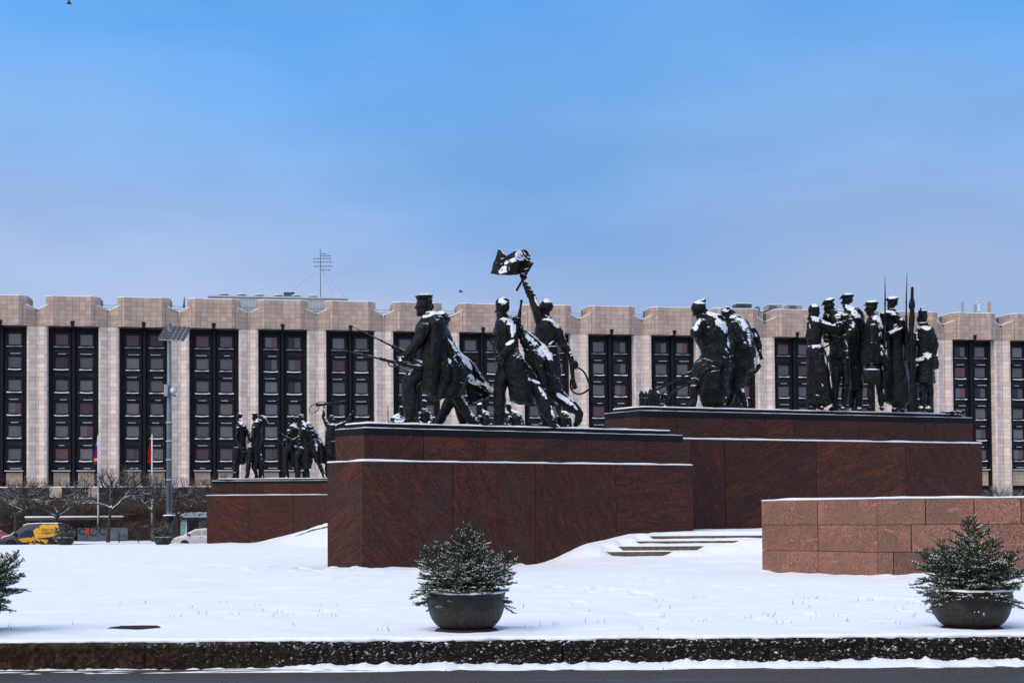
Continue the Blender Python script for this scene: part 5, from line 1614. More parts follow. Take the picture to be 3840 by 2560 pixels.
for r_ in range(6):
    t = r_ / 5
    a = mp2(300 - 130 * t, 200 + 230 * t, 1.1 - 2.6 * t); b_ = mp2(700 - 128 * t, 222 + 228 * t, 1.1 - 2.6 * t)
    rows.append((a, b_)); rail = MB(); rail.tube([a, b_], 0.045, 6); rail.build('rail', M['alloy'], mast, local=True)
for t in (0.03, 0.97):
    rail = MB(); rail.tube([rows[0][0] * (1 - t) + rows[0][1] * t, rows[5][0] * (1 - t) + rows[5][1] * t], 0.04, 6); rail.build('rail', M['alloy'], mast, local=True)
lm = MB(); lm.lathe([(0.0, 0.10), (0.10, 0.09), (0.15, 0.0), (0.16, -0.10), (0.13, -0.11), (0.0, -0.08)], n=12, axis='y')
lam_me = lm.mesh('floodlight', M['acdark'], True)
for r_ in range(5):
    for k in range(6):
        t = (k + 0.05) / 5.1
        p = (rows[r_][0] * (1 - t) + rows[r_][1] * t) * .45 + (rows[r_ + 1][0] * (1 - t) + rows[r_ + 1][1] * t) * .55
        o = link('floodlight', lam_me, mast, tuple(p)); o.rotation_euler = (-0.5, 0, 0.3)
a = mp2(360, 440, -.2); rail = MB(); rail.tube([(0, 0, a[2]), rows[5][0] * .6 + rows[5][1] * .4], 0.06, 6); rail.tube([(0, 0, a[2]), rows[2][0] * .7 + rows[2][1] * .3], 0.06, 6); rail.build('bracket', M['greymetal'], mast, local=True)
p = mp2(300, 1305, -.25); m = MB(); m.box(p[0] - .17, p[0] + .12, -.5, -.15, p[2] - .45, p[2] + .45); m.build('junction_box', M['ac'], mast, local=True)
p = mp2(418, 1312, -.5); m = MB(); m.lathe([(0.0, 0.10), (0.14, 0.06), (0.26, -0.04)], n=20, axis='y'); m.lathe([(0.27, -0.05), (0.26, -0.02), (0.13, 0.10), (0, .13)], n=20, axis='y')
o = m.build('dish', M['white_siding'], mast, True, True); o.location = tuple(p); o.rotation_euler = (-.25, 0, .5)
m = MB(); m.tube([(0, -.1, p[2] - .3), (p[0], -.42, p[2] - .2)], .04, 6); m.box(p[0] - .1, p[0] + .15, -.5, -.3, p[2] - .42, p[2] - .3); m.build('bracket', M['acdark'], mast, local=True)

# flagpoles
def flagpole(u, vt, Y, label, stripes, d):
    x = WX(u, Y, 1990); zt = W(u, vt, Y)[2] + 0.3
    r_ = empty('flagpole', (x, Y, -0.3), 0, label, 'flagpole')
    m = MB(); m.tube([(0, 0, 0), (0, 0, zt)], [0.09, 0.06], 10); m.build('pole', M['polewhite'], r_, True, True)
    m = MB(); m.lathe([(0, zt + .14), (.09, zt + .07), (0, zt)][::-1], n=10); m.build('finial', M['beige'], r_, True, True)
    n = 26; q = 18
    top, bot = zt - .12, zt - 2.6
    for (z0, z1, mat) in stripes:
        V = []; f = []
        for a in range(n + 1):
            t = z0 + (z1 - z0) * a / n
            zz = top + (bot - top) * t
            wd = (0.06 + 0.36 * math.sin(min(1, t * 1.15) * math.pi * .62)) * (1 - .25 * t)
            for b_ in range(q + 1):
                s = b_ / q
                V.append((d * (0.08 + wd * s * (.55 + .45 * t)), 0.10 * math.sin(s * 15 + t * 3) * (.4 + t) + 0.05 * math.sin(t * 9), zz - 0.28 * s * (1 - t)))
        for a in range(n):
            for b_ in range(q):
                k = a * (q + 1) + b_; f.append((k, k + 1, k + q + 2, k + q + 1))
        MB().add(V, f).build('flag', mat, r_, True, True)
flagpole(368, 1634, 130, 'white flagpole with a limp white, blue and red flag', [(0, .26, M['whitecloth']), (.26, .52, M['bluecloth']), (.52, .76, M['redcloth']), (.76, .88, M['whitecloth']), (.88, 1, M['redcloth'])], -1)
flagpole(570, 1630, 130, 'white flagpole with a limp plain red flag', [(0, 1, M['redcloth'])], -1)

# bus shelter
BY = 116.0
bx0 = WX(678, BY, 1950)
bs = empty('bus_shelter', (bx0, BY, -0.3), 0, 'black glazed bus shelter with a poster behind the white car', 'bus shelter')
zr = W(700, 1938, BY)[2] + .3
m = MB(); m.add([(-.15, -.9, zr - .22), (4.2, -.9, zr - .2), (4.2, .9, zr - .2), (-.15, .9, zr - .22), (.4, -.9, zr), (4.2, -.9, zr), (4.2, .9, zr), (.4, .9, zr)], [(0, 3, 2, 1), (4, 5, 6, 7), (0, 1, 5, 4), (3, 0, 4, 7), (2, 3, 7, 6), (1, 2, 6, 5)]); m.build('roof', M['blackplastic'], bs, local=True)
m = MB(); m.add([(.4, -.92, zr + .004), (4.2, -.92, zr + .004), (4.2, .9, zr + .004), (.4, .9, zr + .004), (.4, -.92, zr + .06), (4.2, -.92, zr + .06), (4.2, .9, zr + .06), (.4, .9, zr + .06)], [(4, 5, 6, 7), (0, 1, 5, 4), (3, 0, 4, 7)]); m.build('roof_snow', M['snow'], bs, local=True)
for x in (0.02, .95, 4.0):
    m = MB(); m.box(x, x + .1, .6, .7, 0, zr - .23); m.build('post', M['blackplastic'], bs, local=True)
m = MB(); m.box(.05, .74, -.55, -.45, .35, zr - .3); m.build('poster_case', M['blackplastic'], bs, local=True)
m = MB(); m.add([(.12, -.553, .5), (.62, -.553, .5), (.62, -.553, 2.1), (.12, -.553, 2.1)], [(0, 1, 2, 3)]); o = m.build('poster', M['poster'], bs, local=True)
m = MB(); m.add([(.14, -.556, .52), (.50, -.556, .52), (.55, -.556, 1.6), (.14, -.556, 1.7)], [(0, 1, 2, 3)]); m.build('poster_picture', M['teal'], bs, local=True)
m = MB(); m.box(.42, .60, -.559, -.556, 1.92, 1.96); m.box(.42, .60, -.559, -.556, 1.84, 1.87); m.box(.16, .32, -.559, -.556, 1.75, 1.95); m.build('poster_print', M['ac'], bs, local=True)
m = MB(); m.add([(1.05, .65, .2), (3.98, .65, .2), (3.98, .65, zr - .3), (1.05, .65, zr - .3)], [(0, 1, 2, 3)]); m.build('glass_panel', M['shelterglass'], bs, local=True)
m = MB(); m.box(1.4, 3.6, .2, .55, .42, .48); m.build('bench', M['greymetal'], bs, local=True)

# grey hoarding with the red panel
HY = 128.0
hx = WX(290, HY, 2000)
ho = empty('hoarding', (hx, HY, -0.3), 0, 'low grey hoarding with a red panel and black loops painted on it', 'hoarding')
zt = W(400, 1978, HY)[2] + .3
Ln = WX(480, HY, 2000) - hx
k = 5
for q in range(k):
    m = MB(); m.box(Ln * q / k + .02, Ln * (q + 1) / k - .02, 0, .06, .1, zt); m.build('panel', M['hoarding'], ho, local=True)
m = MB(); m.box(0, Ln, .06, .12, 0, zt + .02); m.build('frame', M['acdark'], ho, local=True)
rx0, rx1 = WX(320, HY, 2000) - hx, WX(348, HY, 2000) - hx
m = MB(); m.add([(rx0, -.02, .75), (rx1 - .15, -.02, .75), (rx1, -.02, zt - .05), (rx0, -.02, zt - .1)], [(0, 1, 2, 3)]); m.build('red_panel', M['redpanel'], ho, local=True)
for cxp, r_, rz_ in ((308, .30, .26), (350, .36, .40), (384, .26, .32)):
    x = WX(cxp, HY, 2000) - hx; a = np.linspace(0.4, 5.6, 20)
    m = MB(); m.tube(np.stack([x + r_ * np.cos(a), np.full(20, -.03), .95 + rz_ * np.sin(a)], -1), .04, 6); m.build('painted_loop', M['blackplastic'], ho, local=True)
# low fence
fx0, fx1 = WX(447, 118, 2020), WX(592, 118, 2020)
fe = empty('street_fence', (fx0, 118, -0.3), 0, 'low black street fence with crossed bars', 'fence')
Ln = fx1 - fx0
for z in (.25, .68):
    m = MB(); m.tube([(0, 0, z), (Ln, 0, z)], .022, 6); m.build('rail', M['blackplastic'], fe, local=True)
for q in range(3):
    m = MB(); x = Ln * q / 2; m.box(x - .04, x + .04, -.04, .04, 0, .85); m.build('post', M['blackplastic'], fe, local=True)
for q in range(8):
    x0, x1 = Ln * q / 8, Ln * (q + 1) / 8
    m = MB(); m.tube([(x0, 0, .25), (x1, 0, .68)], .015, 5); m.tube([(x0, 0.002, .68), (x1, 0.002, .25)], .015, 5); m.tube([(x1, 0, .2), (x1, 0, .7)], .018, 5); m.build('cross_bar', M['blackplastic'], fe, local=True)

# birds
def bird(u, v, Y, span, label, bank_):
    p = W(u, v, Y); r_ = empty('bird', tuple(p), 0, label, 'bird')
    m = MB(); m.tube([(-.22, 0, .02), (-.15, 0, .03), (0, 0, 0), (.14, 0, -.02), (.30, 0, -.03)], [.015, .05, .07, .05, .02], 8); m.build('body', M['bird'], r_, True, True)
    for sd in (-1, 1):
        m = MB(); pts = []
        for t in np.linspace(0, 1, 7):
            c = .13 * (1 - t * .75); z = span * t * math.cos(bank_ * .5) * (1 if sd > 0 else -.15); y = sd * span * t * .45; x = .06 * math.sin(t * 5) - .05 * t
            pts += [(x - c, y, z), (x + c, y, z), (x + c, y, z + .012), (x - c, y, z + .012)]
        f = []
        for q in range(6):
            b_ = q * 4
            for e in range(4): f.append((b_ + e, b_ + (e + 1) % 4, b_ + 4 + (e + 1) % 4, b_ + 4 + e))
        m.add(pts, f); m.build('wing', M['bird'], r_, True, True)
bird(257, 14, 110, .42, 'black bird flying at the top left of the sky', .3)
bird(1727, 1094, 150, .30, 'tiny dark bird above the hotel roof near the flag', .5)
# ------------------------------------------------------------------ bronze figures
ELL = None
def sphere_geo(n=12, m=9):
    v, f = [(0, 0, -1)], []
    for i in range(1, m):
        a = -math.pi / 2 + math.pi * i / m
        for k in range(n):
            b = 2 * math.pi * k / n; v.append((math.cos(a) * math.cos(b), math.cos(a) * math.sin(b), math.sin(a)))
    v.append((0, 0, 1)); top = len(v) - 1
    for k in range(n):
        f.append((0, 1 + (k + 1) % n, 1 + k)); f.append((top, 1 + (m - 2) * n + k, 1 + (m - 2) * n + (k + 1) % n))
    for i in range(m - 2):
        for k in range(n):
            a = 1 + i * n
            f.append((a + k, a + (k + 1) % n, a + n + (k + 1) % n, a + n + k))
    return np.array(v), f
SPH = sphere_geo()

TMP = bpy.data.scenes.new('workbench')
def remesh(mb, vox, smooth=2, wr=0.0, wscale=2.2, seed=0.0, fine=0.0):
    me = mb.mesh('tmp', M['bronze'])
    o = bpy.data.objects.new('tmp', me); TMP.collection.objects.link(o)
    r = o.modifiers.new('r', 'REMESH'); r.mode = 'VOXEL'; r.voxel_size = vox
    if smooth:
        s = o.modifiers.new('s', 'SMOOTH'); s.factor = 0.5; s.iterations = smooth
    with bpy.context.temp_override(scene=TMP, view_layer=TMP.view_layers[0]):
        dg = bpy.context.evaluated_depsgraph_get()
    out = bpy.data.meshes.new_from_object(o.evaluated_get(dg))
    bpy.data.objects.remove(o); bpy.data.meshes.remove(me)
    n = len(out.vertices)
    if n and (wr or fine):
        co = np.empty(n * 3, np.float32); out.vertices.foreach_get('co', co); co = co.reshape(-1, 3).astype(float)
        no = np.empty(n * 3, np.float32); out.vertex_normals.foreach_get('vector', no); no = no.reshape(-1, 3)
        # cloth folds run mostly down the figure, slanting this way and that
        x, y, z = co[:, 0], co[:, 1], co[:, 2]
        sl = 0.5 * vnoise(x * 0.9 + seed, y * 0.9, z * 0.9)
        w = vnoise((x + sl * z) * wscale + seed, y * wscale, z * wscale * 0.34)
        ridge = 1 - np.abs(w) ** 0.7 * 2.2
        w2 = vnoise((x - sl * z) * wscale * 2.3, y * wscale * 2.3 + seed, z * wscale * 0.8)
        fold = ridge * 0.8 + (1 - 2 * np.abs(w2)) * 0.45 - 0.75
        h = wr * fold + fine * fbm(x * 6, y * 6, z * 6 + seed, 3)
        co = co + no * h[:, None]
        out.vertices.foreach_set('co', co.astype(np.float32).ravel())
    out.polygons.foreach_set('use_smooth', [True] * len(out.polygons))
    out.materials.clear(); out.materials.append(M['bronze'])
    out.update()
    return out

class Fig:
    """a cast figure laid out over the photograph's own coordinates, each joint with its own depth"""
    def __init__(s, region, zoom, Y0, zdeck, name, label, cat='statue', vox=0.03, group=None):
        s.ox, s.oy = region; s.z = zoom; s.Y0 = Y0; s.zd = zdeck; s.vox = vox
        s.name, s.label, s.cat, s.group = name, label, cat, group
        s.p = {}; s.wr = {}; s.order = []; s.spots = []; s.mat = M['bronze'] if vox < .04 else M['bronze_far']
    def T(s, px, py, d=0.0):
        if py is None:
            x = W(s.ox + px / s.z, s.oy + 1000, s.Y0 + d); q = W(s.ox + px / s.z, 1600, s.Y0 + d)
            return np.array([q[0], s.Y0 + d, s.zd])
        return W(s.ox + px / s.z, s.oy + py / s.z, s.Y0 + d)
    def m(s, px, d=0.0): return px / s.z * (s.Y0 + d) / F
    def part(s, name, wr=None):
        if name not in s.p: s.p[name] = MB(); s.order.append(name)
        if wr is not None: s.wr[name] = wr
        return s.p[name]
    def loft(s, part, nodes, sub=5, n=18, folds=None, flare=1.0, wr=None):
        """nodes: (px, py, depth m, half width px, half depth px)"""
        C = np.array([s.T(*q[:3]) for q in nodes])
        r1 = np.array([s.m(q[3]) for q in nodes]); r2 = np.array([s.m(q[4] if len(q) > 4 else q[3]) for q in nodes])
        A = catmull(np.column_stack([C, r1, r2]), sub)
        P, r1, r2 = A[:, :3], np.maximum(A[:, 3], 0.004), np.maximum(A[:, 4], 0.004)
        T, E1, E2 = frames(P)
        a = np.arange(n) * 2 * math.pi / n
        t = np.linspace(0, 1, len(P))
        mod = np.ones((len(P), n))
        if folds:
            k, amp, ph = folds
            mod += amp * (t[:, None] ** flare) * (np.sin(k * a[None, :] + ph + 1.5 * t[:, None]) + 0.5 * np.sin((2 * k + 1) * a[None, :] + 2 * ph))
        V = P[:, None, :] + mod[:, :, None] * (r1[:, None, None] * np.cos(a)[None, :, None] * E1[:, None, :] + r2[:, None, None] * np.sin(a)[None, :, None] * E2[:, None, :])
        m_ = len(P); V = V.reshape(-1, 3)
        c0, c1 = P[0] - T[0] * min(r1[0], r2[0]) * 0.5, P[-1] + T[-1] * min(r1[-1], r2[-1]) * 0.5
        V = np.vstack([V, c0, c1])
        f = [(i * n + k, i * n + (k + 1) % n, (i + 1) * n + (k + 1) % n, (i + 1) * n + k) for i in range(m_ - 1) for k in range(n)]
        f += [((k + 1) % n, k, m_ * n) for k in range(n)] + [((m_ - 1) * n + k, (m_ - 1) * n + (k + 1) % n, m_ * n + 1) for k in range(n)]
        s.part(part, wr).add(V, f)
    limb = loft
    def tube(s, part, pts, r_px, n=8, sub=4):
        P = np.array([s.T(*q) for q in pts]); P = catmull(P, sub)
        rad = s.m(r_px) if np.isscalar(r_px) else np.interp(np.linspace(0, 1, len(P)), np.linspace(0, 1, len(r_px)), [s.m(q) for q in r_px])
        s.part(part).tube(P, rad, n)
    def ell(s, part, px, py, d, rx, rz, ry=None, rot=0.0):
        """ellipsoid, radii in px: across, up, deep; rot turns it in the picture plane"""
        c = s.T(px, py, d); ry = rx if ry is None else ry
        v = SPH[0] * np.array([s.m(rx), s.m(ry), s.m(rz)])
        ca, sa = math.cos(rot), math.sin(rot)
        v = np.stack([v[:, 0] * ca - v[:, 2] * sa, v[:, 1], v[:, 0] * sa + v[:, 2] * ca], -1) + c
        s.part(part).add(v, SPH[1])
    def sheet(s, part, rows, th=0.07, sub=6, wave=None, wr=None):
        """rows of control points (px, py, d): thick cloth"""
        G = np.array([[s.T(*q) for q in r] for r in rows])
        G = np.array([catmull(r, sub) for r in G]); G = np.array([catmull(G[:, k], sub) for k in range(G.shape[1])]).transpose(1, 0, 2)
        nr, nc = G.shape[:2]
        if wave:
            k, amp = wave
            t = np.linspace(0, 1, nr)[:, None]; c = np.linspace(0, 1, nc)[None, :]
            G[:, :, 1] += amp * (0.25 + t) * np.sin(k * math.pi * 2 * c + 2.0 * t)
        du = np.gradient(G, axis=1); dv = np.gradient(G, axis=0)
        N_ = np.cross(du, dv); N_ /= np.linalg.norm(N_, axis=2)[:, :, None] + 1e-9
        A = (G + N_ * th / 2).reshape(-1, 3); B = (G - N_ * th / 2).reshape(-1, 3); o = len(A)
        f = []
        for i in range(nr - 1):
            for k in range(nc - 1):
                a = i * nc + k; q = (a, a + 1, a + 1 + nc, a + nc); f.append(q); f.append(tuple(o + x for x in q[::-1]))
        bd = [k for k in range(nc)] + [i * nc + nc - 1 for i in range(1, nr)] + [(nr - 1) * nc + k for k in range(nc - 2, -1, -1)] + [i * nc for i in range(nr - 2, 0, -1)]
        for k in range(len(bd)):
            a, b = bd[k], bd[(k + 1) % len(bd)]; f.append((b, a, o + a, o + b))
        s.part(part, wr).add(np.vstack([A, B]), f)
    # ---- anatomy
    def head(s, px, py, d, h, yaw=180, pitch=0, roll=0, cap=None, beard=False, hair=True):
        """h: crown to chin in px; yaw 180 looks left, 0 right, -90 to the camera, 90 away"""
        H = s.m(h); c = s.T(px, py, d)
        Rm = np.array((Matrix.Rotation(R(yaw), 3, 'Z') @ Matrix.Rotation(R(pitch), 3, 'Y') @ Matrix.Rotation(R(roll), 3, 'X')))
        def e(part, x, y, z, a, b, c_):
            v = SPH[0] * np.array([a, b, c_]) + np.array([x, y, z]); s.part(part).add((v * H) @ Rm.T + c, SPH[1])
        def tb(part, pts, r):
            v, f = tube_geo(np.array(pts), r, 8); s.part(part).add((v * H) @ Rm.T + c, f)
        e('body', -.05, 0, .12, .385, .30, .36); e('body', .10, 0, -.16, .235, .225, .32); e('body', .03, 0, -.28, .25, .24, .16)
        tb('body', [(.27, 0, .10), (.35, 0, -.01), (.42, 0, -.11), (.33, 0, -.145)], [.045, .05, .062, .05])
        e('body', .27, 0, .105, .075, .205, .05); e('body', .25, 0, -.43, .085, .10, .075); e('body', .31, 0, -.26, .045, .11, .03); e('body', .305, 0, -.315, .04, .09, .03)
        for sg in (-1, 1):
            e('body', .22, sg * .14, -.05, .08, .08, .07); e('body', -.02, sg * .30, -.03, .065, .035, .11)
        if hair: e('body', -.12, 0, .12, .35, .325, .34)
        if beard: e('body', .26, 0, -.36, .14, .17, .17); e('body', .33, 0, -.225, .07, .15, .045)
        if cap == 'sailor':
            e('cap', -.06, 0, .34, .40, .345, .13); e('cap', -.05, 0, .44, .44, .40, .075)
        elif cap == 'flat':
            e('cap', -.10, 0, .37, .46, .41, .19); e('cap', .10, 0, .34, .32, .34, .13); e('cap', -.05, 0, .26, .41, .345, .10); e('cap', .38, 0, .23, .17, .22, .04)
        elif cap == 'pilotka':
            e('cap', -.04, 0, .42, .40, .15, .22); e('cap', -.04, 0, .28, .41, .30, .15)
        elif cap == 'scarf':
            e('cap', -.09, 0, .13, .44, .38, .44); e('cap', -.12, 0, -.28, .36, .36, .32); e('cap', -.14, 0, -.56, .38, .42, .22); e('cap', .14, 0, -.47, .14, .16, .12)
        elif cap == 'knot':
            e('cap', -.10, 0, .16, .45, .38, .38); e('cap', -.34, 0, .34, .34, .26, .17); e('cap', -.55, 0, .40, .20, .16, .07); e('cap', -.30, 0, -.20, .20, .26, .22)
        elif cap == 'fur':
            e('cap', -.05, 0, .34, .46, .42, .22); e('cap', .20, 0, .34, .22, .30, .15)
        elif cap == 'brim':
            e('cap', -.05, 0, .38, .40, .36, .22); e('cap', .02, 0, .28, .58, .50, .05)
        elif cap == 'helmet':
            e('cap', -.05, 0, .30, .46, .42, .30); e('cap', .0, 0, .16, .52, .47, .06)
        # snow lying on the crown
        top = {'sailor': (-.06, .51, .42, .38), 'flat': (-.14, .54, .36, .30), 'pilotka': (-.05, .60, .28, .09), 'scarf': (-.14, .50, .26, .24), 'knot': (-.20, .50, .34, .22), 'fur': (-.06, .50, .34, .30), 'brim': (-.05, .56, .26, .24), 'helmet': (-.05, .54, .30, .28)}.get(cap, (-.12, .44, .22, .20))
        e('snow', top[0] - .06, .04, top[1] - .02, top[2] * .60, top[3] * .60, .05)
    def hand(s, px, py, d, dirpx, size, curl=0.6, spread=0.25):
        """palm and five bent fingers; dirpx: direction the fingers point in the picture (px, py, depth)"""
        c = s.T(px, py, d); S = s.m(size)
        D = np.array([dirpx[0], dirpx[2], -dirpx[1]], float); D /= np.linalg.norm(D)
        side = np.cross(D, [0, 1, 0.0]); 
        if np.linalg.norm(side) < .2: side = np.array([1.0, 0, 0])
        side /= np.linalg.norm(side); nrm = np.cross(side, D)
        v = SPH[0]; B = s.part('body')
        pal = v[:, :1] * side * .42 * S + v[:, 1:2] * nrm * .20 * S + v[:, 2:] * D * .5 * S + c
        B.add(pal, SPH[1])
        for k, (o, l) in enumerate(((-.30, .75), (-.1, .85), (.1, .8), (.30, .62))):
            b = c + side * o * S + D * .38 * S
            d1 = D + side * o * spread; p1 = b + d1 * l * .5 * S
            d2 = D * (1 - curl) - nrm * curl * 1.1; p2 = p1 + d2 * l * .4 * S
            d3 = D * (1 - 1.6 * curl) - nrm * curl; p3 = p2 + d3 * l * .3 * S
            vv, ff = tube_geo(np.array([b, p1, p2, p3]), np.array([.13, .12, .11, .09]) * S, 7); B.add(vv, ff)
        b = c - side * .35 * S - D * .1 * S
        vv, ff = tube_geo(np.array([b, b - side * .25 * S + D * .25 * S - nrm * .2 * S, b - side * .2 * S + D * .6 * S - nrm * .35 * S]), np.array([.15, .13, .10]) * S, 7); B.add(vv, ff)
    def foot(s, heel, toe, d, h=34, w=26, dtoe=0.0, lift=0.0):
        """boot sole on the deck between two picture columns"""
        a, b = s.T(heel, None, d), s.T(toe, None, d + dtoe)
        hh, ww = s.m(h), s.m(w)
        P = np.array([a + [0, 0, hh * .75], a * .72 + b * .28 + [0, 0, hh * .62], a * .4 + b * .6 + [0, 0, hh * .45], b + [0, 0, hh * .32]])
        P[0, 2] += lift
        P = catmull(P, 4); r1 = np.interp(np.linspace(0, 1, len(P)), [0, .3, .7, 1], np.array([.75, .62, .48, .30]) * hh)
        r2 = np.interp(np.linspace(0, 1, len(P)), [0, .3, .7, 1], np.array([.75, .8, 1.0, .6]) * ww)
        T, E1, E2 = frames(P)
        up = np.array([0, 0, 1.0]); n = 12; al = np.arange(n) * 2 * math.pi / n
        sd = np.cross(T, up); sd /= np.linalg.norm(sd, axis=1)[:, None] + 1e-9
        V = P[:, None, :] + np.cos(al)[None, :, None] * r2[:, None, None] * sd[:, None, :] + np.sin(al)[None, :, None] * r1[:, None, None] * up
        V[:, :, 2] = np.maximum(V[:, :, 2], s.zd - 0.02)
        m_ = len(P); V = V.reshape(-1, 3)
        f = [(i * n + k, i * n + (k + 1) % n, (i + 1) * n + (k + 1) % n, (i + 1) * n + k) for i in range(m_ - 1) for k in range(n)]
        f += [tuple(range(n - 1, -1, -1)), tuple(range((m_ - 1) * n, m_ * n))]
        s.part('body').add(V, f)
    def leg(s, hip, knee, ankle, r=(62, 48, 30), toe=None, fd=None, baggy=1.0):
        """hip, knee: (px, py, d); ankle: (px, d) standing on the deck"""
        az = s.T(ankle[0], None, ankle[1])
        gy = s.px_of(az)[1] - s.zpx(34)
        mid1 = [(hip[i] + knee[i]) / 2 for i in range(3)]
        calf = (knee[0] * .6 + ankle[0] * .4, knee[1] * .6 + gy * .4, knee[2] * .6 + ankle[1] * .4)
        r = (r[0] * .86, r[1] * .84, r[2] * .86)
        s.loft('body', [(*hip, r[0]), (*mid1, r[0] * .93), (*knee, r[1]), (*calf, r[1] * .98 * baggy), (ankle[0], gy, ankle[1], r[2]), (ankle[0], gy + s.zpx(20), ankle[1], r[2] * .95)])
        if toe is not None: s.foot(ankle[0] + (ankle[0] - toe) * .18, toe, ankle[1], h=s.zpx(46), w=s.zpx(27), dtoe=(fd or 0.0))
    def zpx(s, q):
        """scale a length given in the middle group's pixels to this figure's"""
        return q * (s.z / 1.96) * (47.0 / s.Y0)
    def px_of(s, P):
        d = RM.T @ (np.asarray(P) - np.array([0, 0, EYE]))
        u, v = 1920 + F * d[0] / -d[2], CY - F * d[1] / -d[2]
        return ((u - s.ox) * s.z, (v - s.oy) * s.z)
    def arm(s, sh, el, wr_, r=(40, 34, 24), hand=None, curl=0.7, hs=40):
        r = (r[0] * .92, r[1] * .9, r[2] * .9)
        m1 = [(sh[i] + el[i]) / 2 for i in range(3)]; m2 = [(el[i] * .6 + wr_[i] * .4) for i in range(3)]
        s.loft('body', [(*sh, r[0]), (*m1, r[0] * .95), (*el, r[1]), (*m2, r[1] * .98), (*wr_, r[2])])
        if hand is not None:
            L_ = math.hypot(hand[0], hand[1]) + 1e-6
            s.hand(wr_[0] + hand[0] / L_ * hs * .45, wr_[1] + hand[1] / L_ * hs * .45, wr_[2], hand, hs, curl)
    def rifle(s, muzzle, butt, bayonet=None, r=9, name='rifle', sling=None):
        """long gun between two points; barrel, forestock, bolt, butt"""
        a, b = np.array(muzzle, float), np.array(butt, float)
        q = lambda t: tuple(a + (b - a) * t)
        s.part(name)
        s.tube(name, [q(0), q(.35)], [r * .62, r * .7]); s.tube(name, [q(.25), q(.72)], [r * 1.05, r * 1.25])
        s.tube(name, [q(.70), q(.80), q(.90), q(1.0)], [r * 1.2, r * 1.15, r * 1.7, r * 2.1], sub=3)
        s.ell(name, *q(.68), r * 1.8, r * 1.8); s.ell(name, *q(.34), r * 1.2, r * 1.2); s.ell(name, *q(.03), r * .9, r * .9)
        if bayonet:
            e = np.array(bayonet, float); s.tube(name, [tuple(a), tuple((a + e) / 2), tuple(e)], [r * .6, r * .4, r * .15])
        if sling: s.tube(name, sling, r * .45, 6)
    def snow(s, *spots):
        """where snow has lodged: (px, py, half length px, half width px, tilt in degrees)"""
        s.spots += [q if len(q) > 4 else (*q, 0) for q in spots]
    def lodge(s, me):
        n = len(me.vertices)
        if not n or not s.spots: return
        co = np.empty(n * 3, np.float32); me.vertices.foreach_get('co', co); co = co.reshape(-1, 3).astype(float)
        no = np.empty(n * 3, np.float32); me.vertex_normals.foreach_get('vector', no); no = no.reshape(-1, 3)
        D = (co - np.array([0, 0, EYE])) @ RM
        px = (1920 + F * D[:, 0] / -D[:, 2] - s.ox) * s.z; py = (CY - F * D[:, 1] / -D[:, 2] - s.oy) * s.z
        mk = np.zeros(n)
        wob = 0.35 * fbm(co[:, 0] * 3.0, co[:, 1] * 3.0, co[:, 2] * 3.0, 3)
        for cx_, cy_, rx, rz, rot in s.spots:
            a = R(rot); dx, dy = px - cx_, cy_ - py
            r = np.hypot((dx * math.cos(a) + dy * math.sin(a)) / (rx * 1.05), (-dx * math.sin(a) + dy * math.cos(a)) / (rz * 1.1)) + wob
            mk = np.maximum(mk, 1 - sstep(0.55, 1.2, r))
        mk *= sstep(-0.55, 0.0, no[:, 2] - 0.35 * no[:, 1] + 0.15)
        co += no * (mk * 0.010)[:, None]
        me.vertices.foreach_set('co', co.astype(np.float32).ravel())
        at = me.attributes.new('snowmask', 'FLOAT', 'POINT'); at.data.foreach_set('value', mk.astype(np.float32))
        me.update()
    def finish(s):
        allv = np.concatenate([np.concatenate(s.p[k].v) for k in s.order])
        base = np.array([np.median(np.concatenate(s.p['body'].v if 'body' in s.p else s.p[s.order[0]].v)[:, 0]), s.Y0, s.zd])
        root = empty(s.name, tuple(base), 0, s.label, s.cat, s.group)
        for k in s.order:
            mb = s.p[k]
            v = np.concatenate(mb.v); mb.v = [v]
            thin = k in ('rifle', 'sling', 'gun', 'strap', 'pole', 'flagstaff', 'belt', 'bayonet')
            if k == 'snow': me = mb.mesh('snow', M['snow'], True)
            elif thin: me = mb.mesh(k, M['bronze_thin'], True)
            else: me = remesh(mb, s.vox * (0.8 if k == 'cap' else 1.0), 2 if k != 'cap' else 1, s.wr.get(k, 0.0 if k == 'cap' else 0.026 * (1 if s.vox < .04 else 1.1)), 2.6, base[0], 0.012 if k != 'cap' else .006)
            if not thin and k != 'snow':
                me.materials.clear(); me.materials.append(s.mat); s.lodge(me)
            me.name = k
            co = np.empty(len(me.vertices) * 3, np.float32); me.vertices.foreach_get('co', co)
            co = co.reshape(-1, 3) - base.astype(np.float32)
            me.vertices.foreach_set('co', co.ravel()); me.update()
            link(k, me, root)
        return root
# ------------------------------------------------------------------ middle group (coordinates of the enlarged picture)
RA = ((1250, 880), 1.96)
ZA = A_Z[4] + 0.01
def FA(Y, name, label, **k): return Fig(*RA, Y, ZA, name, label, vox=0.024, **k)

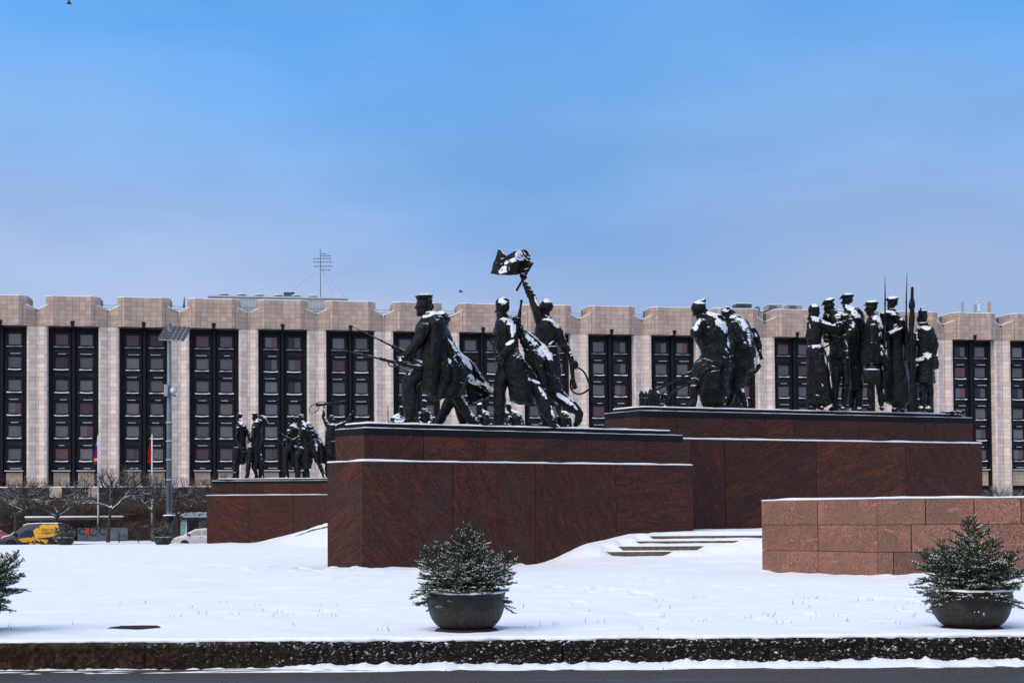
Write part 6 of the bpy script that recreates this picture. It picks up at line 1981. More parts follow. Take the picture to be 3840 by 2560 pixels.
# front man in a long coat, cap, lunging left with his rifle levelled
f = FA(46.9, 'soldier_statue', 'bronze man in round cap and long coat lunging left with levelled rifle')
f.head(664, 520, -.05, 158, 183, 4, cap='sailor', beard=True)
f.loft('body', [(690, 578, 0, 46, 44), (712, 640, 0, 58, 62)])
f.loft('body', [(715, 632, 0, 62, 105), (690, 690, 0, 86, 112), (676, 790, 0, 80, 100), (686, 880, 0, 74, 92), (700, 960, 0, 78, 94), (705, 1010, 0, 84, 95)])
f.arm((685, 668, -.50), (612, 800, -.55), (520, 915, -.55), (54, 43, 32), (-30, 16, 0), .9, 56)
f.arm((690, 668, .45), (640, 800, .50), (590, 905, .3), (48, 40, 30), (-30, 16, 0), .9, 50)
f.leg((668, 960, -.18), (560, 1095, -.22), (566, -.22), (84, 74, 46), 488, 0, 1.05)
f.leg((720, 970, .28), (880, 1160, .45), (1030, .55), (66, 50, 38), 975, 0, 1.0)
f.loft('coat', [(722, 610, .0, 66, 100), (745, 660, -.05, 88, 128), (740, 760, -.12, 84, 118), (728, 900, -.25, 76, 92), (718, 1040, -.32, 72, 66), (712, 1175, -.36, 70, 50)], folds=(5, .10, .3), wr=.026)
f.sheet('coat', [[(700, 640, -.30), (770, 630, -.1), (830, 690, .2)], [(760, 830, -.35), (850, 820, -.1), (910, 860, .3)], [(800, 1000, -.40), (900, 1000, -.15), (975, 1010, .3)], [(770, 1120, -.42), (880, 1130, -.2), (960, 1120, .25)], [(745, 1215, -.38), (830, 1205, -.2), (925, 1190, .2)]], .12, wave=(3.0, .11), wr=.026)
f.ell('coat', 806, 604, .1, 56, 42, 80, -.45); f.ell('coat', 742, 592, 0, 66, 28, 84, -.2); f.ell('coat', 822, 660, .15, 20, 40, 40); f.ell('coat', 846, 616, .1, 18, 26, 40)
f.rifle((235, 885, -.50), (650, 985, -.55), (18, 836, -.50), 11, sling=[(400, 935, -.5), (420, 965, -.5), (470, 970, -.52), (540, 1000, -.52), (585, 1010, -.55)])
f.snow((675, 440, 60, 9), (765, 575, 75, 15, -5), (700, 592, 50, 14, 15), (600, 985, 80, 20, 42), (500, 915, 28, 24), (690, 1170, 30, 10, 10), (885, 825, 75, 10, -56), (985, 955, 65, 14, -48), (870, 1250, 25, 30))
f.finish()
# his neighbour behind, mostly hidden, cape blown back
f = FA(48.3, 'soldier_statue', 'bronze soldier half hidden behind the lunging man, cape blown far back')
f.head(690, 545, .1, 120, 178, 6, cap=None)
f.loft('body', [(712, 600, 0, 40), (740, 650, 0, 60, 95), (745, 760, 0, 92, 108), (760, 880, 0, 86, 98), (790, 990, 0, 86, 95)])
f.arm((720, 680, -.35), (665, 800, -.4), (575, 868, -.4), (46, 38, 28), (-30, 10, 0), .9, 50)
f.leg((790, 970, .0), (872, 1190, -.1), (772, -.1), (64, 52, 36), 735, 0, 1.0)
f.leg((810, 980, .3), (900, 1150, .35), (965, .35), (66, 54, 40), 915, 0, 1.1)
f.sheet('cape', [[(760, 640, .0), (800, 650, .25), (840, 700, .45)], [(850, 820, -.1), (890, 830, .3), (910, 845, .6)], [(930, 970, -.15), (995, 940, .3), (1035, 965, .6)], [(965, 1120, -.1), (1070, 1070, .35), (1125, 1065, .6)], [(1008, 1245, .0), (1120, 1205, .35), (1200, 1155, .5)]], .14, wave=(2.2, .15), wr=.026)
f.rifle((345, 775, -.38), (690, 945, -.42), (142, 675, -.38), 11, sling=[(430, 830, -.38), (520, 880, -.4), (600, 925, -.4)])
f.snow((1085, 1098, 100, 30, -32), (1010, 1060, 40, 30, -40), (950, 1195, 20, 48, 15), (1000, 1300, 10, 40, 10), (990, 960, 60, 12, -48))
f.finish()
# soldier walking away left with rifle slung
f = FA(48.0, 'soldier_statue', 'bronze soldier in side cap with rifle slung on his back and flying coat')
f.head(1240, 548, -.1, 138, 160, 2, cap='pilotka')
f.loft('body', [(1240, 590, -.05, 40, 40), (1250, 640, 0, 56, 70)])
f.loft('body', [(1262, 632, 0, 66, 100), (1258, 700, 0, 78, 108), (1258, 800, 0, 72, 98), (1282, 880, 0, 66, 90), (1305, 960, 0, 78, 94), (1318, 1010, 0, 76, 92)])
f.arm((1298, 665, -.42), (1322, 795, -.55), (1240, 890, -.60), (48, 40, 30), (-22, 22, 0), .8, 52)
f.arm((1222, 670, .40), (1196, 760, .48), (1170, 795, .2), (42, 34, 26), (0, -20, 0), .9, 50)
f.leg((1275, 960, -.05), (1222, 1140, -.15), (1218, -.15), (78, 56, 46), 1178, -.1, 1.05)
f.leg((1350, 970, .2), (1495, 1130, .1), (1612, .05), (84, 66, 44), 1640, -.2, 1.05)
f.loft('coat', [(1290, 860, -.1, 70, 100), (1325, 960, -.15, 84, 108), (1360, 1090, -.2, 86, 84), (1375, 1200, -.22, 80, 60), (1372, 1232, -.22, 78, 50)], folds=(5, .13, 1.2), wr=.03)
f.sheet('coat', [[(1310, 640, .15), (1345, 650, .35), (1380, 690, .45)], [(1380, 780, .05), (1450, 770, .3), (1530, 800, .5)], [(1440, 930, 0), (1540, 900, .3), (1630, 900, .5)], [(1500, 1060, .0), (1580, 1040, .3), (1640, 1040, .5)], [(1530, 1120, .1), (1600, 1150, .3), (1635, 1160, .45)]], .16, wave=(2.2, .13), wr=.026)
f.ell('coat', 1345, 640, .1, 40, 48, 60); f.ell('coat', 1378, 690, .1, 22, 30, 30)
f.tube('strap', [(1172, 790, .1), (1190, 880, -.1), (1222, 985, -.35)], 8)
f.rifle((1384, 478, -.05), (1335, 830, .05), None, 13)
f.snow((1240, 490, 35, 25), (1290, 640, 52, 26, -20), (1322, 700, 22, 60, -10), (1300, 790, 40, 14, 30), (1565, 855, 90, 58, -25), (1470, 780, 80, 20, -38), (1480, 1080, 48, 15, -20), (1535, 1160, 62, 15, -55), (1612, 1320, 10, 55, 12), (1390, 880, 16, 60, 25))
f.finish()
# flag bearer
f = FA(48.8, 'flag_bearer_statue', 'bronze flag bearer seen from behind raising a flag and a gun')
f.head(1566, 540, 0, 134, 110, -6, hair=True)
f.ell('body', 1566, 522, .02, 52, 52, 50)
f.loft('body', [(1572, 600, 0, 36), (1565, 650, 0, 56, 60)])
f.loft('body', [(1575, 640, 0, 66, 80), (1566, 700, 0, 84, 84), (1558, 780, 0, 74, 76), (1566, 850, 0, 80, 80), (1570, 950, 0, 84, 90), (1575, 1030, 0, 82, 90)])
f.arm((1535, 655, .0), (1462, 470, .05), (1405, 350, 0), (48, 36, 26), (-16, -40, 0), .95, 50)
f.arm((1628, 680, .0), (1685, 800, -.05), (1738, 880, -.1), (46, 36, 26), (12, 30, 0), .9, 48)
f.loft('coat', [(1570, 830, 0, 80, 84), (1578, 960, .0, 90, 100), (1585, 1060, .05, 80, 100), (1590, 1140, .1, 62, 80)], folds=(4, .14, .5), wr=.03)
f.sheet('coat', [[(1590, 800, -.3), (1630, 830, -.1)], [(1630, 930, -.3), (1672, 965, -.1)]], .08)
f.leg((1560, 1030, .2), (1520, 1190, .25), (1572, .3), (72, 56, 40), 1540, 0)
f.loft('body', [(1580, 1040, -.1, 74), (1610, 1120, -.1, 66), (1660, 1185, -.1, 56), (1740, 1250, -.1, 48), (1798, 1300, -.1, 36), (1806, 1330, -.1, 30)])
f.loft('body', [(1806, 1298, -.1, 30), (1800, 1350, -.1, 30), (1786, 1392, -.1, 27), (1768, 1404, -.1, 18)])
f.tube('flagstaff', [(1345, 412, -.06), (1466, 205, .04)], 8.5, 10)
f.sheet('flag', [[(1222, 100, .30), (1275, 150, .05), (1335, 122, -.25), (1395, 104, .05), (1440, 130, .1), (1458, 205, .04)], [(1195, 160, .25), (1255, 185, .0), (1330, 175, -.3), (1390, 165, .0), (1430, 180, .1), (1446, 228, .04)], [(1172, 225, .2), (1245, 240, -.05), (1320, 232, -.3), (1380, 226, 0), (1418, 236, .08), (1430, 258, .03)], [(1158, 285, .15), (1225, 297, -.05), (1300, 298, -.2), (1365, 294, 0), (1398, 288, .05), (1412, 284, .02)]], .07, wave=(1.5, .05), wr=.02)
f.loft('gun', [(1742, 905, -.18, 13), (1752, 960, -.18, 17), (1762, 1060, -.2, 15), (1775, 1128, -.22, 20)], n=10); f.ell('gun', 1772, 955, -.18, 30, 34, 12)
f.tube('gun', [(1790, 970, -.18), (1840, 1005, -.1), (1872, 1070, -.05), (1884, 1125, -.05), (1862, 1148, -.08), (1820, 1168, -.1), (1770, 1160, -.15), (1745, 1120, -.2), (1746, 1060, -.2)], 7, 8)
f.snow((1575, 485, 42, 14), (1628, 650, 62, 24, -42), (1492, 485, 55, 9, -65), (1718, 770, 62, 11, -62), (1745, 885, 15, 24), (1715, 1220, 112, 19, -38), (1385, 160, 62, 46, 10), (1320, 192, 55, 22, 20), (1265, 258, 62, 24, 25), (1600, 795, 45, 10, 35))
f.finish()

# ------------------------------------------------------------------ right plinth, two women hauling
RB1 = ((2360, 1100), 3.267)
ZBd = B_Z[4] + 0.01
def FB(reg, Y, name, label, **k): return Fig(*reg, Y, ZBd, name, label, vox=0.024, **k)
f = FB(RB1, 54.0, 'woman_statue', 'bronze woman in headscarf and jacket bending forward to haul')
f.head(845, 212, 0, 215, 184, 28, cap='knot')
f.loft('body', [(880, 270, 0, 62), (960, 300, 0, 80), (1020, 340, 0, 100, 110)])
f.loft('jacket', [(1010, 285, 0, 90, 120), (1000, 380, 0, 190, 170), (1010, 520, 0, 190, 175), (1045, 660, 0, 185, 170), (1075, 800, 0, 205, 180), (1085, 890, 0, 205, 180)], folds=(5, .035, .7), wr=.03)
f.ell('jacket', 1080, 290, 0, 110, 45, 120, -.35); f.ell('jacket', 985, 300, -.1, 130, 40, 110, -.30)
f.loft('jacket', [(905, 340, -.45, 66), (850, 430, -.55, 68), (810, 490, -.6, 70, 66), (790, 525, -.6, 58, 55)], wr=.03)
f.loft('body', [(830, 470, -.35, 44), (850, 560, .0, 44), (890, 660, .25, 40)])
f.loft('body', [(1010, 320, 0, 100), (1010, 520, 0, 150), (1040, 760, 0, 150), (1010, 850, 0, 170, 165), (985, 1000, 0, 190, 170)])
f.loft('skirt', [(985, 850, -.02, 160, 165), (955, 960, -.05, 205, 185), (955, 1090, -.05, 212, 190), (960, 1195, -.05, 218, 190)], folds=(6, .05, .2), wr=.03)
f.sheet('skirt', [[(1150, 870, -.35), (1225, 880, -.2)], [(1150, 1010, -.4), (1200, 1030, -.2)], [(1160, 1130, -.4), (1185, 1130, -.2)], [(1170, 1240, -.38), (1215, 1265, -.2)]], .12)
f.loft('body', [(1020, 1150, .1, 155, 130), (1020, 1280, .1, 156, 120), (1040, 1350, .1, 135, 100)])
f.leg((830, 1060, -.3), (792, 1180, -.35), (782, -.35), (95, 64, 46), 712, 0)
f.leg((1080, 1150, .15), (1100, 1290, .15), (1110, .15), (100, 78, 62), 1040, 0)
f.snow((880, 118, 85, 16), (1010, 255, 115, 36, -22), (838, 370, 32, 95, -20), (1120, 360, 85, 60, 0), (1175, 440, 55, 70, 40), (950, 420, 60, 30), (1215, 600, 26, 85, 5), (960, 652, 48, 11, 25), (800, 1128, 75, 13, 5), (760, 1040, 40, 8, -10))
f.finish()
f = FB(RB1, 54.9, 'woman_statue', 'bronze bareheaded woman bending behind the first hauling woman')
f.head(1195, 255, 0, 190, 190, 30, cap=None)
f.ell('body', 1270, 240, .1, 34, 42, 40); f.ell('body', 1300, 300, .1, 50, 36, 60, -.5)
f.loft('body', [(1230, 300, 0, 60), (1290, 340, 0, 90)])
f.loft('jacket', [(1270, 300, 0, 80, 120), (1310, 390, 0, 150, 160), (1360, 540, 0, 150, 165), (1390, 700, 0, 155, 165), (1392, 850, 0, 165, 170), (1385, 935, 0, 165, 165)], folds=(5, .04, 1.0), wr=.03)
f.arm((1290, 370, -.5), (1320, 500, -.65), (1380, 600, -.65), (72, 62, 50))
f.ell('jacket', 1402, 640, -.62, 46, 60, 45); f.ell('jacket', 1395, 600, -.62, 50, 18, 48)
f.arm((1480, 440, .3), (1575, 600, .35), (1600, 720, .2), (70, 52, 36), (6, 30, 0), .9, 74)
f.loft('body', [(1280, 350, 0, 90), (1370, 560, 0, 110), (1385, 800, 0, 100), (1330, 1140, .1, 80)])
f.loft('skirt', [(1350, 900, 0, 120, 130), (1320, 1030, 0, 118, 120), (1300, 1130, 0, 108, 110), (1290, 1205, 0, 96, 100)], folds=(5, .06, .4), wr=.03)
f.sheet('skirt', [[(1420, 900, .1), (1500, 900, .15), (1600, 850, .2)], [(1410, 980, .1), (1500, 960, .15), (1612, 915, .2)], [(1395, 1020, .1), (1410, 1045, .15), (1470, 1000, .2)]], .14)
f.leg((1330, 1120, .0), (1370, 1240, -.05), (1432, -.05), (70, 60, 34), 1370, 0)
f.leg((1290, 1120, .3), (1250, 1260, .35), (1200, .35), (66, 56, 34), 1150, 0)
f.snow((1180, 212, 58, 26), (1260, 290, 115, 24, -20), (1400, 400, 50, 75, 40), (1470, 560, 24, 115, 12), (1530, 510, 45, 22, -45), (1400, 603, 46, 12), (1545, 850, 18, 75), (1385, 1180, 28, 42, 20), (1442, 1340, 11, 60, 10), (1600, 700, 30, 18))
f.finish()
# sledge shafts and shells
RBs = RB1
f = FB(RBs, 54.2, 'sledge_shafts', 'two bronze shafts ending in a ring with a snow-topped ball on a stand', cat='sledge')
f.tube('pole', [(760, 955, -.15), (530, 1082, -.15), (295, 1200, -.1)], 12, 10); f.tube('pole', [(750, 1090, -.3), (620, 1160, -.3), (498, 1228, -.3)], 13, 10)
a = np.linspace(-1.4, 3.9, 14)
f.tube('pole', [(445 + 52 * math.cos(q), 1262 - 52 * math.sin(q), -.3) for q in a], 10, 8, 2)
f.ell('ball', 445, 1272, -.3, 46, 48); f.loft('ball', [(443, 1315, -.3, 14), (443, 1350, -.3, 9), (443, 1385, -.3, 12), (443, 1396, -.3, 26)], n=12)
f.loft('ball', [(443, 1392, -.3, 66, 50), (443, 1412, -.3, 70, 55)], n=16)
f.finish()
for k, (px, w, tip, d, lab) in enumerate(((150, 43, 1168, -.2, 'leftmost of the pointed bronze shells'), (205, 40, 1172, .35, 'pointed bronze shell showing behind the two left ones'), (262, 43, 1148, -.2, 'tallest bronze shell in the middle of the row'), (345, 41, 1180, -.2, 'rightmost of the pointed bronze shells beside the ball'))):
    f = FB(RBs, 53.7 + d, 'artillery_shell', lab + ' on the right plinth', cat='shell', group='shells beside the hauling women')
    by = f.px_of(f.T(px, None, 0))[1]
    f.loft('casing', [(px, by, 0, w), (px, by - 60, 0, w), (px, tip + 105, 0, w * .98)], n=20); f.loft('nose', [(px, tip + 107, 0, w * .97), (px, tip + 70, 0, w * .86), (px, tip + 32, 0, w * .52), (px, tip + 6, 0, w * .14)], n=20)
    f.finish()

# ------------------------------------------------------------------ right plinth, people standing together
RB2 = ((2980, 1000), 2.703)
f = FB(RB2, 55.3, 'woman_statue', 'bronze woman in headscarf and long skirt reaching to embrace a man')
f.head(205, 455, 0, 138, 10, 6, cap='scarf')
f.loft('body', [(200, 510, 0, 40), (205, 560, 0, 56, 70)])
f.loft('body', [(205, 535, 0, 60, 90), (205, 610, 0, 82, 100), (200, 700, 0, 76, 92), (198, 790, 0, 70, 84), (200, 860, 0, 82, 94)])
f.arm((255, 565, -.42), (385, 610, -.55), (500, 560, -.35), (42, 34, 24), (34, -16, 0), .4, 44)
f.arm((240, 560, .35), (300, 560, .45), (310, 480, .3), (38, 32, 22), (4, -30, 0), .4, 40)
f.arm((160, 570, .1), (135, 680, .2), (150, 760, -.2), (38, 32, 26))
f.loft('body', [(200, 850, 0, 70), (215, 1050, 0, 66), (220, 1280, .02, 80, 60)])
f.loft('skirt', [(200, 800, 0, 80, 92), (215, 900, 0, 104, 110), (235, 1060, 0, 112, 120), (250, 1220, 0, 118, 120), (258, 1390, 0, 128, 120)], folds=(6, .10, .3), wr=.03)
f.loft('skirt', [(160, 1150, 0, 40), (150, 1300, 0, 36), (150, 1400, 0, 30)])
f.leg((190, 1250, .1), (170, 1350, .1), (165, .1), (40, 36, 26), 150, -.2); f.leg((270, 1250, -.05), (275, 1350, -.1), (272, -.1), (40, 36, 28), 275, -.3)
f.snow((205, 398, 42, 16), (200, 530, 62, 30, -10), (345, 578, 100, 13, -12), (480, 585, 60, 11, 22), (205, 812, 78, 18, 3), (318, 960, 9, 100, 12), (265, 1180, 45, 7, -52), (150, 620, 12, 50))
f.finish()
f = FB(RB2, 55.6, 'soldier_statue', 'bronze man in a soft cap with a gun across his belly beside the embracing woman')
f.head(348, 402, 0, 142, 176, 18, cap='flat')
f.loft('body', [(380, 440, 0, 42), (410, 480, 0, 58, 70)])
f.loft('body', [(425, 455, 0, 66, 95), (430, 530, 0, 94, 112), (425, 640, 0, 90, 104), (425, 760, 0, 82, 94), (440, 860, 0, 88, 98), (450, 930, 0, 88, 96)])
f.arm((520, 500, -.35), (600, 640, -.45), (480, 725, -.5), (46, 40, 28), (-30, 12, 0), .8, 46)
f.arm((340, 520, .25), (310, 640, .3), (320, 760, -.1), (42, 36, 28))
f.leg((420, 930, .0), (415, 1180, -.02), (402, .0), (62, 48, 34), 352, -.15, 1.0); f.leg((505, 930, -.1), (525, 1170, -.15), (500, -.12), (62, 48, 36), 480, -.35, 1.0)
f.loft('body', [(425, 900, .1, 95), (420, 1100, .15, 60), (410, 1250, .2, 40)])
f.tube('gun', [(290, 826, -.35), (360, 785, -.42), (440, 738, -.5), (490, 712, -.5)], [7, 9, 12, 15], 8); f.ell('gun', 402, 838, -.48, 36, 38, 14)
f.sheet('coat', [[(500, 740, -.35), (535, 760, -.25)], [(520, 810, -.35), (552, 830, -.25)], [(520, 865, -.33), (550, 870, -.25)]], .08)
f.snow((340, 328, 62, 15), (425, 520, 48, 62, -20), (480, 470, 52, 20, -15), (565, 610, 45, 30, 35), (530, 850, 20, 32), (515, 1130, 22, 9), (520, 770, 9, 50, 20))
f.finish()
f = FB(RB2, 56.5, 'worker_statue', 'tallest bronze man in a peaked cap standing behind the embracing couple')
f.head(526, 352, 0, 144, 178, 2, cap='flat')
f.loft('body', [(535, 410, 0, 44), (545, 450, 0, 60)])
f.loft('coat', [(550, 440, 0, 70, 90), (580, 500, 0, 116, 120), (600, 620, 0, 112, 120), (605, 760, 0, 100, 110), (610, 900, 0, 92, 100), (620, 1100, 0, 82, 90), (625, 1250, 0, 72, 80)], folds=(5, .05, .3), wr=.03)
f.loft('body', [(545, 440, 0, 50), (585, 540, 0, 80), (605, 760, 0, 70), (618, 1020, 0, 66)])
f.sheet('coat', [[(430, 435, -.2), (500, 450, -.3)], [(520, 500, -.3), (560, 480, -.35)]], .1)
f.arm((670, 540, -.2), (690, 680, -.25), (660, 830, -.25), (42, 38, 30), (0, 30, 0), .6, 40)
f.leg((585, 1000, .1), (585, 1220, .1), (570, .1), (56, 46, 36), 545, -.2); f.leg((650, 1000, -.1), (655, 1220, -.1), (662, -.1), (56, 46, 36), 640, -.3)
f.snow((545, 275, 58, 13), (560, 420, 95, 30, -25), (625, 500, 70, 40, -38), (620, 1020, 10, 40))
f.finish()
f = FB(RB2, 55.5, 'youth_statue', 'bronze youth in a flat cap carrying a small suitcase')
f.head(772, 424, 0, 146, 182, 0, cap='flat')
f.loft('body', [(785, 480, 0, 38), (800, 530, 0, 52)])
f.loft('coat', [(805, 510, 0, 56, 80), (800, 590, 0, 88, 104), (795, 700, 0, 88, 100), (785, 800, 0, 88, 98), (780, 900, 0, 92, 98), (790, 990, 0, 96, 94)], folds=(5, .06, .9), wr=.03)
f.loft('body', [(800, 520, 0, 44), (800, 620, 0, 66, 90), (790, 800, 0, 60), (800, 1000, 0, 66)])
f.arm((800, 590, -.42), (782, 760, -.48), (772, 930, -.45), (46, 38, 27), (2, 30, 0), .8, 44)
f.arm((850, 600, .3), (915, 720, .2), (905, 640, -.1), (42, 36, 28), (0, -24, 0), .8, 40)
f.loft('coat', [(860, 820, -.1, 36), (905, 940, -.1, 46), (945, 1060, -.05, 34)], wr=.03)
f.leg((765, 980, -.05), (768, 1220, -.1), (782, -.1), (60, 48, 34), 750, -.2); f.leg((840, 980, .1), (860, 1220, .1), (885, .1), (56, 44, 32), 880, -.3)
f.rifle((917, 350, -.15), (905, 1240, -.1), (915, 92, -.15), 13)
f.snow((775, 350, 62, 15), (830, 530, 66, 42, -25), (872, 600, 30, 42), (888, 690, 38, 42, -30), (785, 770, 40, 8), (880, 880, 16, 34, 10))
f.finish()
f = FB(RB2, 55.3, 'suitcase_statue', 'small bronze suitcase with snow on top held by the youth', cat='suitcase')
m = f.part('case'); a_, b_ = f.T(692, 1045, -.48), f.T(866, 1186, -.48)
f.loft('case', [(780, 1042, -.48, 84, 22), (780, 1060, -.48, 88, 30), (782, 1120, -.48, 88, 32), (780, 1172, -.48, 86, 30), (778, 1188, -.48, 78, 22)], n=24, wr=.004)
f.tube('strap', [(735, 1045, -.48), (742, 1022, -.48), (775, 1008, -.46), (812, 1020, -.48), (820, 1045, -.48)], 7, 8)
f.snow((780, 1034, 84, 11))
f.finish()
f = FB(RB2, 56.2, 'soldier_statue', 'bronze soldier seen from behind in a greatcoat with a rolled blanket over his shoulder')
f.head(986, 378, 0, 140, 150, 2, cap='fur')
f.loft('body', [(990, 430, 0, 44), (985, 480, 0, 60)])
f.loft('coat', [(985, 465, 0, 66, 80), (980, 530, 0, 112, 104), (1005, 640, 0, 98, 98), (1022, 780, 0, 90, 92), (1030, 950, 0, 98, 100), (1040, 1120, 0, 120, 115), (1045, 1250, 0, 138, 128), (1045, 1372, 0, 144, 132)], folds=(6, .07, .6), wr=.03)
f.loft('coat', [(880, 500, -.2, 34), (960, 480, -.42, 36), (1060, 540, -.5, 38), (1090, 600, -.45, 40), (1030, 655, -.5, 34), (950, 690, -.5, 30)], wr=.02)
f.loft('body', [(985, 470, 0, 54), (985, 540, 0, 100, 80), (1020, 760, 0, 70), (1040, 1270, .1, 80)])
f.arm((1090, 560, -.1), (1130, 700, -.2), (1130, 800, -.3), (46, 40, 28), (0, 30, 0), .8, 42); f.arm((890, 560, 0), (870, 690, -.1), (900, 790, -.25), (44, 38, 28), (14, 20, 0), .8, 42)
f.leg((1000, 1250, 0), (1015, 1370, 0), (1022, 0), (56, 46, 38), 1000, -.25); f.leg((1080, 1250, .2), (1090, 1370, .2), (1090, .2), (56, 46, 38), 1095, -.2)
f.rifle((1132, 345, -.35), (1130, 950, -.35), (1139, 50, -.35), 12)
f.snow((985, 322, 40, 11), (960, 470, 95, 24, -5), (1030, 590, 100, 22, 44), (1025, 650, 85, 11, 25))
f.finish()
f = FB(RB2, 55.9, 'soldier_statue', 'bronze woman soldier in side cap, belted tunic and skirt seen from behind')
f.head(1300, 506, 0, 160, 60, 2, cap='pilotka')
f.ell('body', 1290, 535, .0, 58, 62, 52); f.ell('body', 1300, 575, -.05, 62, 26, 50)
f.loft('body', [(1305, 570, 0, 40), (1310, 630, 0, 62)])
f.loft('body', [(1312, 600, 0, 62, 60), (1318, 660, 0, 104, 84), (1322, 760, 0, 96, 84), (1322, 860, 0, 82, 78), (1325, 940, 0, 98, 86)])
f.arm((1228, 680, 0), (1205, 790, -.1), (1190, 850, -.2), (40, 34, 26), (-6, 26, 0), .8, 40); f.arm((1408, 690, 0), (1430, 800, .0), (1420, 900, -.1), (40, 34, 26), (0, 26, 0), .6, 38)
f.loft('belt', [(1323, 846, 0, 86, 82), (1323, 872, 0, 87, 83)], n=24)
f.loft('body', [(1325, 930, 0, 80), (1328, 1060, 0, 78, 60), (1330, 1150, 0, 70, 50)])
f.loft('skirt', [(1322, 860, 0, 84, 80), (1322, 950, 0, 100, 92), (1320, 1060, 0, 98, 90), (1322, 1178, 0, 106, 94)], folds=(6, .05, .2), wr=.025)
f.leg((1290, 1120, -.05), (1300, 1280, -.08), (1300, -.05), (48, 46, 36), 1255, -.2); f.leg((1368, 1120, .08), (1374, 1280, .08), (1366, .1), (48, 44, 34), 1350, -.3)
f.sheet('skirt', [[(1225, 930, -.32), (1290, 945, -.4), (1330, 900, -.42)], [(1235, 965, -.34), (1300, 955, -.42), (1350, 940, -.45)]], .10); f.ell('skirt', 1385, 925, -.3, 34, 40, 30)
f.snow((1300, 435, 32, 22), (1320, 622, 92, 32), (1238, 690, 18, 62, 10), (1350, 912, 55, 38, -20), (1278, 936, 62, 18, 5), (1240, 1010, 15, 42, -10), (1300, 572, 55, 10))
f.finish()
f = FB(RB2, 55.6, 'shoulder_bag_statue', 'bronze shoulder bag hanging at the woman soldier\'s side', cat='bag')
f.loft('bag', [(1432, 905, -.1, 28, 16), (1434, 960, -.1, 30, 20), (1436, 1035, -.1, 30, 16)], n=16); f.tube('strap', [(1425, 905, -.12), (1400, 800, -.3), (1330, 660, -.38), (1270, 620, -.1)], 6)
f.finish()
f = FB(RB2, 55.4, 'machine_gun_statue', 'thick upright bronze gun standing between the two soldiers', cat='gun')
f.loft('gun', [(1192, 206, 0, 10), (1192, 225, 0, 15), (1190, 335, 0, 17)], n=12); f.loft('gun', [(1190, 332, 0, 24), (1190, 348, 0, 25), (1188, 400, 0, 34), (1189, 430, 0, 24), (1190, 480, 0, 27), (1186, 560, 0, 30), (1182, 700, 0, 22), (1180, 900, 0, 17), (1182, 1200, 0, 14)], n=12)
by = f.px_of(f.T(1178, None, 0))[1]
f.loft('gun', [(1182, 1195, 0, 14), (1178, 1400, 0, 18), (1176, by, 0, 22)], n=12)
f.finish()
# things lying on the deck
f = FB(RB2, 57.4, 'laid_wreath_statue', 'flat bronze wreath and helmet lying at the right end of the plinth', cat='wreath')
c = f.T(1590, None, 0); gy = f.px_of(c)[1]
f.loft('wreath', [(1450, gy - 8, 0, 12), (1540, gy - 16, 0, 20), (1640, gy - 16, 0, 22), (1715, gy - 10, 0, 14)], n=12); f.ell('wreath', 1715, gy - 20, 0, 24, 26)
f.finish()

# ------------------------------------------------------------------ small distant group on the left
RC = ((840, 1480), 4.612)
ZC = C_Z[4] + 0.01
def FC(Y, name, label, **k): return Fig(*RC, Y, ZC, name, label, vox=0.045, **k)
f = FC(97.0, 'worker_statue', 'leftmost distant bronze man in a coat carrying a flat case')
f.head(262, 375, 0, 130, 182, 0)
f.loft('body', [(280, 430, 0, 44), (290, 480, 0, 60)])
f.loft('coat', [(290, 465, 0, 60, 80), (295, 540, 0, 92, 100), (310, 680, 0, 85, 95), (310, 820, 0, 78, 90), (315, 950, 0, 88, 95), (325, 1080, 0, 82, 95), (310, 1185, 0, 66, 80)], folds=(5, .08, .4), wr=.03)
f.loft('body', [(290, 475, 0, 54), (298, 560, 0, 80), (310, 760, 0, 60), (295, 1060, .05, 66)])
f.arm((245, 560, -.3), (220, 720, -.4), (205, 860, -.4), (44, 36, 26), (0, 30, 0), .8, 44); f.arm((370, 560, .2), (430, 660, .1), (420, 780, -.2), (42, 36, 28), (-10, 24, 0), .8, 42)
f.loft('case', [(202, 905, -.45, 56, 14), (205, 1000, -.45, 60, 16), (202, 1098, -.45, 56, 14)], n=16, wr=.0)
f.leg((265, 1050, -.1), (200, 1180, -.15), (180, -.15), (62, 52, 46), 110, 0); f.leg((330, 1050, .2), (230, 1220, .25), (225, .25), (60, 50, 42), 190, 0)
f.finish()
f = FC(96.6, 'sailor_statue', 'distant bronze sailor in round cap shouldering a bundle')
f.head(532, 385, 0, 140, 205, 4, cap='sailor')
f.loft('body', [(550, 440, 0, 46), (570, 490, 0, 64)])
f.loft('body', [(575, 470, 0, 70, 90), (575, 560, 0, 100, 108), (565, 680, 0, 92, 98), (550, 800, 0, 82, 92), (540, 900, 0, 86, 95)])
f.arm((520, 570, -.35), (500, 720, -.5), (440, 810, -.45), (48, 40, 28), (-14, 20, 0), .8, 44)
f.loft('bundle', [(620, 410, .1, 40), (670, 400, .15, 50), (720, 480, .15, 46), (775, 530, .1, 20)], wr=.02); f.ell('bundle', 620, 480, 0, 60, 60, 60)
f.loft('coat', [(570, 640, 0, 96, 100), (565, 780, 0, 96, 98), (560, 900, .05, 90, 95), (560, 1050, .1, 80, 90), (545, 1180, .15, 78, 80), (540, 1275, .15, 72, 70)], folds=(5, .12, .8), wr=.03)
f.leg((470, 900, -.15), (430, 1160, -.2), (402, -.2), (64, 52, 40), 345, 0); f.leg((580, 950, .1), (640, 1180, .1), (668, .1), (64, 50, 40), 640, -.3); f.leg((540, 1000, .3), (520, 1260, .35), (568, .35), (54, 44, 34), 500, 0)
f.finish()
f = FC(97.2, 'sailor_statue', 'distant bronze man in a flat round cap walking behind the caped sailor')
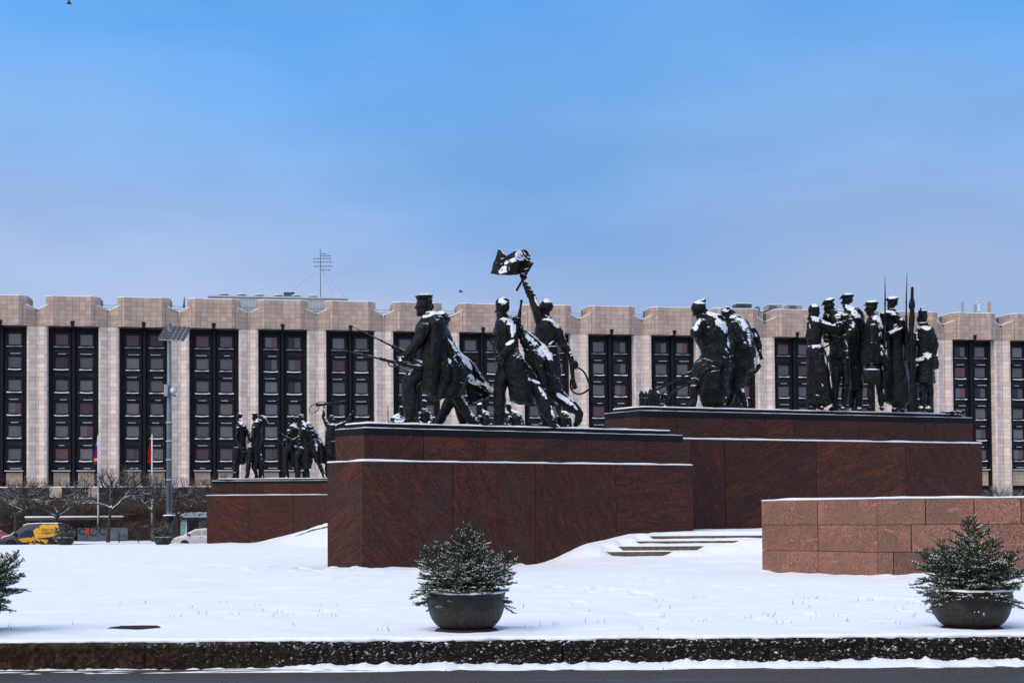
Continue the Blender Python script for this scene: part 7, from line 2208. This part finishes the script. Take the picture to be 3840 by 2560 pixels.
f.head(1172, 440, 0, 140, 205, 4, cap='sailor')
f.loft('body', [(1185, 500, 0, 46), (1195, 550, 0, 64)])
f.loft('body', [(1195, 530, 0, 70, 90), (1195, 620, 0, 106, 108), (1180, 740, 0, 96, 98), (1160, 860, 0, 88, 92), (1140, 960, 0, 86, 95)])
f.arm((1110, 620, -.3), (1100, 780, -.4), (1030, 810, -.4), (46, 38, 28), (-20, 12, 0), .8, 44)
f.leg((1090, 940, -.15), (1075, 1160, -.2), (1090, -.2), (66, 54, 46), 1050, -.2); f.leg((1180, 940, .2), (1230, 1180, .2), (1260, .2), (62, 50, 40), 1230, -.2)
f.loft('coat', [(1170, 760, .1, 100), (1190, 950, .15, 105), (1210, 1120, .2, 100), (1230, 1230, .2, 90)], folds=(5, .08, 1), wr=.03)
f.rifle((960, 800, -.4), (1120, 990, -.35), (880, 760, -.4), 8)
f.finish()
f = FC(96.5, 'sailor_statue', 'distant bronze sailor in a wide cape lunging left with a rifle')
f.head(1330, 410, 0, 135, 183, 6, cap='sailor')
f.loft('body', [(1350, 470, 0, 44), (1375, 530, 0, 64)])
f.loft('body', [(1385, 510, 0, 70, 95), (1400, 600, 0, 96, 110), (1410, 740, 0, 92, 100), (1420, 860, 0, 92, 98), (1410, 950, 0, 94, 98)])
f.arm((1370, 590, -.4), (1330, 720, -.5), (1210, 780, -.45), (48, 40, 28), (-24, 4, 0), .8, 44)
f.leg((1350, 920, -.15), (1262, 1085, -.2), (1296, -.2), (80, 60, 42), 1235, 0); f.leg((1500, 930, .1), (1620, 1120, .1), (1728, .1), (80, 56, 36), 1770, -.2); f.leg((1400, 1000, .3), (1420, 1220, .3), (1455, .3), (66, 56, 44), 1430, -.2)
f.sheet('cape', [[(1400, 500, -.3), (1470, 490, 0), (1530, 540, .3)], [(1440, 700, -.4), (1560, 680, 0), (1640, 700, .4)], [(1490, 900, -.4), (1640, 880, 0), (1760, 880, .4)], [(1540, 1060, -.3), (1680, 1060, 0), (1785, 1050, .4)], [(1580, 1170, -.2), (1690, 1190, 0), (1770, 1200, .3)]], .18, wave=(2.5, .12), wr=.03)
f.loft('cape', [(1420, 850, .1, 110), (1430, 1000, .15, 120), (1420, 1150, .2, 110), (1410, 1265, .2, 90)], folds=(5, .1, .4))
f.ell('cape', 1450, 490, .1, 55, 30, 60)
f.rifle((985, 665, -.45), (1330, 860, -.45), (830, 578, -.45), 8)
f.finish()
f = FC(97.0, 'soldier_statue', 'distant bronze soldier throwing both arms up, one hand holding a gun')
f.head(1862, 430, 0, 135, -20, -10, cap='pilotka')
f.loft('body', [(1855, 490, 0, 44), (1860, 540, 0, 66)])
f.loft('body', [(1870, 520, 0, 80, 90), (1870, 610, 0, 112, 100), (1845, 740, 0, 98, 95), (1825, 880, 0, 86, 92), (1835, 980, 0, 92, 95)])
f.arm((1795, 540, 0), (1722, 390, 0), (1728, 250, -.05), (46, 38, 26), (0, -30, 0), .9, 46); f.arm((1960, 540, 0), (2130, 470, -.05), (2190, 340, -.05), (44, 36, 24), (16, -30, 0), .2, 50)
f.leg((1800, 960, -.1), (1790, 1180, -.1), (1772, -.1), (70, 52, 40), 1740, 0); f.leg((1870, 960, .2), (1920, 1180, .2), (1950, .2), (68, 52, 40), 1970, 0)
f.loft('coat', [(1840, 800, 0, 95), (1840, 950, 0, 105), (1850, 1060, 0, 100)], folds=(5, .08, .2))
f.tube('gun', [(1590, 178, -.1), (1760, 165, -.1)], [26, 22], 10); f.tube('gun', [(1750, 160, -.1), (1900, 130, -.1), (2110, 112, -.1)], [18, 14, 9], 10); f.tube('gun', [(1878, 140, -.1), (1876, 95, -.1), (1890, 68, -.1)], 14, 8)
f.tube('gun', [(1600, 150, -.15), (1700, 118, -.2), (1800, 150, -.2), (1950, 205, -.15)], 7, 6); f.tube('gun', [(1600, 150, -.15), (1520, 180, -.2), (1480, 250, -.2), (1500, 312, -.2), (1560, 310, -.2), (1620, 260, -.2), (1650, 195, -.15)], 7, 6)
f.finish()

# ------------------------------------------------------------------ far mourners seen between the legs
RE = ((1420, 1440), 2.94)
ZE = E_Z[4] + 0.01
def FE(Y, name, label, **k): return Fig(*RE, Y, ZE, name, label, vox=0.05, cat='statue', **k)
def mourner(px, py, lean, cap, yaw, pitch, w, label, top=None, Y=98.5, name='mourner_statue', head=92):
    w *= 1.12
    f = FE(Y, name, label)
    f.head(px, py, 0, head, yaw, pitch, cap=cap)
    gy = f.px_of(f.T(px, None, 0))[1]
    s0 = px + lean; hh = gy - py
    f.loft('body', [(px + lean * .3, py + 30, 0, 26), (s0, py + 62, 0, 40)])
    f.loft('coat', [(s0, py + 52, 0, w * .62, w * .7), (s0 + lean * .6, py + 105, 0, w, w * 1.1), (s0 + lean, py + hh * .36, 0, w * 1.02, w), (s0 + lean, py + hh * .55, 0, w * .9, w), (s0 + lean * .8, py + hh * .82, 0, w * 1.05, w)], folds=(5, .07, px * .1), wr=.04)
    f.loft('body', [(s0, py + 60, 0, 36), (s0 + lean * .6, py + 110, 0, w * .85), (s0 + lean, py + hh * .5, 0, w * .6), (s0 + lean * .8, py + hh * .8, 0, w * .75)])
    f.arm((s0 - w * .6, py + 95, -.25), (s0 - w * .9, py + 190, -.5), (s0 - w * .2, py + 225, -.6), (28, 24, 18), (20, 6, 0), .6, 28)
    f.arm((s0 + w * .8, py + 95, -.1), (s0 + w * 1.1, py + 190, -.3), (s0 + w * .5, py + 230, -.5), (28, 24, 18), (-20, 6, 0), .6, 28)
    for sg in (-1, 1): f.leg((s0 + lean * .8 + sg * w * .4, py + hh * .75, 0), (s0 + lean * .8 + sg * w * .42, py + hh * .86, 0), (s0 + lean * .8 + sg * w * .45, 0), (30, 26, 20), s0 + lean * .8 + sg * w * .45 - 8, -.25)
    return f
f = mourner(258, 292, -34, 'scarf', 200, 55, 62, 'far bronze mother bowed over the child in her arms'); f.ell('body', 160, 385, -.4, 34, 34); f.loft('body', [(120, 430, -.4, 36), (200, 440, -.4, 44), (270, 430, -.4, 36)]); f.finish()
mourner(492, 222, 8, 'scarf', 215, 0, 62, 'far bronze hooded woman standing upright facing the square').finish()
mourner(1118, 258, 40, 'fur', 215, 35, 62, 'far bronze man in fur cap bowing his head').finish()
mourner(1412, 345, 5, None, 200, 10, 44, 'far bronze figure half hidden beside the man in a brimmed hat', Y=99.5).finish()
mourner(1438, 262, 50, 'brim', 205, 30, 66, 'far bronze man in a brimmed hat bowing left').finish()
mourner(1812, 345, 6, None, 200, 15, 48, 'far bronze bareheaded figure behind the soldier\'s boot', Y=99.5).finish()
mourner(1978, 262, 40, 'scarf', 210, 10, 70, 'far bronze woman in a shawl beside the flag bearer\'s raised heel').finish()
f = FE(98.0, 'grounded_rifle_statue', 'thin far bronze rifle standing upright beside the bowed mother', cat2=None) if False else Fig(*RE, 98.0, ZE, 'grounded_rifle_statue', 'thin far bronze rifle standing upright beside the bowed mother', 'rifle', .05)
gy = f.px_of(f.T(108, None, 0))[1]
f.rifle((102, 300, 0), (112, gy, 0), (101, 222, 0), 8); f.finish()

bpy.data.scenes.remove(TMP)
